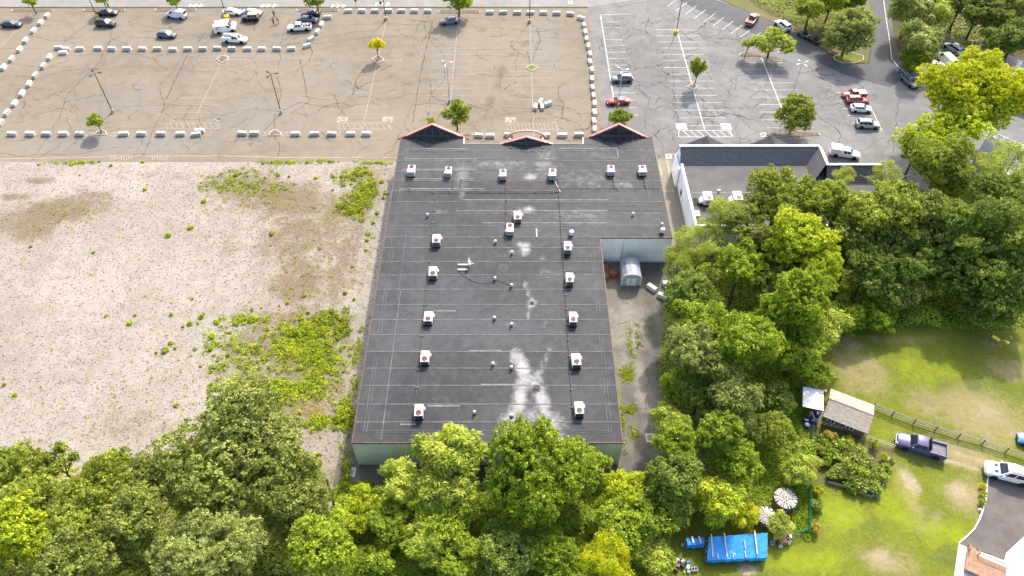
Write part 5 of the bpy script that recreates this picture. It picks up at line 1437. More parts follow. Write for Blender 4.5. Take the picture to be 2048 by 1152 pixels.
brow([(99, 114), (86.5, 131), (70, 150), (58, 167), (44, 186), (29, 206), (14, 225), (1.5, 245)], 1.55, 'from the top in the inner left column')
for (x, y, r), l in zip(((1081, 203, 1.2), (1071, 213, 1.5), (1084, 213, 1.75), (1096, 207, .5)), ('back', 'left', 'front', 'right')):
    block(x, y, r, f'concrete block, {l} one of the heap of four in the lot')
block(1304, 575, -.75, 'weathered concrete block lying askew right of the grey shed', z=.035)
block(1326, 592, -.55, 'concrete block half under the trees right of the shed', z=.035)
block(1336, 567, .1, 'small concrete block by the trees at the notch corner', z=.035)

# planting islands
M_kerb = plain('kerb_concrete', (.55, .50, .43), .9, .15, 1.2, bump=.2)
M_mulch = plain('mulch', (.17, .12, .085), .95, .4, 2, bump=.6)
M_grass = plain('island_grass', (.14, .16, .02), .95, .35, 2, bump=.6)
def island(label, pts, fill, w=.18, h=.15):
    P_ = [at(x, y) for x, y in pts]; c = sum(P_, Vector()) / len(P_)
    t = thing('planting_island', label, 'kerbed island', (c.x, c.y, .02), 0, 'kerbed islands of the car parks')
    q = [p - c for p in P_]; n = len(q)
    inner = [v * (1 - w / max(.5, v.length)) for v in q]
    MB().add([(v.x, v.y, .09) for v in inner], [tuple(range(n))]).build('bed', fill, t)
    for i in range(n):
        j = (i + 1) % n
        m = MB(); a, b, d, e = q[i], q[j], inner[j], inner[i]
        e0 = .004
        m.prism([(a.lerp(b, e0).x, a.lerp(b, e0).y), (b.lerp(a, e0).x, b.lerp(a, e0).y), (d.lerp(e, e0).x, d.lerp(e, e0).y), (e.lerp(d, e0).x, e.lerp(d, e0).y)], 0, h)
        m.build('kerb', M_kerb, t)
def strip(x0, x1, y, hh=2.2):
    return [(x0, y), (x0 + 3, y - hh), (x1 - 3, y - hh), (x1, y), (x1 - 3, y + hh), (x0 + 3, y + hh)]
island('kerbed strip under the tree at the upper left corner', strip(22, 108, 21.5), M_mulch)
island('kerbed strip under the second roadside tree', strip(166, 252, 21), M_mulch)
island('kerbed strip under the third roadside tree behind the white van', strip(309, 394, 20.5), M_mulch)
island('kerbed strip under the roadside tree behind the dark blue car', strip(592, 679, 21.5), M_mulch)
island('long kerbed strip under the round roadside tree', strip(875, 961, 24), M_mulch)
island('pointed empty island below the long middle row of blocks', [(433, 119), (444, 111.5), (457, 114), (457, 120), (444, 127)], M_mulch)
island('pointed island under the golden yellow tree', [(743, 119), (756, 110.5), (768, 118), (768, 122), (754, 127.5)], M_mulch)
island('pointed island under the reddish green tree', [(187, 270.5), (195, 263), (203, 258.5), (213, 264), (214, 270.5)], M_mulch)
island('triangular white kerbed island in the lower block row', [(536, 271.5), (540, 265.5), (549, 259.5), (562, 265.5), (562, 271.5)], M_mulch)
island('small diamond island of green turf in the empty lot', [(1051, 136.5), (1063, 129.5), (1077, 136), (1064, 143)], M_grass)
island('diamond island under the narrow upright tree', [(1373, 174), (1385, 167), (1397, 174), (1386, 180.5)], M_mulch)
island('curved island under the wide flat topped tree', [(1477, 112), (1480, 107), (1490, 104.5), (1510, 108), (1530, 111), (1550, 115), (1572, 121), (1548, 123.5), (1520, 112.5)], M_mulch)
island('long kerbed strip under the full round tree by the shop', [(1530, 275), (1530, 271), (1576, 266), (1588, 258), (1600, 265), (1638, 267), (1640, 271)], M_mulch)
island('kerbed grass island under the spreading grey-green tree', [(1666, 114), (1682, 108), (1705, 106), (1727, 112), (1727, 121), (1706, 127.5), (1684, 126.5), (1670, 121)], M_grass)
island('short kerbed strip at the right shoulder of the left gable', strip(922, 947, 270, 1.6), M_mulch)
# kerbs along the access road
for pl, l in (([(1764, -20), (1772, 40), (1780, 90), (1783, 118), (1795, 134), (1812, 147)], 'low kerb on the right of the access road'),):
    w = [at(*p) for p in pl]; c = w[0]; t = thing('kerb', l, 'kerb', (c.x, c.y, .02))
    for a, b in zip(w[:-1], w[1:]):
        d = b - a; m = MB().box(0, d.length - .02, -.09, .09, 0, .15); m.build('kerb_stone', M_kerb, t, (a.x - c.x, a.y - c.y, 0), math.atan2(d.y, d.x))

# lamp posts
M_pole = plain('bronze_pole', (.085, .07, .055), .6, .2)
M_polew = plain('pale_pole', (.55, .53, .5), .5, .15)
M_ybase = plain('yellow_base', (.75, .48, .03), .7, .15)
M_cbase = plain('concrete_base', (.45, .38, .25), .9, .2)
def lamp(px, py, label, h=9.6, basem=M_cbase, heads=3, pole=None, br=.32):
    p = at(px, py); t = thing('street_lamp', label, 'street lamp', (p.x, p.y, .02), random.uniform(-.2, .2), 'lamp posts of the car parks')
    MB().lathe([(br, 0), (br, .75), (br * .9, .8)], 12).build('base', basem, t)
    MB().tube([(0, 0, .8), (0, 0, h)], [.11, .075], 8).build('pole', pole or M_pole, t)
    for k in range(heads):
        a = 2 * math.pi * k / heads + (0 if heads == 2 else .3); c, s = math.cos(a), math.sin(a)
        ar = MB().tube([(0, 0, h - .1), (c * .5, s * .5, h + .05), (c * .8, s * .8, h)], .04, 5).build('arm', pole or M_pole, t)
        hd = MB().add([(.7, -.2, -.06), (1.45, -.24, -.08), (1.45, .24, -.08), (.7, .2, -.06), (.75, -.14, .1), (1.4, -.18, .07), (1.4, .18, .07), (.75, .14, .1)], [(3, 2, 1, 0), (4, 5, 6, 7), (0, 1, 5, 4), (1, 2, 6, 5), (2, 3, 7, 6), (3, 0, 4, 7)])
        hd.build('lamp_head', pole or M_pole, t, (0, 0, h), a)
lamp(226, 225, 'dark lamp post on a round base above the reddish tree')
lamp(562.5, 227, 'dark lamp post on a round base above the triangular island')
lamp(899, 205, 'pale headed lamp post rising behind the left gable tree', pole=M_polew)
lamp(772, 40, 'lamp post cut by the top edge above the golden tree', br=.45)
lamp(1059, 45, 'lamp post cut by the top edge behind the top block row', br=.45)
lamp(1352, 67, 'lamp post with yellow base in the grey lot', basem=M_ybase, br=.5)
lamp(454, 37, 'lamp post with yellow base among the parked vans', basem=M_ybase, br=.7)
lamp(195, 36, 'lamp post with yellow base beside the dark cars', basem=M_ybase, br=.5)
lamp(1579, 205, 'pale lamp post behind the full round tree by the shop', pole=M_polew, heads=4)
lamp(1236, 212, 'pale lamp post beside the red coupe', pole=M_polew, h=8.8)
for x, y, l in ((713, 15, 'black road sign post beside the top block row, left one'), (763, 20, 'black road sign post beside the top block row, right one')):
    p = at(x, y); t = thing('sign_post', l, 'sign', (p.x, p.y, .03), 0, 'sign posts by the road')
    MB().tube([(0, 0, 0), (0, 0, 2.2)], .04, 6).build('post', M_black, t); MB().box(-.3, .3, .045, .07, 1.5, 2.2).build('plate', plain('sign_back', (.12, .12, .13)), t)
# drain grates
M_grate = plain('iron_grate', (.07, .06, .055), .8)
for x, y, z, l in ((1337, 313, .045, 'square drain grate in the alley by the shop'), (702, 945, .034, 'rusty drain grate at the rear left corner of the yard'), (1300, 876, .034, 'stone rimmed drain grate in the service yard'), (1527, 270, .024, 'square drain grate in front of the shop porch'), (1141, 5, .034, 'drain grate in the road at the top edge')):
    p = at(x, y); t = thing('drain_grate', l, 'drain grate', (p.x, p.y, z), 0, 'drain grates in the pavements')
    MB().box(-.62, .62, -.72, .72, 0, .03).build('frame', M_kerb, t)
    for k in range(6): MB().box(-.36 + k * .13, -.29 + k * .13, -.45, .45, .031, .045).build('grate_bar', M_grate, t)

# ================================================================== VEHICLES
M_glass = plain('car_glass', (.018, .022, .03), .08, .1, 1, spec=.6)
M_tyre = plain('tyre', (.018, .018, .018), .85)
M_rim = plain('alloy_rim', (.45, .45, .46), .3, .1, 4, metal=.8)
M_plast = plain('black_plastic', (.03, .03, .032), .6)
M_lampw = plain('headlight_glass', (.75, .76, .75), .1, .05)
M_lampr = plain('taillight_red', (.35, .01, .01), .2, .1)
M_chrome = plain('chrome', (.6, .6, .6), .2, .05, metal=.9)
def cpaint(name, c):
    return plain('paint_' + name, c, .32, .05, .8, spec=.5, coat=.8)
PA = {k: cpaint(k, c) for k, c in dict(white=(.78, .79, .80), silver=(.42, .44, .46), dark=(.035, .038, .045), navy=(.025, .035, .075), slate=(.10, .125, .145), grey=(.16, .175, .19), red=(.40, .025, .02), maroon=(.24, .02, .025), black=(.014, .014, .016), green=(.03, .055, .05), purple=(.075, .075, .20), blue=(.05, .26, .55), cream=(.62, .6, .55)).items()}
WHEEL = {}
def wheel_meshes(r, w):
    if (r, w) not in WHEEL:
        ty = MB(); ty.lathe([(r * .62, -w / 2), (r * .94, -w / 2), (r, -w * .3), (r, w * .3), (r * .94, w / 2), (r * .62, w / 2)], 18)
        ri = MB(); ri.lathe([(r * .62, -w * .45), (r * .6, w * .34), (r * .25, w * .40), (0, w * .42)], 18)
        for k in range(5):
            a = k * 1.2566; ri.add([(math.cos(a - .18) * r * .2, math.sin(a - .18) * r * .2, w * .47), (math.cos(a - .12) * r * .58, math.sin(a - .12) * r * .58, w * .45), (math.cos(a + .12) * r * .58, math.sin(a + .12) * r * .58, w * .45), (math.cos(a + .18) * r * .2, math.sin(a + .18) * r * .2, w * .47)], [(0, 1, 2, 3)])
        WHEEL[(r, w)] = (ty.mesh('wheel', M_tyre, True), ri.mesh('rim', M_rim, True))
    return WHEEL[(r, w)]
KIND = {  # length, width, body stations (x, width factor, top z), ground clearance, cabin base x0,x1, roof x0,x1, base z, roof z, wheel r, axles
    'sedan': (4.8, 1.84, [(-2.40, .80, .72), (-2.28, .93, .98), (-1.5, 1, 1.02), (-.2, 1, 1.0), (.95, 1, .98), (1.9, .97, .86), (2.28, .88, .74), (2.40, .74, .62)], .24, -1.95, 1.15, -1.05, .35, .97, 1.45, .33, (-1.38, 1.42)),
    'coupe': (4.95, 1.84, [(-2.47, .80, .72), (-2.35, .93, .97), (-1.5, 1, 1.0), (-.2, 1, .97), (.95, 1, .95), (1.95, .97, .84), (2.33, .88, .72), (2.47, .74, .6)], .22, -1.9, 1.05, -.85, .2, .94, 1.37, .33, (-1.40, 1.45)),
    'hatch': (4.45, 1.82, [(-2.22, .84, .78), (-2.15, .94, 1.0), (-1.4, 1, 1.02), (-.2, 1, 1.0), (.85, 1, .98), (1.75, .97, .88), (2.12, .88, .76), (2.22, .74, .62)], .24, -2.12, 1.05, -1.55, .25, .97, 1.5, .33, (-1.28, 1.34)),
    'suv': (4.75, 1.9, [(-2.37, .86, .85), (-2.3, .96, 1.1), (-1.4, 1, 1.12), (-.2, 1, 1.1), (.95, 1, 1.08), (1.95, .97, 1.0), (2.28, .9, .88), (2.37, .78, .7)], .3, -2.27, 1.15, -1.9, .35, 1.06, 1.74, .37, (-1.38, 1.42)),
    'bigsuv': (5.3, 2.02, [(-2.65, .88, .95), (-2.58, .96, 1.2), (-1.4, 1, 1.22), (-.2, 1, 1.2), (1.0, 1, 1.18), (2.2, .97, 1.1), (2.55, .9, .95), (2.65, .8, .75)], .34, -2.55, 1.2, -2.25, .45, 1.16, 1.9, .40, (-1.55, 1.6)),
    'minivan': (5.0, 1.96, [(-2.5, .86, .85), (-2.43, .96, 1.08), (-1.4, 1, 1.1), (-.2, 1, 1.08), (1.15, 1, 1.04), (2.1, .96, .92), (2.42, .86, .78), (2.5, .74, .64)], .24, -2.4, 1.55, -2.05, .55, 1.03, 1.74, .35, (-1.5, 1.55)),
    'van': (5.5, 2.0, [(-2.75, .92, .9), (-2.7, .98, 1.2), (-1.4, 1, 1.22), (-.2, 1, 1.2), (1.4, 1, 1.18), (2.3, .96, 1.05), (2.68, .88, .9), (2.75, .76, .7)], .3, -2.68, 1.75, -2.6, .95, 1.16, 2.1, .37, (-1.65, 1.7)),
    'jeep': (4.1, 1.85, [(-2.0, .9, .95), (-1.95, .96, 1.1), (-1.2, 1, 1.12), (.0, 1, 1.1), (.7, .95, 1.1), (1.7, .8, 1.05), (2.0, .78, .98), (2.05, .74, .8)], .4, -1.9, .75, -1.85, .45, 1.08, 1.82, .41, (-1.2, 1.25)),
    'pickup': (5.75, 2.0, [(-2.87, .92, .86), (-2.8, .98, .92), (-1.6, 1, .92), (-.62, 1, .92), (-.6, 1, 1.16), (1.2, 1, 1.14), (2.35, .97, 1.06), (2.76, .9, .92), (2.87, .8, .74)], .34, -.72, 1.45, -.45, .75, 1.12, 1.84, .40, (-1.75, 1.78)),
}
def pick(t, name, mb, mat, smooth=False): return mb.build(name, mat, t, smooth=smooth)
def car(kind, px, py, hd, paint, label, name=None, cat=None, group='parked vehicles', z=.02, roofm=None, extra=None, length=None):
    L, Wd, st, gc, b0, b1, r0, r1, zb, zr, wr, ax = KIND[kind]
    p = at(px, py, .75 if kind not in ('van',) else 1.0)
    if isinstance(hd, tuple):
        q = at(px + hd[0], py + hd[1], .75); a = math.atan2(q.y - p.y, q.x - p.x)
    else: a = math.radians(hd)
    names = {'sedan': 'parked_car', 'coupe': 'parked_car', 'hatch': 'parked_car', 'suv': 'parked_car', 'bigsuv': 'parked_car', 'minivan': 'minivan', 'van': 'van', 'jeep': 'jeep', 'pickup': 'pickup_truck'}
    cats = {'minivan': 'minivan', 'van': 'van', 'pickup': 'pickup', 'jeep': 'car'}
    t = thing(name or names[kind], label, cat or cats.get(kind, 'car'), (p.x, p.y, z), a, group)
    if length: t.scale = (length / L,) * 3
    pm = PA[paint]; hw = Wd / 2; rm = roofm or pm
    secs = []
    for i, (x, f, zt) in enumerate(st):
        w = hw * f; g = gc + (.12 if i in (0, len(st) - 1) else 0)
        secs.append([(x, -w * .9, g), (x, w * .9, g), (x, w, g + .14), (x, w, zt - .28), (x, w * .96, zt - .08), (x, w * .84, zt), (x, 0, zt + .03), (x, -w * .84, zt), (x, -w * .96, zt - .08), (x, -w, zt - .28), (x, -w, g + .14)])
    pick(t, 'body', MB().loft(secs), pm, True)
    # cabin shell: painted frustum, panes set proud of it
    wb, wt = hw * .9, hw * (.70 if kind not in ('van', 'minivan', 'jeep') else .82)
    bl = [Vector((b0, -wb, zb)), Vector((b1, -wb, zb)), Vector((b1, wb, zb)), Vector((b0, wb, zb))]
    tl = [Vector((r0, -wt, zr - .05)), Vector((r1, -wt, zr - .05)), Vector((r1, wt, zr - .05)), Vector((r0, wt, zr - .05))]
    ul = [Vector((r0 + .15, -wt * .86, zr)), Vector((r1 - .18, -wt * .86, zr)), Vector((r1 - .18, wt * .86, zr)), Vector((r0 + .15, wt * .86, zr))]
    pick(t, 'cabin', MB().loft([bl, tl, ul], True), rm, True)
    def pane(name, A, Bq, C, D, u0, u1, v0, v1, mat=M_glass):
        n = (Bq - A).cross(D - A).normalized()
        ctr = (A + Bq + C + D) / 4
        if n.dot(ctr - Vector(((b0 + b1) / 2, 0, zb))) < 0: n = -n
        f = lambda u, v: A.lerp(Bq, u).lerp(D.lerp(C, u), v) + n * .012
        pick(t, name, MB().quad(f(u0, v0), f(u1, v0), f(u1, v1), f(u0, v1)), mat)
    pane('windshield', bl[1], bl[2], tl[2], tl[1], .06, .94, .08, .94)
    if kind != 'pickup': pane('rear_window', bl[0], bl[3], tl[3], tl[0], .1, .9, .25, .92)
    else: pane('rear_window', bl[0], bl[3], tl[3], tl[0], .15, .85, .15, .85)
    ns = {'coupe': [(.16, .52), (.56, .84)], 'pickup': [(.1, .46), (.52, .86)], 'van': [(.80, .97)], 'jeep': [(.08, .36), (.42, .66), (.7, .95)], 'minivan': [(.08, .36), (.39, .62), (.65, .9)], 'suv': [(.06, .28), (.32, .58), (.62, .9)], 'bigsuv': [(.05, .28), (.32, .58), (.62, .88)]}.get(kind, [(.14, .30), (.33, .58), (.61, .86)])
    for (A, Bq, C, D) in ((bl[0], bl[1], tl[1], tl[0]), (bl[3], bl[2], tl[2], tl[3])):
        for u0, u1 in ns: pane('side_window', A, Bq, C, D, u0, u1, .12, .88)
    ty, ri = wheel_meshes(wr, .24)
    arch = MB().lathe([(wr * 1.15, 0), (wr * 1.13, .012), (0, .012)], 16).mesh('wheel_arch', M_plast)
    for x in ax:
        for s in (-1, 1):
            place('wheel_arch', arch, t, (x, s * (hw - .004), wr + .02), (-s * math.pi / 2, 0, 0))
            w = place('wheel', ty, t, (x, s * (hw - .075), wr), (-s * math.pi / 2, 0, 0))
            place('rim', ri, w)
    xf, xr = st[-1][0], st[0][0]; zf = st[-2][2] - .12
    for s in (-1, 1):
        pick(t, 'headlight', MB().box(xf - .20, xf - .03, s * hw * .62 - .17, s * hw * .62 + .17, zf - .08, zf + .07), M_lampw)
        pick(t, 'taillight', MB().box(xr - .015, xr + .12, s * hw * .76 - .13, s * hw * .76 + .13, .78, st[1][2] - .04), M_lampr)
        pick(t, 'mirror', MB().box(b1 - .42, b1 - .24, s * (hw + .03) - .09, s * (hw + .03) + .09, zb + .02, zb + .18), rm)
    pick(t, 'front_bumper', MB().box(xf - .02, xf + .05, -hw * .7, hw * .7, gc + .1, gc + .3), M_plast if kind not in ('pickup', 'bigsuv') else M_chrome)
    pick(t, 'rear_bumper', MB().box(xr - .06, xr + .02, -hw * .8, hw * .8, gc + .12, gc + .32), M_plast if kind not in ('pickup',) else M_chrome)
    if kind == 'pickup':
        y1 = hw * .97
        bm_ = MB().box(-2.83, -.78, -y1, -y1 + .13, .90, 1.22).box(-2.83, -.78, y1 - .13, y1, .90, 1.22).box(-2.83, -2.75, -y1 + .132, y1 - .132, .90, 1.21).box(-.86, -.78, -y1 + .132, y1 - .132, .90, 1.21)
        pick(t, 'bed_sides', bm_, pm)
        pick(t, 'bed_floor', MB().box(-2.74, -.87, -y1 + .14, y1 - .14, .945, .965), plain('bed_liner', (.17, .165, .165), .8))
    if kind in ('suv', 'bigsuv'):
        for s in (-1, 1): pick(t, 'roof_rail', MB().box(r0 + .3, r1 - .3, s * wt * .8 - .025, s * wt * .8 + .025, zr - .01, zr + .05), M_plast)
    if extra: extra(t)
    return t
def box_load(t):
    M_tan = plain('tan_cover', (.50, .44, .36), .8)
    pick(t, 'bed_cover', MB().chbox(-2.82, -.8, -.95, .95, 1.223, 1.27, .02), M_tan)
def caps(t):        # service body
    for s in (-1, 1): pick(t, 'tool_box', MB().chbox(-2.85, -.8, s * .85 - .18, s * .85 + .18, .88, 1.55, .03), PA['white'])
    pick(t, 'ladder_rack', MB().box(-2.7, 1.0, -.55, -.49, 1.95, 2.0).box(-2.7, 1.0, .49, .55, 1.95, 2.0).box(-2.6, -2.54, -.7, .7, 1.9, 1.949).box(-.8, -.74, -.7, .7, 1.9, 1.949), M_chrome)
def red_load(t):
    for k in range(4):
        pick(t, 'load', MB().cbox(-2.4 + k * .45, random.uniform(-.4, .4), 1.15, .4, .7, .35, random.uniform(-.5, .5)), [PA['red'], PA['white'], PA['red'], PA['cream']][k])
    pick(t, 'open_door', MB().add([(1.25, -1.0, .5), (.75, -1.75, .5), (.75, -1.75, 1.1), (1.25, -1.0, 1.1), (1.15, -.95, 1.7), (.8, -1.6, 1.65), (1.22, -1.05, .5), (.72, -1.8, .5), (.72, -1.8, 1.1), (1.22, -1.05, 1.1)], [(0, 1, 2, 3), (3, 2, 5, 4), (9, 8, 7, 6)]), PA['white'])
def number_mark(t):
    # red figures 27 on the van side facing the lot (-y side of a van heading +x)
    y = -KIND['van'][1] / 2 * .955
    m = MB()
    def bar(x0, z0, x1, z1, w=.07):
        d = Vector((x1 - x0, 0, z1 - z0)); n = Vector((-d.z, 0, d.x)).normalized() * w
        A, Bq = Vector((x0, y, z0)), Vector((x1, y, z1)); dy = Vector((0, (A.z - 1.2) * .17 - .02, 0))
        f = lambda v: (v.x, -(1.0 * .9 + (1.0 * (.82 - .9)) * (v.z - 1.16) / .89) - .03, v.z)
        m.add([f(A - n), f(Bq - n), f(Bq + n), f(A + n)], [(0, 1, 2, 3)])
    bar(-2.2, 1.85, -1.75, 1.85); bar(-1.75, 1.85, -1.75, 1.6); bar(-1.75, 1.6, -2.2, 1.3); bar(-2.2, 1.3, -1.75, 1.3)
    bar(-1.55, 1.85, -1.1, 1.85); bar(-1.1, 1.85, -1.4, 1.3)
    pick(t, 'fleet_number', m, plain('red_print', (.5, .03, .04), .5))
# west lot
car('sedan', 22, 47, (10, .3), 'green', 'dark green sedan alone at the left edge of the car park')
car('sedan', 214, 24, (10, 0), 'dark', 'dark sedan, farther of the two beside the second roadside tree')
car('suv', 211, 46, (10, .5), 'dark', 'dark hatchback, nearer of the two beside the yellow lamp base')
car('van', 352, 27, (-10, .5), 'white', 'plain white van parked in front of the third roadside tree', length=5.3)
car('hatch', 333, 68, (10, .6), 'slate', 'dark grey hatchback alone above the middle block row')
car('sedan', 464, 23, (10, .4), 'white', 'white sedan at the rear of the parked group by the road')
car('sedan', 504, 24, (10, .6), 'silver', 'silver sedan partly hidden behind the black jeep')
car('jeep', 501, 35, (-10, .3), 'black', 'black jeep with a tan soft top', roofm=plain('tan_soft_top', (.42, .38, .30), .9), length=4.3)
car('van', 451, 48, (10, .3), 'white', 'white van, farther of the two beside the service truck', length=5.0)
car('van', 449, 55.5, (10, .4), 'white', 'white van with red numbers on its side', extra=number_mark, length=5.2)
car('pickup', 470, 78, (10, .5), 'white', 'white service truck with tool boxes and a roof rack', extra=caps)
car('sedan', 621, 26, (-10, .2), 'navy', 'dark blue sedan under the fourth roadside tree')
car('sedan', 615, 38, (10, .4), 'slate', 'grey-blue sedan directly behind the white pickup')
car('pickup', 599, 54, (-10, .4), 'white', 'white pickup with an open door and red cargo in its bed', extra=red_load)
car('sedan', 899, 41, (-10, 1), 'grey', 'dark grey sedan alone in front of the round roadside tree')
# east lot
car('suv', 1244, 157, (-10, .5), 'slate', 'grey-blue SUV with a pale roof in the first row of the grey lot')
car('coupe', 1236.5, 201, (-10, .4), 'red', 'bright red coupe in the first row of the grey lot')
car('pickup', 1505, 38, (5, -7), 'red', 'red pickup parked at the dark asphalt edge')
car('suv', 1566, 50, (-8, -6), 'white', 'white car half hidden behind the wide flat topped tree')
car('pickup', 1709, 187, (-10, .3), 'red', 'red pickup with a tan bed cover at the head of the row', extra=box_load, length=5.2)
car('suv', 1715, 200, (10, .4), 'maroon', 'red SUV with a tan striped roof second in the row', roofm=PA['maroon'])
car('hatch', 1722.5, 216, (10, .5), 'white', 'white hatchback third in the row')
car('suv', 1736, 248, (10, .6), 'silver', 'silver SUV at the near end of the row')
car('suv', 1820, 162, (9, 7.5), 'grey', 'dark grey SUV parked by the kerb under the yellow tree')
car('minivan', 1908, 96, (-10, -6.5), 'silver', 'silver minivan farthest back by the dark trees')
car('van', 1893, 118, (-10, -6.5), 'white', 'white cargo van between the minivan and the yellow tree', length=5.8)
car('coupe', 1878, 131, (-10, -6.5), 'white', 'white sporty car with dark glass beside the cargo van')
car('sedan', 1981, 163, (-8, -6), 'silver', 'silver car glimpsed through the right half of the yellow tree')
car('sedan', 1945, 204, (8, 5), 'white', 'white car glimpsed through the middle of the yellow tree')
car('sedan', 1962, 222, (8, 5), 'slate', 'blue-grey car glimpsed low through the yellow tree')
def plough(t):
    pick(t, 'utility_box', MB().chbox(-2.9, -.75, -1.0, 1.0, .9, 2.0, .05), PA['white'])
car('pickup', 1690, 306, (10, 1.5), 'white', 'white utility truck behind the parapet of the shop', extra=plough)
# trailer with four-wheelers
p = at(1618, 72, .5); q = at(1640, 84, .5); a = math.atan2(q.y - p.y, q.x - p.x)
for k, (x, y, c, l) in enumerate(((1608, 69, 'slate', 'dark open utility cart, left one of the pair at the lot edge'), (1630, 80, 'green', 'dark open utility cart, right one of the pair at the lot edge'))):
    p = at(x, y, .5); t = thing('utility_cart', l, 'cart', (p.x, p.y, .035), a, 'utility carts at the lot edge')
    MB().chbox(-1.5, 1.5, -.8, .8, .35, .75, .06).build('body', PA[c], t)
    MB().box(-1.4, -.3, -.7, .7, .76, .80).build('bed_floor', M_plast, t)
    MB().box(.1, .7, -.7, .7, .76, 1.0).box(.1, .22, -.7, .7, 1.002, 1.45).build('seat', M_plast, t)
    r = MB()
    for sx in (0.0, 1.1):
        for s in (-.72, .72): r.tube([(sx, s, .76), (sx, s, 1.75)], .03, 5)
    r.tube([(0, -.72, 1.75), (1.1, -.72, 1.75), (1.1, .72, 1.75), (0, .72, 1.75)], .03, 5); r.build('roll_cage', M_plast, t)
    ty, ri = wheel_meshes(.30, .24)
    for sx in (-1, 1):
        for s in (-1, 1): w = place('wheel', ty, t, (sx, s * .8, .30), (-s * math.pi / 2, 0, 0)); place('rim', ri, w)
# gardens
def toolbar(t): pick(t, 'rack', MB().box(-.83, -.77, -.9, .9, 1.25, 1.9).box(-.82, -.78, -.85, .85, 1.902, 1.95), M_plast)
car('pickup', 1842, 892, (-10, -2.9), 'purple', 'dark blue pickup with an empty grey bed on the grass', z=.03, extra=toolbar, length=6.6)
car('bigsuv', 2016, 947, (-10, -2.5), 'white', 'white SUV with dark hood vents at the top of the driveway', z=.05, length=6.0,
    extra=lambda t: [pick(t, 'hood_vent', MB().box(1.35, 1.75, s * .45 - .16, s * .45 + .16, 1.2, 1.215), M_plast) for s in (-1, 1)])
car('hatch', 2070, 882, (-10, -2.5), 'blue', 'bright blue car cut by the right edge of the lawn', z=.03)

# ------------------------------------------------------------------ people
M_skin = plain('skin', (.45, .28, .2), .6)
def person(px, py, face, label, shirt, trousers, arms):
    p = at(px, py); t = thing('person', label, 'person', (p.x, p.y, .02), face, 'people standing in the car park')
    def skin(name, verts, edges, radii, mat, parent):
        me = bpy.data.meshes.new(name); me.from_pydata(verts, edges, []); me.materials.append(mat)
        o = place(name, me, parent)
        m = o.modifiers.new('skin', 'SKIN'); m.use_smooth_shade = True
        for i, r in enumerate(radii): me.skin_vertices[0].data[i].radius = (r, r)
        me.skin_vertices[0].data[0].use_root = True
        s = o.modifiers.new('smooth', 'SUBSURF'); s.levels = 1; s.render_levels = 1
        return o
    V = [(0, 0, .95), (0, 0, 1.2), (0, 0, 1.42), (0, 0, 1.52), (0, .02, 1.6), (0, .02, 1.72),
         (.1, 0, .9), (.11, .03, .5), (.11, 0, .08), (.11, .14, .04), (-.1, 0, .9), (-.12, .02, .5), (-.13, -.02, .08), (-.13, .12, .04),
         (.2, 0, 1.42), (.27 + arms[0], .02, 1.15), (.26 + arms[0], .16 + arms[1], 1.0 + arms[1]), (.25 + arms[0], .22 + arms[1], .95 + arms[1] * 1.2),
         (-.2, 0, 1.42), (-.27, .0, 1.15), (-.27, .1, .92), (-.27, .13, .84)]
    E_ = [(0, 1), (1, 2), (2, 3), (3, 4), (4, 5), (0, 6), (6, 7), (7, 8), (8, 9), (0, 10), (10, 11), (11, 12), (12, 13), (2, 14), (14, 15), (15, 16), (16, 17), (2, 18), (18, 19), (19, 20), (20, 21)]
    R_ = [.13, .12, .13, .055, .09, .085, .085, .06, .045, .04, .085, .06, .045, .04, .06, .045, .036, .035, .06, .045, .036, .035]
    b = skin('body', V, E_, R_, M_skin, t)
    keep = [0, 1, 2, 14, 15, 18, 19]; mp = {k: i for i, k in enumerate(keep)}
    skin('shirt', [V[k] for k in keep], [(mp[a], mp[c]) for a, c in E_ if a in mp and c in mp], [R_[k] + .025 for k in keep], plain('cloth_' + shirt[0], shirt[1], .9), t)
    keep = [0, 6, 7, 8, 10, 11, 12]; mp = {k: i for i, k in enumerate(keep)}
    skin('trousers', [V[k] for k in keep], [(mp[a], mp[c]) for a, c in E_ if a in mp and c in mp], [R_[k] + .022 for k in keep], plain('cloth_' + trousers[0], trousers[1], .9), t)
    MB().lathe([(.10, 1.66), (.108, 1.72), (.09, 1.79), (.0, 1.82)], 10, (0, .0, 0)).build('hair', plain('dark_hair', (.03, .025, .02), .8), t, smooth=True)
    for s in (-.04, .04): MB().cbox(s, .105, 1.68, .025, .02, .015).build('eye', M_black, t)
    MB().cbox(0, .115, 1.655, .025, .04, .035).build('nose', M_skin, t)
    for s in (1, -1):     # hands: palm, four fingers and a thumb
        h = Vector(V[17] if s > 0 else V[21])
        m = MB().cbox(h.x, h.y, h.z - .04, .035, .08, .09)
        for k in range(4): m.tube([(h.x, h.y - .03 + k * .02, h.z - .08), (h.x, h.y - .028 + k * .02, h.z - .13), (h.x - s * .02, h.y - .025 + k * .02, h.z - .16 + abs(k - 1.5) * .008)], .009, 5)
        m.tube([(h.x, h.y + .04, h.z - .04), (h.x - s * .01, h.y + .065, h.z - .08), (h.x - s * .015, h.y + .06, h.z - .11)], .01, 5)
        m.build('hand', M_skin, t)
person(549, 34, 3.4, 'person in dark clothes standing farthest back in the car park group', ('black', (.03, .03, .035)), ('denim', (.05, .06, .09)), (0, .1))
person(548, 49, 1.2, 'person in dark top on the left of the near pair in the car park', ('navy', (.03, .035, .06)), ('charcoal', (.05, .05, .055)), (.04, .2))
person(557, 47, 2.2, 'person in grey trousers on the right of the near pair in the car park', ('brown', (.08, .06, .055)), ('grey', (.20, .2, .21)), (.02, .12))
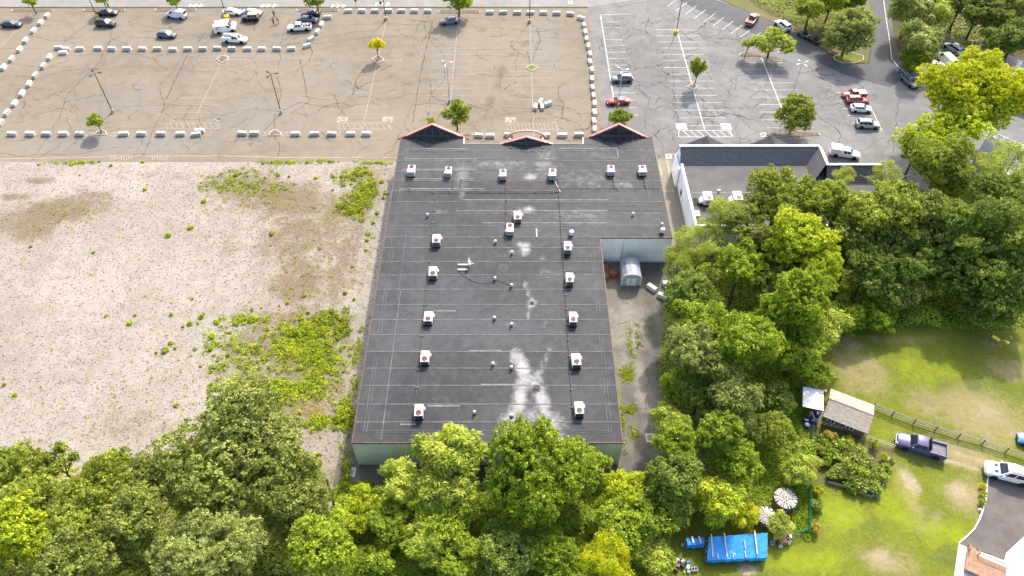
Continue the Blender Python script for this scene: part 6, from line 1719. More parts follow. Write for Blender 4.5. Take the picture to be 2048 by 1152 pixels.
person(219, 18, 2.6, 'person in dark clothes standing behind the farther dark sedan', ('ink', (.025, .025, .03)), ('slate', (.08, .08, .1)), (.0, .1))

# ================================================================== SERVICE YARD THINGS
# grey vinyl shed with a barrel roof
p0, p1 = at(1241, 573), at(1279, 573)
cx = (p0.x + p1.x) / 2 + .1; t = thing('garden_shed', 'grey shed with a curved roof and white doors in the service yard', 'shed', (cx, p0.y + 2.0, .035))
hw, dp, eh, rh = 1.62, 1.95, 2.0, 2.95
prof = [(-hw, eh), (-hw * .86, eh + .5), (-hw * .5, rh - .12), (0, rh), (hw * .5, rh - .12), (hw * .86, eh + .5), (hw, eh)]
M_shedw = plain('grey_vinyl', (.40, .43, .44), .6, .08); M_shedr = plain('grey_roof_panel', (.27, .29, .34), .5, .15, 1.5)
m = MB(); pts = [(-hw + .06, 0), (hw - .06, 0)] + [(x * .965, z - .05) for x, z in prof[::-1]]
m.add([(x, -dp + .1, z) for x, z in pts] + [(x, dp - .1, z) for x, z in pts], [tuple(range(len(pts))), tuple(range(2 * len(pts) - 1, len(pts) - 1, -1))] + [(i, (i + 1) % len(pts), len(pts) + (i + 1) % len(pts), len(pts) + i) for i in range(len(pts))])
m.build('wall', M_shedw, t)
rf = None
for i in range(6):
    (x0, z0), (x1, z1) = prof[i], prof[i + 1]; r = MB()
    d = Vector((x1 - x0, 0, z1 - z0)); n = Vector((-d.z, 0, d.x)).normalized() * .05
    for k in range(1):
        r.add([(x0, -dp, z0), (x1, -dp, z1), (x1, dp, z1), (x0, dp, z0), (x0 + n.x, -dp, z0 + n.z), (x1 + n.x, -dp, z1 + n.z), (x1 + n.x, dp, z1 + n.z), (x0 + n.x, dp, z0 + n.z)], [(0, 3, 2, 1), (4, 5, 6, 7), (0, 1, 5, 4), (2, 3, 7, 6), (1, 2, 6, 5), (3, 0, 4, 7)])
    o = r.build('roof_panel', M_shedr, t)
    if i == 1:
        for k in range(3): MB().add([(x0 + .08, -1.4 + k * 1.0, z0 + .22), (x1 - .1, -1.4 + k * 1.0, z1 + .06), (x1 - .1, -.7 + k * 1.0, z1 + .06), (x0 + .08, -.7 + k * 1.0, z0 + .22)], [(0, 1, 2, 3)]).build('skylight', plain('roof_skylight', (.14, .16, .22), .3), o)
MB().box(-.05, .05, -dp - .02, dp + .02, rh + .03, rh + .10).build('ridge_cap', M_shedw, t)
for s in (-1, 1): MB().box(s * hw - .09, s * hw + .09, -dp + .01, -dp + .09, 0, eh).build('corner_trim', M_trim_w, t)
for i in range(6):
    (x0, z0), (x1, z1) = prof[i], prof[i + 1]; MB().tube([(x0, -dp - .03, z0), (x1, -dp - .03, z1)], .05, 4).build('barge_trim', M_trim_w, t)
for s in (-1, 1):
    d = MB().box(min(s * .02, s * .78), max(s * .02, s * .78), -dp + .04, -dp + .09, .08, 1.85).build('door', plain('white_door', (.72, .76, .78), .5), t)
    MB().cbox(s * .12, -dp + .02, 1.05, .05, .05, .2).build('handle', M_pad, d)
# brown planter barrels
for x, y, l in ((1227, 543, 'brown slatted round planter beside the grey shed'), (1212, 534, 'brown round planter nearest the pale metal wall'), (1211, 549, 'brown round planter nearest the building edge')):
    p = at(x, y, .8); t = thing('round_planter', l, 'planter', (p.x, p.y, .035), 0, 'round planters in the service yard')
    Mb = plain('terracotta_slats', (.26, .10, .06), .8, .25, 2); n = 18; r0, r1 = .72, .84
    for k in range(n):
        a0, a1 = 2 * math.pi * k / n + .02, 2 * math.pi * (k + 1) / n - .02
        MB().add([(r0 * math.cos(a0), r0 * math.sin(a0), 0), (r0 * math.cos(a1), r0 * math.sin(a1), 0), (r1 * math.cos(a1), r1 * math.sin(a1), 1.15), (r1 * math.cos(a0), r1 * math.sin(a0), 1.15), ((r0 - .1) * math.cos(a0), (r0 - .1) * math.sin(a0), .0), ((r0 - .1) * math.cos(a1), (r0 - .1) * math.sin(a1), .0), ((r1 - .12) * math.cos(a1), (r1 - .12) * math.sin(a1), 1.15), ((r1 - .12) * math.cos(a0), (r1 - .12) * math.sin(a0), 1.15)],
                 [(0, 1, 2, 3), (7, 6, 5, 4), (3, 2, 6, 7), (0, 3, 7, 4), (1, 5, 6, 2), (0, 4, 5, 1)]).build('slat', Mb, t)
    MB().lathe([(.95, 0), (.97, .12), (.75, .13)], 18).build('foot_ring', Mb, t)
    MB().lathe([(.70, .8), (.3, .86), (0, .84)], 14).build('soil', M_mulch, t)
    MB().tube([(0, 0, .8), (.1, .05, 1.3), (.25, .2, 1.6)], .02, 4).tube([(.1, 0, .8), (-.1, .05, 1.4)], .02, 4).build('dead_stem', plain('dead_wood', (.45, .4, .36)), t)
p = at(1215, 525, .6); t = thing('tangled_cable', 'tangle of grey-blue hose heaped against the pale metal wall', 'hose', (p.x, p.y, .035))
pts = [Vector((.9 * math.cos(k * .7) * (1 - k * .02), .25 * math.sin(k * .9), .15 + .55 * abs(math.sin(k * .45)))) for k in range(24)]
MB().tube(pts, .045, 5).build('hose', plain('grey_hose', (.3, .38, .42), .6), t)

# ================================================================== GARDENS
# hut with a shingled gable roof and a lean-to
A, Bq, C = at(1648, 831, 2.3), at(1735, 865, 2.3), at(1661, 777, 2.3)
ax_ = (Bq - A); Lh = ax_.length; ang = math.atan2(ax_.y, ax_.x); u = ax_.normalized(); vv = Vector((-u.y, u.x, 0)); Dp = (C - A).dot(vv)
hut = thing('garden_hut', 'brown garden hut with a tan shingled gable roof beside the rail fence', 'hut', (A.x, A.y, .02), ang)
M_brown = plain('brown_siding', (.16, .115, .065), .85, .2, 2); M_shg = plain('tan_shingle', (.40, .33, .27), .9, .2, 1.5, bump=.4, rnd=.14)
eh, rz_ = 2.25, 3.25
m = MB(); o_ = .22
m.prism([(o_, o_), (Lh - o_, o_), (Lh - o_, Dp - o_), (o_, Dp - o_)], 0, eh)
for x in (o_, Lh - o_): m.add([(x, o_, eh), (x, Dp - o_, eh), (x, Dp / 2, rz_ - .12)], [(0, 1, 2)])
m.build('wall', M_brown, hut)
for k in range(12):
    z = .12 + k * .175; MB().box(o_ + .01, Lh - o_ - .01, o_ - .025, o_ - .003, z, z + .15).build('clapboard', M_brown, hut)
for side in (0, 1):
    y0, y1 = (-.05, Dp / 2) if side == 0 else (Dp + .05, Dp / 2)
    body = MB().add([(-.1, y0, eh - .05), (Lh + .1, y0, eh - .05), (Lh + .1, y1, rz_), (-.1, y1, rz_), (-.1, y0, eh - .13), (Lh + .1, y0, eh - .13), (Lh + .1, y1, rz_ - .08), (-.1, y1, rz_ - .08)], [(0, 1, 2, 3), (7, 6, 5, 4), (0, 4, 5, 1), (1, 5, 6, 2), (3, 7, 4, 0)]).build('roof', M_shg, hut)
    nc = 9
    sm = MB().add([(0, 0, .03), (1, 0, .03), (1, 1, .008), (0, 1, .008), (0, 0, 0), (1, 0, 0)], [(0, 1, 2, 3), (4, 5, 1, 0)]).mesh('shingle', M_shg)
    sl = Vector((0, y1 - y0, rz_ - eh + .05)); slen = sl.length; pitch = math.atan2(rz_ - eh + .05, abs(y1 - y0))
    for r in range(nc):
        n = 14
        for k in range(n):
            x0 = -.1 + (Lh + .2) * (k + (.5 if r % 2 else 0)) / n; wd = (Lh + .2) / n - .012
            if x0 + wd > Lh + .1: wd = Lh + .1 - x0
            if wd < .05: continue
            q = r / nc
            so = place('shingle', sm, body, (x0, y0 + sl.y * q, eh - .05 + sl.z * q + .004))
            if side == 0: so.rotation_euler = (pitch, 0, 0); so.scale = (wd, slen / nc * 1.0, 1)
            else: so.rotation_euler = (pitch, 0, math.pi); so.location.x = x0 + wd; so.scale = (wd, slen / nc * 1.0, 1)
MB().box(-.1, Lh + .1, Dp / 2 - .1, Dp / 2 + .1, rz_ + .0, rz_ + .05).build('ridge_cap', M_shg, hut)
MB().box(-.1, Lh + .1, -.09, -.055, eh - .17, eh - .04).build('eave_trim', M_trim_w, hut)
for x in (Lh * .2, Lh * .63):
    w = MB().box(x - .55, x + .55, o_ - .09, o_ - .03, 1.15, 1.85).build('window', M_trim_w, hut)
    for s in (-1, 1): MB().box(x + s * .25 - .2, x + s * .25 + .2, o_ - .105, o_ - .092, 1.23, 1.77).build('pane', M_glass, w)
# lean-to: corrugated sheets on posts
D0, D1, D2 = at(1605, 813, 2.35), at(1616, 776, 2.35), at(1647, 822, 2.35)
e1 = D2 - D0; a2 = math.atan2(e1.y, e1.x); up = Vector((-e1.y, e1.x, 0)).normalized(); dd = abs((D1 - D0).dot(up))
lt = thing('lean_to', 'open lean-to with a white corrugated roof against the hut', 'lean-to', (D0.x, D0.y, .02), a2)
n = 6; M_sheet = plain('white_corrugated', (.74, .74, .75), .5, .06, 1.5)
for k in range(n):
    w = dd / n; m = MB(); y0 = k * w
    nx = 2; vs = []; fs = []
    for j in range(9):
        y = y0 + w * j / 8; zz = 2.36 + .03 * math.sin(j * math.pi / 2 * 2) + .02 * k
        vs += [(0, y, zz), (e1.length, y, zz + .05)]
    for j in range(8): fs.append((2 * j, 2 * j + 1, 2 * j + 3, 2 * j + 2))
    m.add(vs, fs); m.build('roof_sheet', M_sheet, lt)
for x in (.1, e1.length - .15):
    for y in (.1, dd - .1): MB().box(x - .06, x + .06, y - .06, y + .06, 0, 2.28).build('post', plain('brown_timber', (.25, .17, .10), .8), lt)
MB().box(.02, e1.length - .05, .06, .14, 2.2, 2.32).build('beam', M_blk, lt)
M_bl = plain('blue_barrel', (.02, .06, .36), .4, .1)
for x, y, l in ((1626, 838, 'big blue water barrel under the lean-to edge'), (1615, 849, 'blue water barrel at the fence corner'), (1613, 838, 'dark blue barrel half under the lean-to'), (1634, 826, 'blue tub standing in the lean-to')):
    p = at(x, y, .9); t = thing('barrel', l, 'barrel', (p.x, p.y, .02), 0, 'blue barrels by the hut')
    r = .42; MB().lathe([(r * .85, 0), (r, .15), (r * 1.03, .5), (r, .85), (r * .9, .98), (r * .86, .9)], 16).build('body', M_bl, t, smooth=True)
    MB().lathe([(r * 1.06, .3), (r * 1.06, .36)], 16).build('hoop', M_plast, t); MB().lathe([(r * .85, .9), (0, .91)], 14).build('water', M_glass, t)
p0, p1, p2 = at(1622, 826, 1.2), at(1638, 839, 1.2), at(1645, 826, 1.2)
t = thing('gutter_pipe', 'white bent drain pipe in front of the lean-to', 'pipe', (p0.x, p0.y, .02))
MB().tube([(0, 0, 1.6), (p1.x - p0.x - .6, p1.y - p0.y + .3, 1.1), (p1.x - p0.x, p1.y - p0.y, 1.1), (p2.x - p0.x, p2.y - p0.y, 1.9)], .06, 6).tube([(0, 0, 1.6), (0, 0, 0)], .05, 6).build('pipe', M_vent, t)
for x, y, l in ((1630, 772, 'heap of white odds and ends behind the lean-to roof'),):
    p = at(x, y, 1.5); t = thing('junk_heap', l, 'junk', (p.x, p.y, .02))
    for k in range(9): MB().cbox(random.uniform(-1.6, 1.8), random.uniform(-.4, .4), random.uniform(.3, 1.5), .4, .4, .5, random.random() * 3).build('item', [M_vent, M_plast, M_shedw][k % 3], t)

# rail fence along the drive
posts = [(1745, 816), (1783, 832), (1826, 848), (1869, 862), (1915, 876), (1963, 889), (2010, 905), (2060, 922)]
M_rail = plain('weathered_rail', (.34, .30, .24), .9, .25, 2)
c = at(*posts[0]); fe = thing('rail_fence', 'weathered three-rail fence with wire between lawn and drive', 'fence', (c.x, c.y, .02))
PP = [at(*p) - c for p in posts]
for q in PP: MB().cbox(q.x, q.y, .62, .13, .13, 1.24).build('post', plain('dark_post', (.16, .12, .09), .9), fe)
for a, b in zip(PP[:-1], PP[1:]):
    d = b - a
    for z in (.35, .75, 1.12): MB().box(0.06, d.length - .06, -.03, .03, z - .06, z + .06).build('rail', M_rail, fe, (a.x, a.y + .0, 0), math.atan2(d.y, d.x))
    m = MB(); n = max(2, int(d.length / .3))
    for k in range(n + 1): q = d * (k / n); m.tube([(q.x, q.y + .05, .05), (q.x, q.y + .05, 1.2)], .006, 3, False)
    for z in (.2, .5, .95): m.tube([(0, .05, z), (d.x, d.y + .05, z)], .006, 3, False)
    tag(m.build('wire_mesh', plain('green_wire', (.22, .30, .22), .6), fe, (a.x, a.y, 0)), kind='stuff')
# green mesh fence
M_gwire = plain('green_netting', (.06, .26, .13), .6, .2)
posts = [(1621, 862), (1620, 900), (1619, 940), (1618, 980), (1617, 1020), (1616, 1062), (1585, 1072)]
c = at(*posts[0]); fe = thing('mesh_fence', 'green netting fence between the garden and the rough clearing', 'fence', (c.x, c.y, .02))
PP = [at(*p) - c for p in posts]
for q in PP: MB().tube([(q.x, q.y, 0), (q.x, q.y, 1.45)], .045, 6).build('post', plain('green_post', (.10, .30, .18), .6), fe)
for a, b in zip(PP[:-1], PP[1:]):
    d = b - a; m = MB(); n = max(2, int(d.length / .12))
    for k in range(n + 1): q = d * (k / n); m.tube([(q.x, q.y, .03), (q.x, q.y, 1.4)], .014, 3, False)
    for k in range(12): m.tube([(0, 0, .05 + k * .12), (d.x, d.y, .05 + k * .12)], .014, 3, False)
    tag(m.build('netting', M_gwire, fe, (a.x, a.y, 0)), kind='stuff')
# garden border: pale rails along the top, low boards at the bottom
posts = [(1622, 846), (1660, 856), (1700, 868), (1740, 881), (1786, 898)]
c = at(*posts[0]); fe = thing('garden_rail', 'pale pole rail along the top of the vegetable garden', 'fence', (c.x, c.y, .02))
PP = [at(*p) - c for p in posts]; M_pole2 = plain('pale_pole_wood', (.55, .50, .43), .8)
for q in PP: MB().tube([(q.x, q.y, 0), (q.x, q.y, .95)], .05, 6).build('post', M_pole2, fe)
for a, b in zip(PP[:-1], PP[1:]):
    for z in (.5, .92): MB().tube([(a.x, a.y, z), (b.x, b.y, z + .02)], .045, 6).build('rail', M_pole2, fe)
c = at(1654, 966); fe = thing('garden_border', 'low weathered board edging at the foot of the vegetable garden', 'garden edging', (c.x, c.y, .02))
pl = [(1654, 966), (1683, 974), (1712, 984), (1742, 996)]
PP = [at(*p) - c for p in pl]
for a, b in zip(PP[:-1], PP[1:]):
    d = b - a
    for z in (.14, .42): MB().box(0, d.length - .02, -.03, .03, z - .13, z + .13).build('board', plain('grey_board', (.30, .24, .19), .9), fe, (a.x, a.y, 0), math.atan2(d.y, d.x))
c = at(1755, 1000); fe = thing('wire_hoop_fence', 'low wire fence at the right foot of the vegetable garden', 'fence', (c.x, c.y, .02))
PP = [at(*p) - c for p in ((1742, 996), (1756, 999), (1764, 970), (1775, 945))]
for q in PP: MB().tube([(q.x, q.y, 0), (q.x, q.y, 1)], .03, 5).build('post', M_pole2, fe)
for a, b in zip(PP[:-1], PP[1:]):
    m = MB(); 
    for z in (.1, .3, .5, .7, .95): m.tube([(a.x, a.y, z), (b.x, b.y, z)], .012, 3, False)
    tag(m.build('wire', M_gwire, fe), kind='stuff')
# vegetables
veg = [(1640, 880, .8), (1652, 890, .9), (1664, 882, .9), (1640, 900, .9), (1655, 905, 1), (1670, 900, 1), (1682, 892, 1.1), (1690, 905, 1), (1700, 890, .9), (1712, 900, 1), (1650, 925, .9), (1705, 912, 1.1), (1722, 908, 1), (1730, 920, .9), (1718, 925, 1),
       (1680, 925, 1.1), (1665, 948, 1), (1680, 940, 1.1), (1695, 935, 1.2), (1710, 945, 1.2), (1725, 950, 1.1), (1690, 958, 1.1), (1705, 965, 1.1), (1720, 970, 1.1), (1740, 962, 1), (1750, 945, 1), (1765, 938, 1), (1735, 980, 1), (1750, 975, 1), (1760, 955, 1), (1700, 975, .9)]
VEGM = [crown_mesh('foliage', [(0, 0, .5, .65, .8), (.3, .2, .55, .4, .8), (-.3, -.15, .5, .45, .8)], s, st, .18, .8) for s, st in (('vine', 'leaf'), ('blue', 'leaf'), ('sumac', 'leaf'), ('locust', 'leaf'), ('maple', 'leaf'))]
STEM = MB().tube([(0, 0, 0), (0, 0, .5)], .02, 5).mesh('stem', M_rail)
for x, y, s in veg:
    p = at(x, y, .5); t = thing('vegetable_plant', 'leafy vegetable plant growing in the crowded garden bed', 'plant', (p.x, p.y, .05), random.random() * 6, 'vegetables in the garden bed'); s *= 1.45; t.scale = (s, s, s)
    place('foliage', random.choice(VEGM), t); place('stem', STEM, t)
for x, y, sp, l, r in ((1768, 912, 'lime', 'round yellow-green bush inside the right garden corner', 11), (1750, 888, 'lime', 'pale yellow-green bush leaning on the garden rail', 12), (1636, 982, 'yellow', 'yellowing climber on the mesh fence', 14), (1632, 1010, 'gray', 'bushy plant along the mesh fence below the climber', 15), (1632, 1055, 'dry', 'brown dried plant at the foot of the mesh fence', 12), (1780, 925, 'blue', 'blue-green bush by the terracotta pot at the garden edge', 9),
                       (1660, 872, 'dry', 'brownish plants along the garden rail below the hut', 14), (1700, 880, 'dry', 'dry plants along the middle of the garden rail', 10)):
    tree(l, sp, x, y, .8, r, leaf=.16, sq=.9, n=5, group='garden shrubs', name='garden_bush', cat='bush')
p = at(1775, 922, .3); t = thing('plant_pot', 'terracotta trough at the right edge of the garden', 'pot', (p.x, p.y, .03), .9); MB().chbox(-.7, .7, -.2, .2, 0, .4, .03).build('trough', plain('terracotta', (.5, .25, .13), .8), t)

# round log stacks
M_log = plain('split_log', (.50, .45, .41), .9, .25, 3, rnd=.14); M_bark2 = plain('log_side', (.30, .22, .16), .9, .3, 3, rnd=.2)
LOG = MB().add([(-.5, -.5, 0), (.5, -.5, 0), (.5, .5, 0), (-.5, .5, 0), (-.45, -.3, 1), (.45, -.3, 1), (.45, .3, 1), (-.45, .3, 1)], [(3, 2, 1, 0), (4, 5, 6, 7), (0, 1, 5, 4), (1, 2, 6, 5), (2, 3, 7, 6), (3, 0, 4, 7)]).mesh('split_log', M_log)
LOGE = MB().add([(-.5, -.5, -.5), (.5, -.35, -.5), (.4, .5, -.5), (-.5, -.5, .5), (.5, -.35, .5), (.4, .5, .5)], [(2, 1, 0), (3, 4, 5), (0, 1, 4, 3), (1, 2, 5, 4), (2, 0, 3, 5)]).mesh('log_end', M_bark2)
for x, y, r, h, l in ((1571, 997, 1.42, 1.55, 'large round log stack roofed with split logs'), (1533, 1032, 1.2, 1.35, 'smaller round log stack behind the sapling')):
    p = at(x, y, h); t = thing('log_stack', l, 'log stack', (p.x, p.y, .02), 0, 'round log stacks')
    MB().lathe([(r * .9, 0), (r * .92, h * .95), (r * .7, h + .1), (0, h + .3)], 20).build('core', plain('log_heart', (.17, .15, .13)), t)
    for ring, n, rr in ((0, 26, .86), (1, 18, .56), (2, 9, .26)):
        for k in range(n):
            a = 2 * math.pi * (k + .5 * ring) / n + random.uniform(-.08, .08)
            o = place('split_log', LOG, t, (r * rr * math.cos(a), r * rr * math.sin(a), h + .02 + (1 - rr) * .3), (0, .22, a), (r * .42, r * 2 * math.pi * rr / n * .93, .11 * random.uniform(.7, 1.3)))
    for row in range(7):
        n = 30
        for k in range(n):
            a = 2 * math.pi * (k + .5 * (row % 2)) / n
            if math.sin(a) > .25: continue            # far side is not seen
            place('log_end', LOGE, t, (r * .95 * math.cos(a), r * .95 * math.sin(a), .12 + row * h / 7.2), (0, math.pi / 2, a), (.2 * random.uniform(.8, 1.1), .2, .22 * random.uniform(.8, 1.2)))
    for a in (-1.2, -1.75): MB().tube([(r * 1.08 * math.cos(a), r * 1.08 * math.sin(a), 0), (r * 1.08 * math.cos(a), r * 1.08 * math.sin(a), h)], .04, 5).build('stake', M_black, t)

# blue tarp over a wood pile
M_tarp = plain('blue_tarp', (.03, .28, .72), .45, .16, 1.0, spec=.4, bump=.4); M_wood = plain('lumber', (.62, .52, .38), .8, .12)
def tarp(name, label, quad, z_back, z_front, nx, ny, drop, boards, base_h):
    a, b, c_, d = quad      # back-left, back-right, front-right, front-left pixels
    A, Bq = at(*a, z_back), at(*b, z_back); C, D = at(*c_, z_front), at(*d, z_front)
    o = (A + Bq + C + D) / 4; o.z = 0
    t = thing(name, label, 'tarpaulin', (o.x, o.y, .02))
    vs, fs = [], []
    f = lambda i, j: A.lerp(Bq, i).lerp(D.lerp(C, i), j) - o
    for j in range(ny + 1):
        for i in range(nx + 1):
            q = f(i / nx, j / ny); s = .05 * math.sin(i * 2.1 + j * .7) + .04 * math.sin(j * 2.3 + i) - .10 * math.sin(math.pi * ((i * 3 / nx) % 1))
            vs.append((q.x + random.uniform(-.02, .02), q.y + random.uniform(-.03, .03), q.z + s + random.uniform(-.02, .02)))
    for j in range(ny):
        for i in range(nx): k = j * (nx + 1) + i; fs.append((k, k + 1, k + nx + 2, k + nx + 1))
    k0 = ny * (nx + 1); n0 = len(vs)
    for i in range(nx + 1): x, y, z = vs[k0 + i]; vs.append((x, y - .12 + .06 * math.sin(i * 1.3), max(.1, z - drop - .1 * math.sin(i * 2.2))))
    for i in range(nx): fs.append((k0 + i, k0 + i + 1, n0 + i + 1, n0 + i))
    n1 = len(vs)
    for j in range(ny + 1):     # right side flap
        x, y, z = vs[j * (nx + 1) + nx]; vs.append((x + .08, y, max(.2, z - .5)))
    for j in range(ny): fs.append((j * (nx + 1) + nx, n1 + j, n1 + j + 1, (j + 1) * (nx + 1) + nx))
    MB().add(vs, fs).build('sheet', M_tarp, t, smooth=True)
    q = [f(.03, .06), f(.97, .06), f(.97, .92), f(.03, .92)]
    m = MB(); n = 4
    m.add([(p.x, p.y, 0) for p in q] + [(p.x, p.y, p.z - .22) for p in q], [(3, 2, 1, 0), (4, 5, 6, 7)] + [(i, (i + 1) % 4, 4 + (i + 1) % 4, 4 + i) for i in range(4)])
    m.build('wood_pile', plain('log_core', (.06, .05, .04)), t)
    for i in (0, 1):
        for r in range(7):
            for e in range(5):
                p = f(.0 if i == 0 else 1.0, .1 + r * .12); zz = .15 + e * .28
                if zz < p.z - .3: place('log_end', LOGE, t, (p.x + (-.02 if i == 0 else .02), p.y, zz), (0, math.pi / 2, 0), (.24, .24, .3))
    for (x0, y0, x1, y1, w) in boards:
        P0, P1 = f(x0, y0), f(x1, y1); d = P1 - P0
        ob = MB().box(0, d.length, -w, w, 0, .06).build('weight_board', M_wood, t, P0 + Vector((0, 0, .08)))
        ob.rotation_euler = Vector((1, 0, 0)).rotation_difference(d.normalized()).to_euler()
    return t
tarp('tarpaulin', 'large blue tarp weighted with boards over the wood pile on the lawn', ((1418, 1074), (1535, 1065), (1534, 1115), (1414, 1120)), 2.0, 1.35, 24, 10, .55,
     [(.03, -.12, .09, .9, .07), (.25, -.12, .33, .92, .07), (.77, -.12, .83, .85, .09), (.60, .25, .63, .62, .05), (.62, .7, .64, .95, .05), (.16, .75, .18, .95, .07), (.42, .75, .43, .95, .05), (.45, .75, .46, .85, .05)], 1)
tarp('tarpaulin', 'small blue tarp bunched over a stack beside the large tarp', ((1373, 1076), (1409, 1075), (1409, 1088), (1375, 1090)), 1.4, 1.3, 9, 5, .8, [(.3, -.2, .35, .8, .12), (.68, -.2, .78, .9, .1)], 1)
# yard clutter
def clutter(x, y, l, n, ms, spread, cat='junk', name='junk_heap'):
    p = at(x, y, .2); t = thing(name, l, cat, (p.x, p.y, .02))
    for k in range(n):
        s = random.uniform(.25, .6); q = MB()
        if k % 3 == 0: q.lathe([(s * .4, 0), (s * .5, s * .9), (s * .42, s * .9), (s * .35, .05)], 12)
        else: q.chbox(-s / 2, s / 2, -s * .35, s * .35, 0, s * .8, .03)
        q.build('item', ms[k % len(ms)], t, (random.uniform(-1, 1) * spread[0], random.uniform(-1, 1) * spread[1], .0), random.random() * 3)
    return t
M_cinder = plain('cinder_block', (.5, .5, .49), .9); M_bwhite = plain('white_bucket', (.78, .78, .78), .4); M_bpl = plain('blue_bucket', (.05, .12, .4), .4)
clutter(1552, 1085, 'grey stones and odds beside the right end of the tarp', 6, [M_cinder, M_plast, M_cinder], (.6, .6))
p = at(1564, 1083, .4); t = thing('wooden_crate', 'orange-brown wooden crate right of the blue tarp', 'crate', (p.x, p.y, .02), .15)
MB().box(-.45, .45, -.35, .35, 0, .08).build('floor', plain('crate_wood', (.40, .20, .09), .8), t)
for k in range(4):
    for s in (-1, 1): MB().box(-.5, .5, s * .38 - .02, s * .38 + .02, .1 + k * .2, .26 + k * .2).build('slat', plain('crate_wood', (.40, .20, .09), .8), t)
    for s in (-1, 1): MB().box(s * .48 - .02, s * .48 + .02, -.355, .355, .1 + k * .2, .26 + k * .2).build('slat', plain('crate_wood', (.40, .20, .09), .8), t)
MB().box(-.48, .48, -.38, .38, .89, .92).build('lid', plain('crate_wood', (.40, .20, .09), .8), t)
clutter(1585, 1080, 'white buckets and tubs scattered by the fence corner', 7, [M_bwhite, M_bwhite, M_plast], (1.2, .5), 'buckets', 'bucket_heap')
clutter(1362, 1132, 'white and blue rubbish heap at the bottom edge by the bushes', 14, [M_bwhite, M_bpl, M_bwhite, M_plast, PA['maroon']], (1.0, .9))
p = at(1389, 1138, .3); t = thing('cinder_block', 'pale hollow cinder block by the rubbish heap', 'block', (p.x, p.y, .02), .1)
m = MB().box(-.4, .4, -.25, -.19, 0, .4).box(-.4, .4, .19, .25, 0, .4)
for x in (-.37, 0, .37): m.box(x - .03, x + .03, -.188, .188, 0, .4)
m.build('body', M_cinder, t)
for x, y, l in ((1365, 1090, 'white bucket left of the small blue tarp'),):
    p = at(x, y, .2); t = thing('bucket', l, 'bucket', (p.x, p.y, .02)); MB().lathe([(.16, 0), (.2, .42), (.18, .42), (.14, .03)], 12).build('body', M_bwhite, t); MB().tube([(-.19, 0, .4), (0, .1, .5), (.19, 0, .4)], .012, 4).build('handle', M_plast, t)
# yellow toy at the upper lawn edge
p = at(1996, 678, .5); t = thing('yellow_swing', 'bright yellow plastic swing toy at the upper lawn edge', 'toy', (p.x, p.y, .02), -.9)
M_yel = plain('yellow_plastic', (.75, .62, .02), .4)
MB().chbox(-.9, .3, -.3, .3, .3, .5, .05).build('seat', M_yel, t); MB().tube([(.3, 0, .4), (.8, 0, .9), (1.3, 0, 1.0)], .09, 6).build('arm', M_yel, t); MB().chbox(1.1, 1.6, -.25, .25, .8, 1.05, .05).build('hood', M_yel, t)
for s in (-1, 1): MB().tube([(-.6, s * .35, 0), (-.3, s * .3, .5)], .04, 5).build('leg', M_yel, t)

# driveway kerb, flowers, deck and house corner
c = at(*drive_edge[0]); t = thing('driveway_kerb', 'white curved kerb along the driveway', 'kerb', (c.x, c.y, .02)); PP = [at(*p) - c for p in drive_edge]
for a, b in zip(PP[:-1], PP[1:]):
    d = b - a; MB().box(-.01, d.length + .01, -.08, .08, 0, .14).build('kerb_stone', M_wcap, t, (a.x, a.y, 0), math.atan2(d.y, d.x))
for k, (x, y, s, l) in enumerate(((1967, 972, 'gold', 'orange and yellow flowers at the top of the driveway kerb'), (1966, 988, 'yellow', 'yellow flowering plant in the middle of the driveway kerb'), (1965, 1004, 'lime', 'yellow-green plant at the foot of the driveway flowers'))):
    tree(l, s, x, y, .5, 9, leaf=.15, sq=.9, n=4, group='flowers along the driveway', name='flower_clump', cat='flowers')
p = at(1961, 1019, .3); t = thing('stone_ornament', 'small grey ornament on the lawn side of the driveway kerb', 'ornament', (p.x, p.y, .02)); MB().lathe([(.22, 0), (.25, .1), (.12, .2), (.16, .4), (0, .5)], 10).build('body', M_cinder, t)
ha = at(1917, 1088); hb = at(2060, 1150); da = math.atan2(hb.y - ha.y, hb.x - ha.x)
pv = flat('patio', [tuple(ha)[:2]] + [tuple(at(*q))[:2] for q in ((2008, 1121), (2012, 1106), (2060, 1062), (2120, 1200), (1900, 1240), (1908, 1150))], .06, plain('pale_paving', (.66, .60, .52), .85, .08, .5))
dk = thing('deck', 'brown timber deck with stair railings at the bottom right corner', 'deck', (at(1966, 1138).x, at(1966, 1138).y, .065), da)
dk.scale = (.7, .7, .8)
M_deck = plain('stained_timber', (.34, .20, .125), .6, .2, 2, rnd=.12)
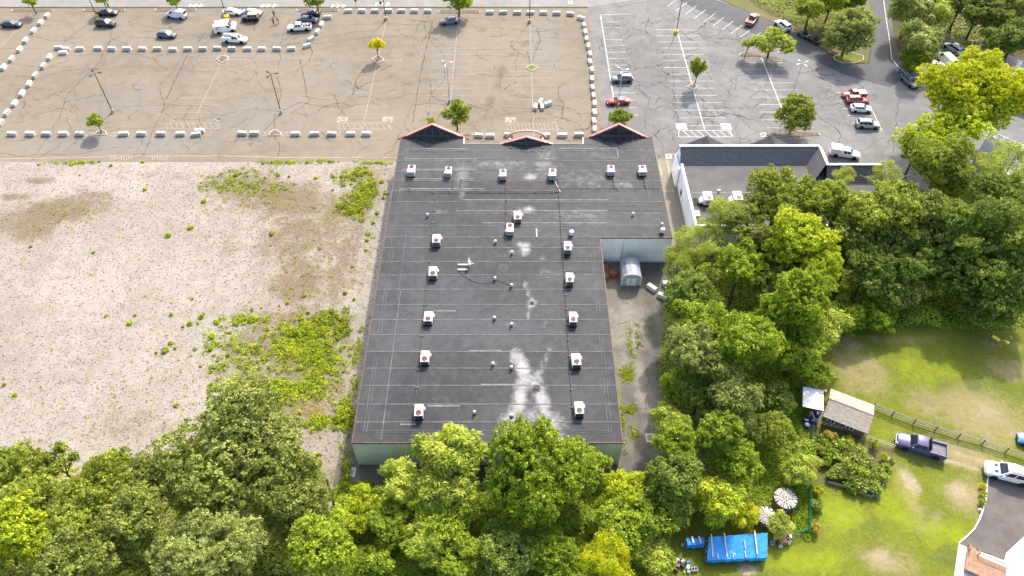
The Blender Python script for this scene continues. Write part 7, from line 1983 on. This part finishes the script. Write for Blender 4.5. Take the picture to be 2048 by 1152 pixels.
for k in range(16): MB().box(-3.2, 3.4, -2.2 + k * .24, -2.2 + k * .24 + .22, .75, .79).build('deck_board', M_deck, dk)
for x in (-3, 0, 3.2): MB().box(x - .08, x + .08, -2.1, 1.5, 0, .745).build('joist', M_deck, dk)
for s in range(5): MB().box(-3.0 + s * .0, -1.6, 1.75 + s * .3, 2.03 + s * .3, .62 - s * .14, .66 - s * .14).build('step', M_deck, dk)
for x in (-3.05, -1.5):
    MB().tube([(x, 1.6, 1.7), (x, 3.1, .95)], .09, 5).build('handrail', M_deck, dk)
    for q in (1.6, 3.1): MB().box(x - .07, x + .07, q - .07, q + .07, .06, 1.75 - (q - 1.6) * .5).build('newel', M_deck, dk)
    for k in range(5): y = 1.8 + k * .25; MB().box(x - .025, x + .025, y - .025, y + .025, .4, 1.55 - (y - 1.6) * .5).build('baluster', M_deck, dk)
MB().box(-1.4, 3.3, 1.6, 1.72, 1.62, 1.70).build('handrail', M_deck, dk)
for k in range(20): MB().box(-1.3 + k * .23, -1.26 + k * .23, 1.64, 1.68, .8, 1.615).build('baluster', M_wcap, dk)
hs = thing('house', 'cream walled house corner at the lower right edge', 'house', (at(2070, 1120).x, at(2070, 1120).y, 0), da + .25)
MB().box(-.2, 9, -9, 3.6, .05, 3.0).build('wall', plain('cream_siding', (.72, .66, .54), .8, .05), hs)
for k in range(14): MB().box(-.24, -.205, -8.9, 3.5, .2 + k * .2, .36 + k * .2).build('clapboard', plain('cream_siding', (.72, .66, .54), .8, .05), hs)
r = MB().add([(-.5, -9.4, 2.95), (-.5, 4, 2.95), (4.4, 4, 5.2), (4.4, -9.4, 5.2), (9.4, 4, 2.95), (9.4, -9.4, 2.95)], [(0, 1, 2, 3), (3, 2, 4, 5), (1, 4, 2), (0, 3, 5)]).build('roof', plain('cream_roof', (.5, .46, .40), .9), hs)
w = MB().box(-.3, -.245, -1.2, .2, 1.1, 2.2).build('window', M_wcap, hs); MB().box(-.32, -.302, -1.1, .1, 1.18, 2.12).build('pane', M_glass, w)
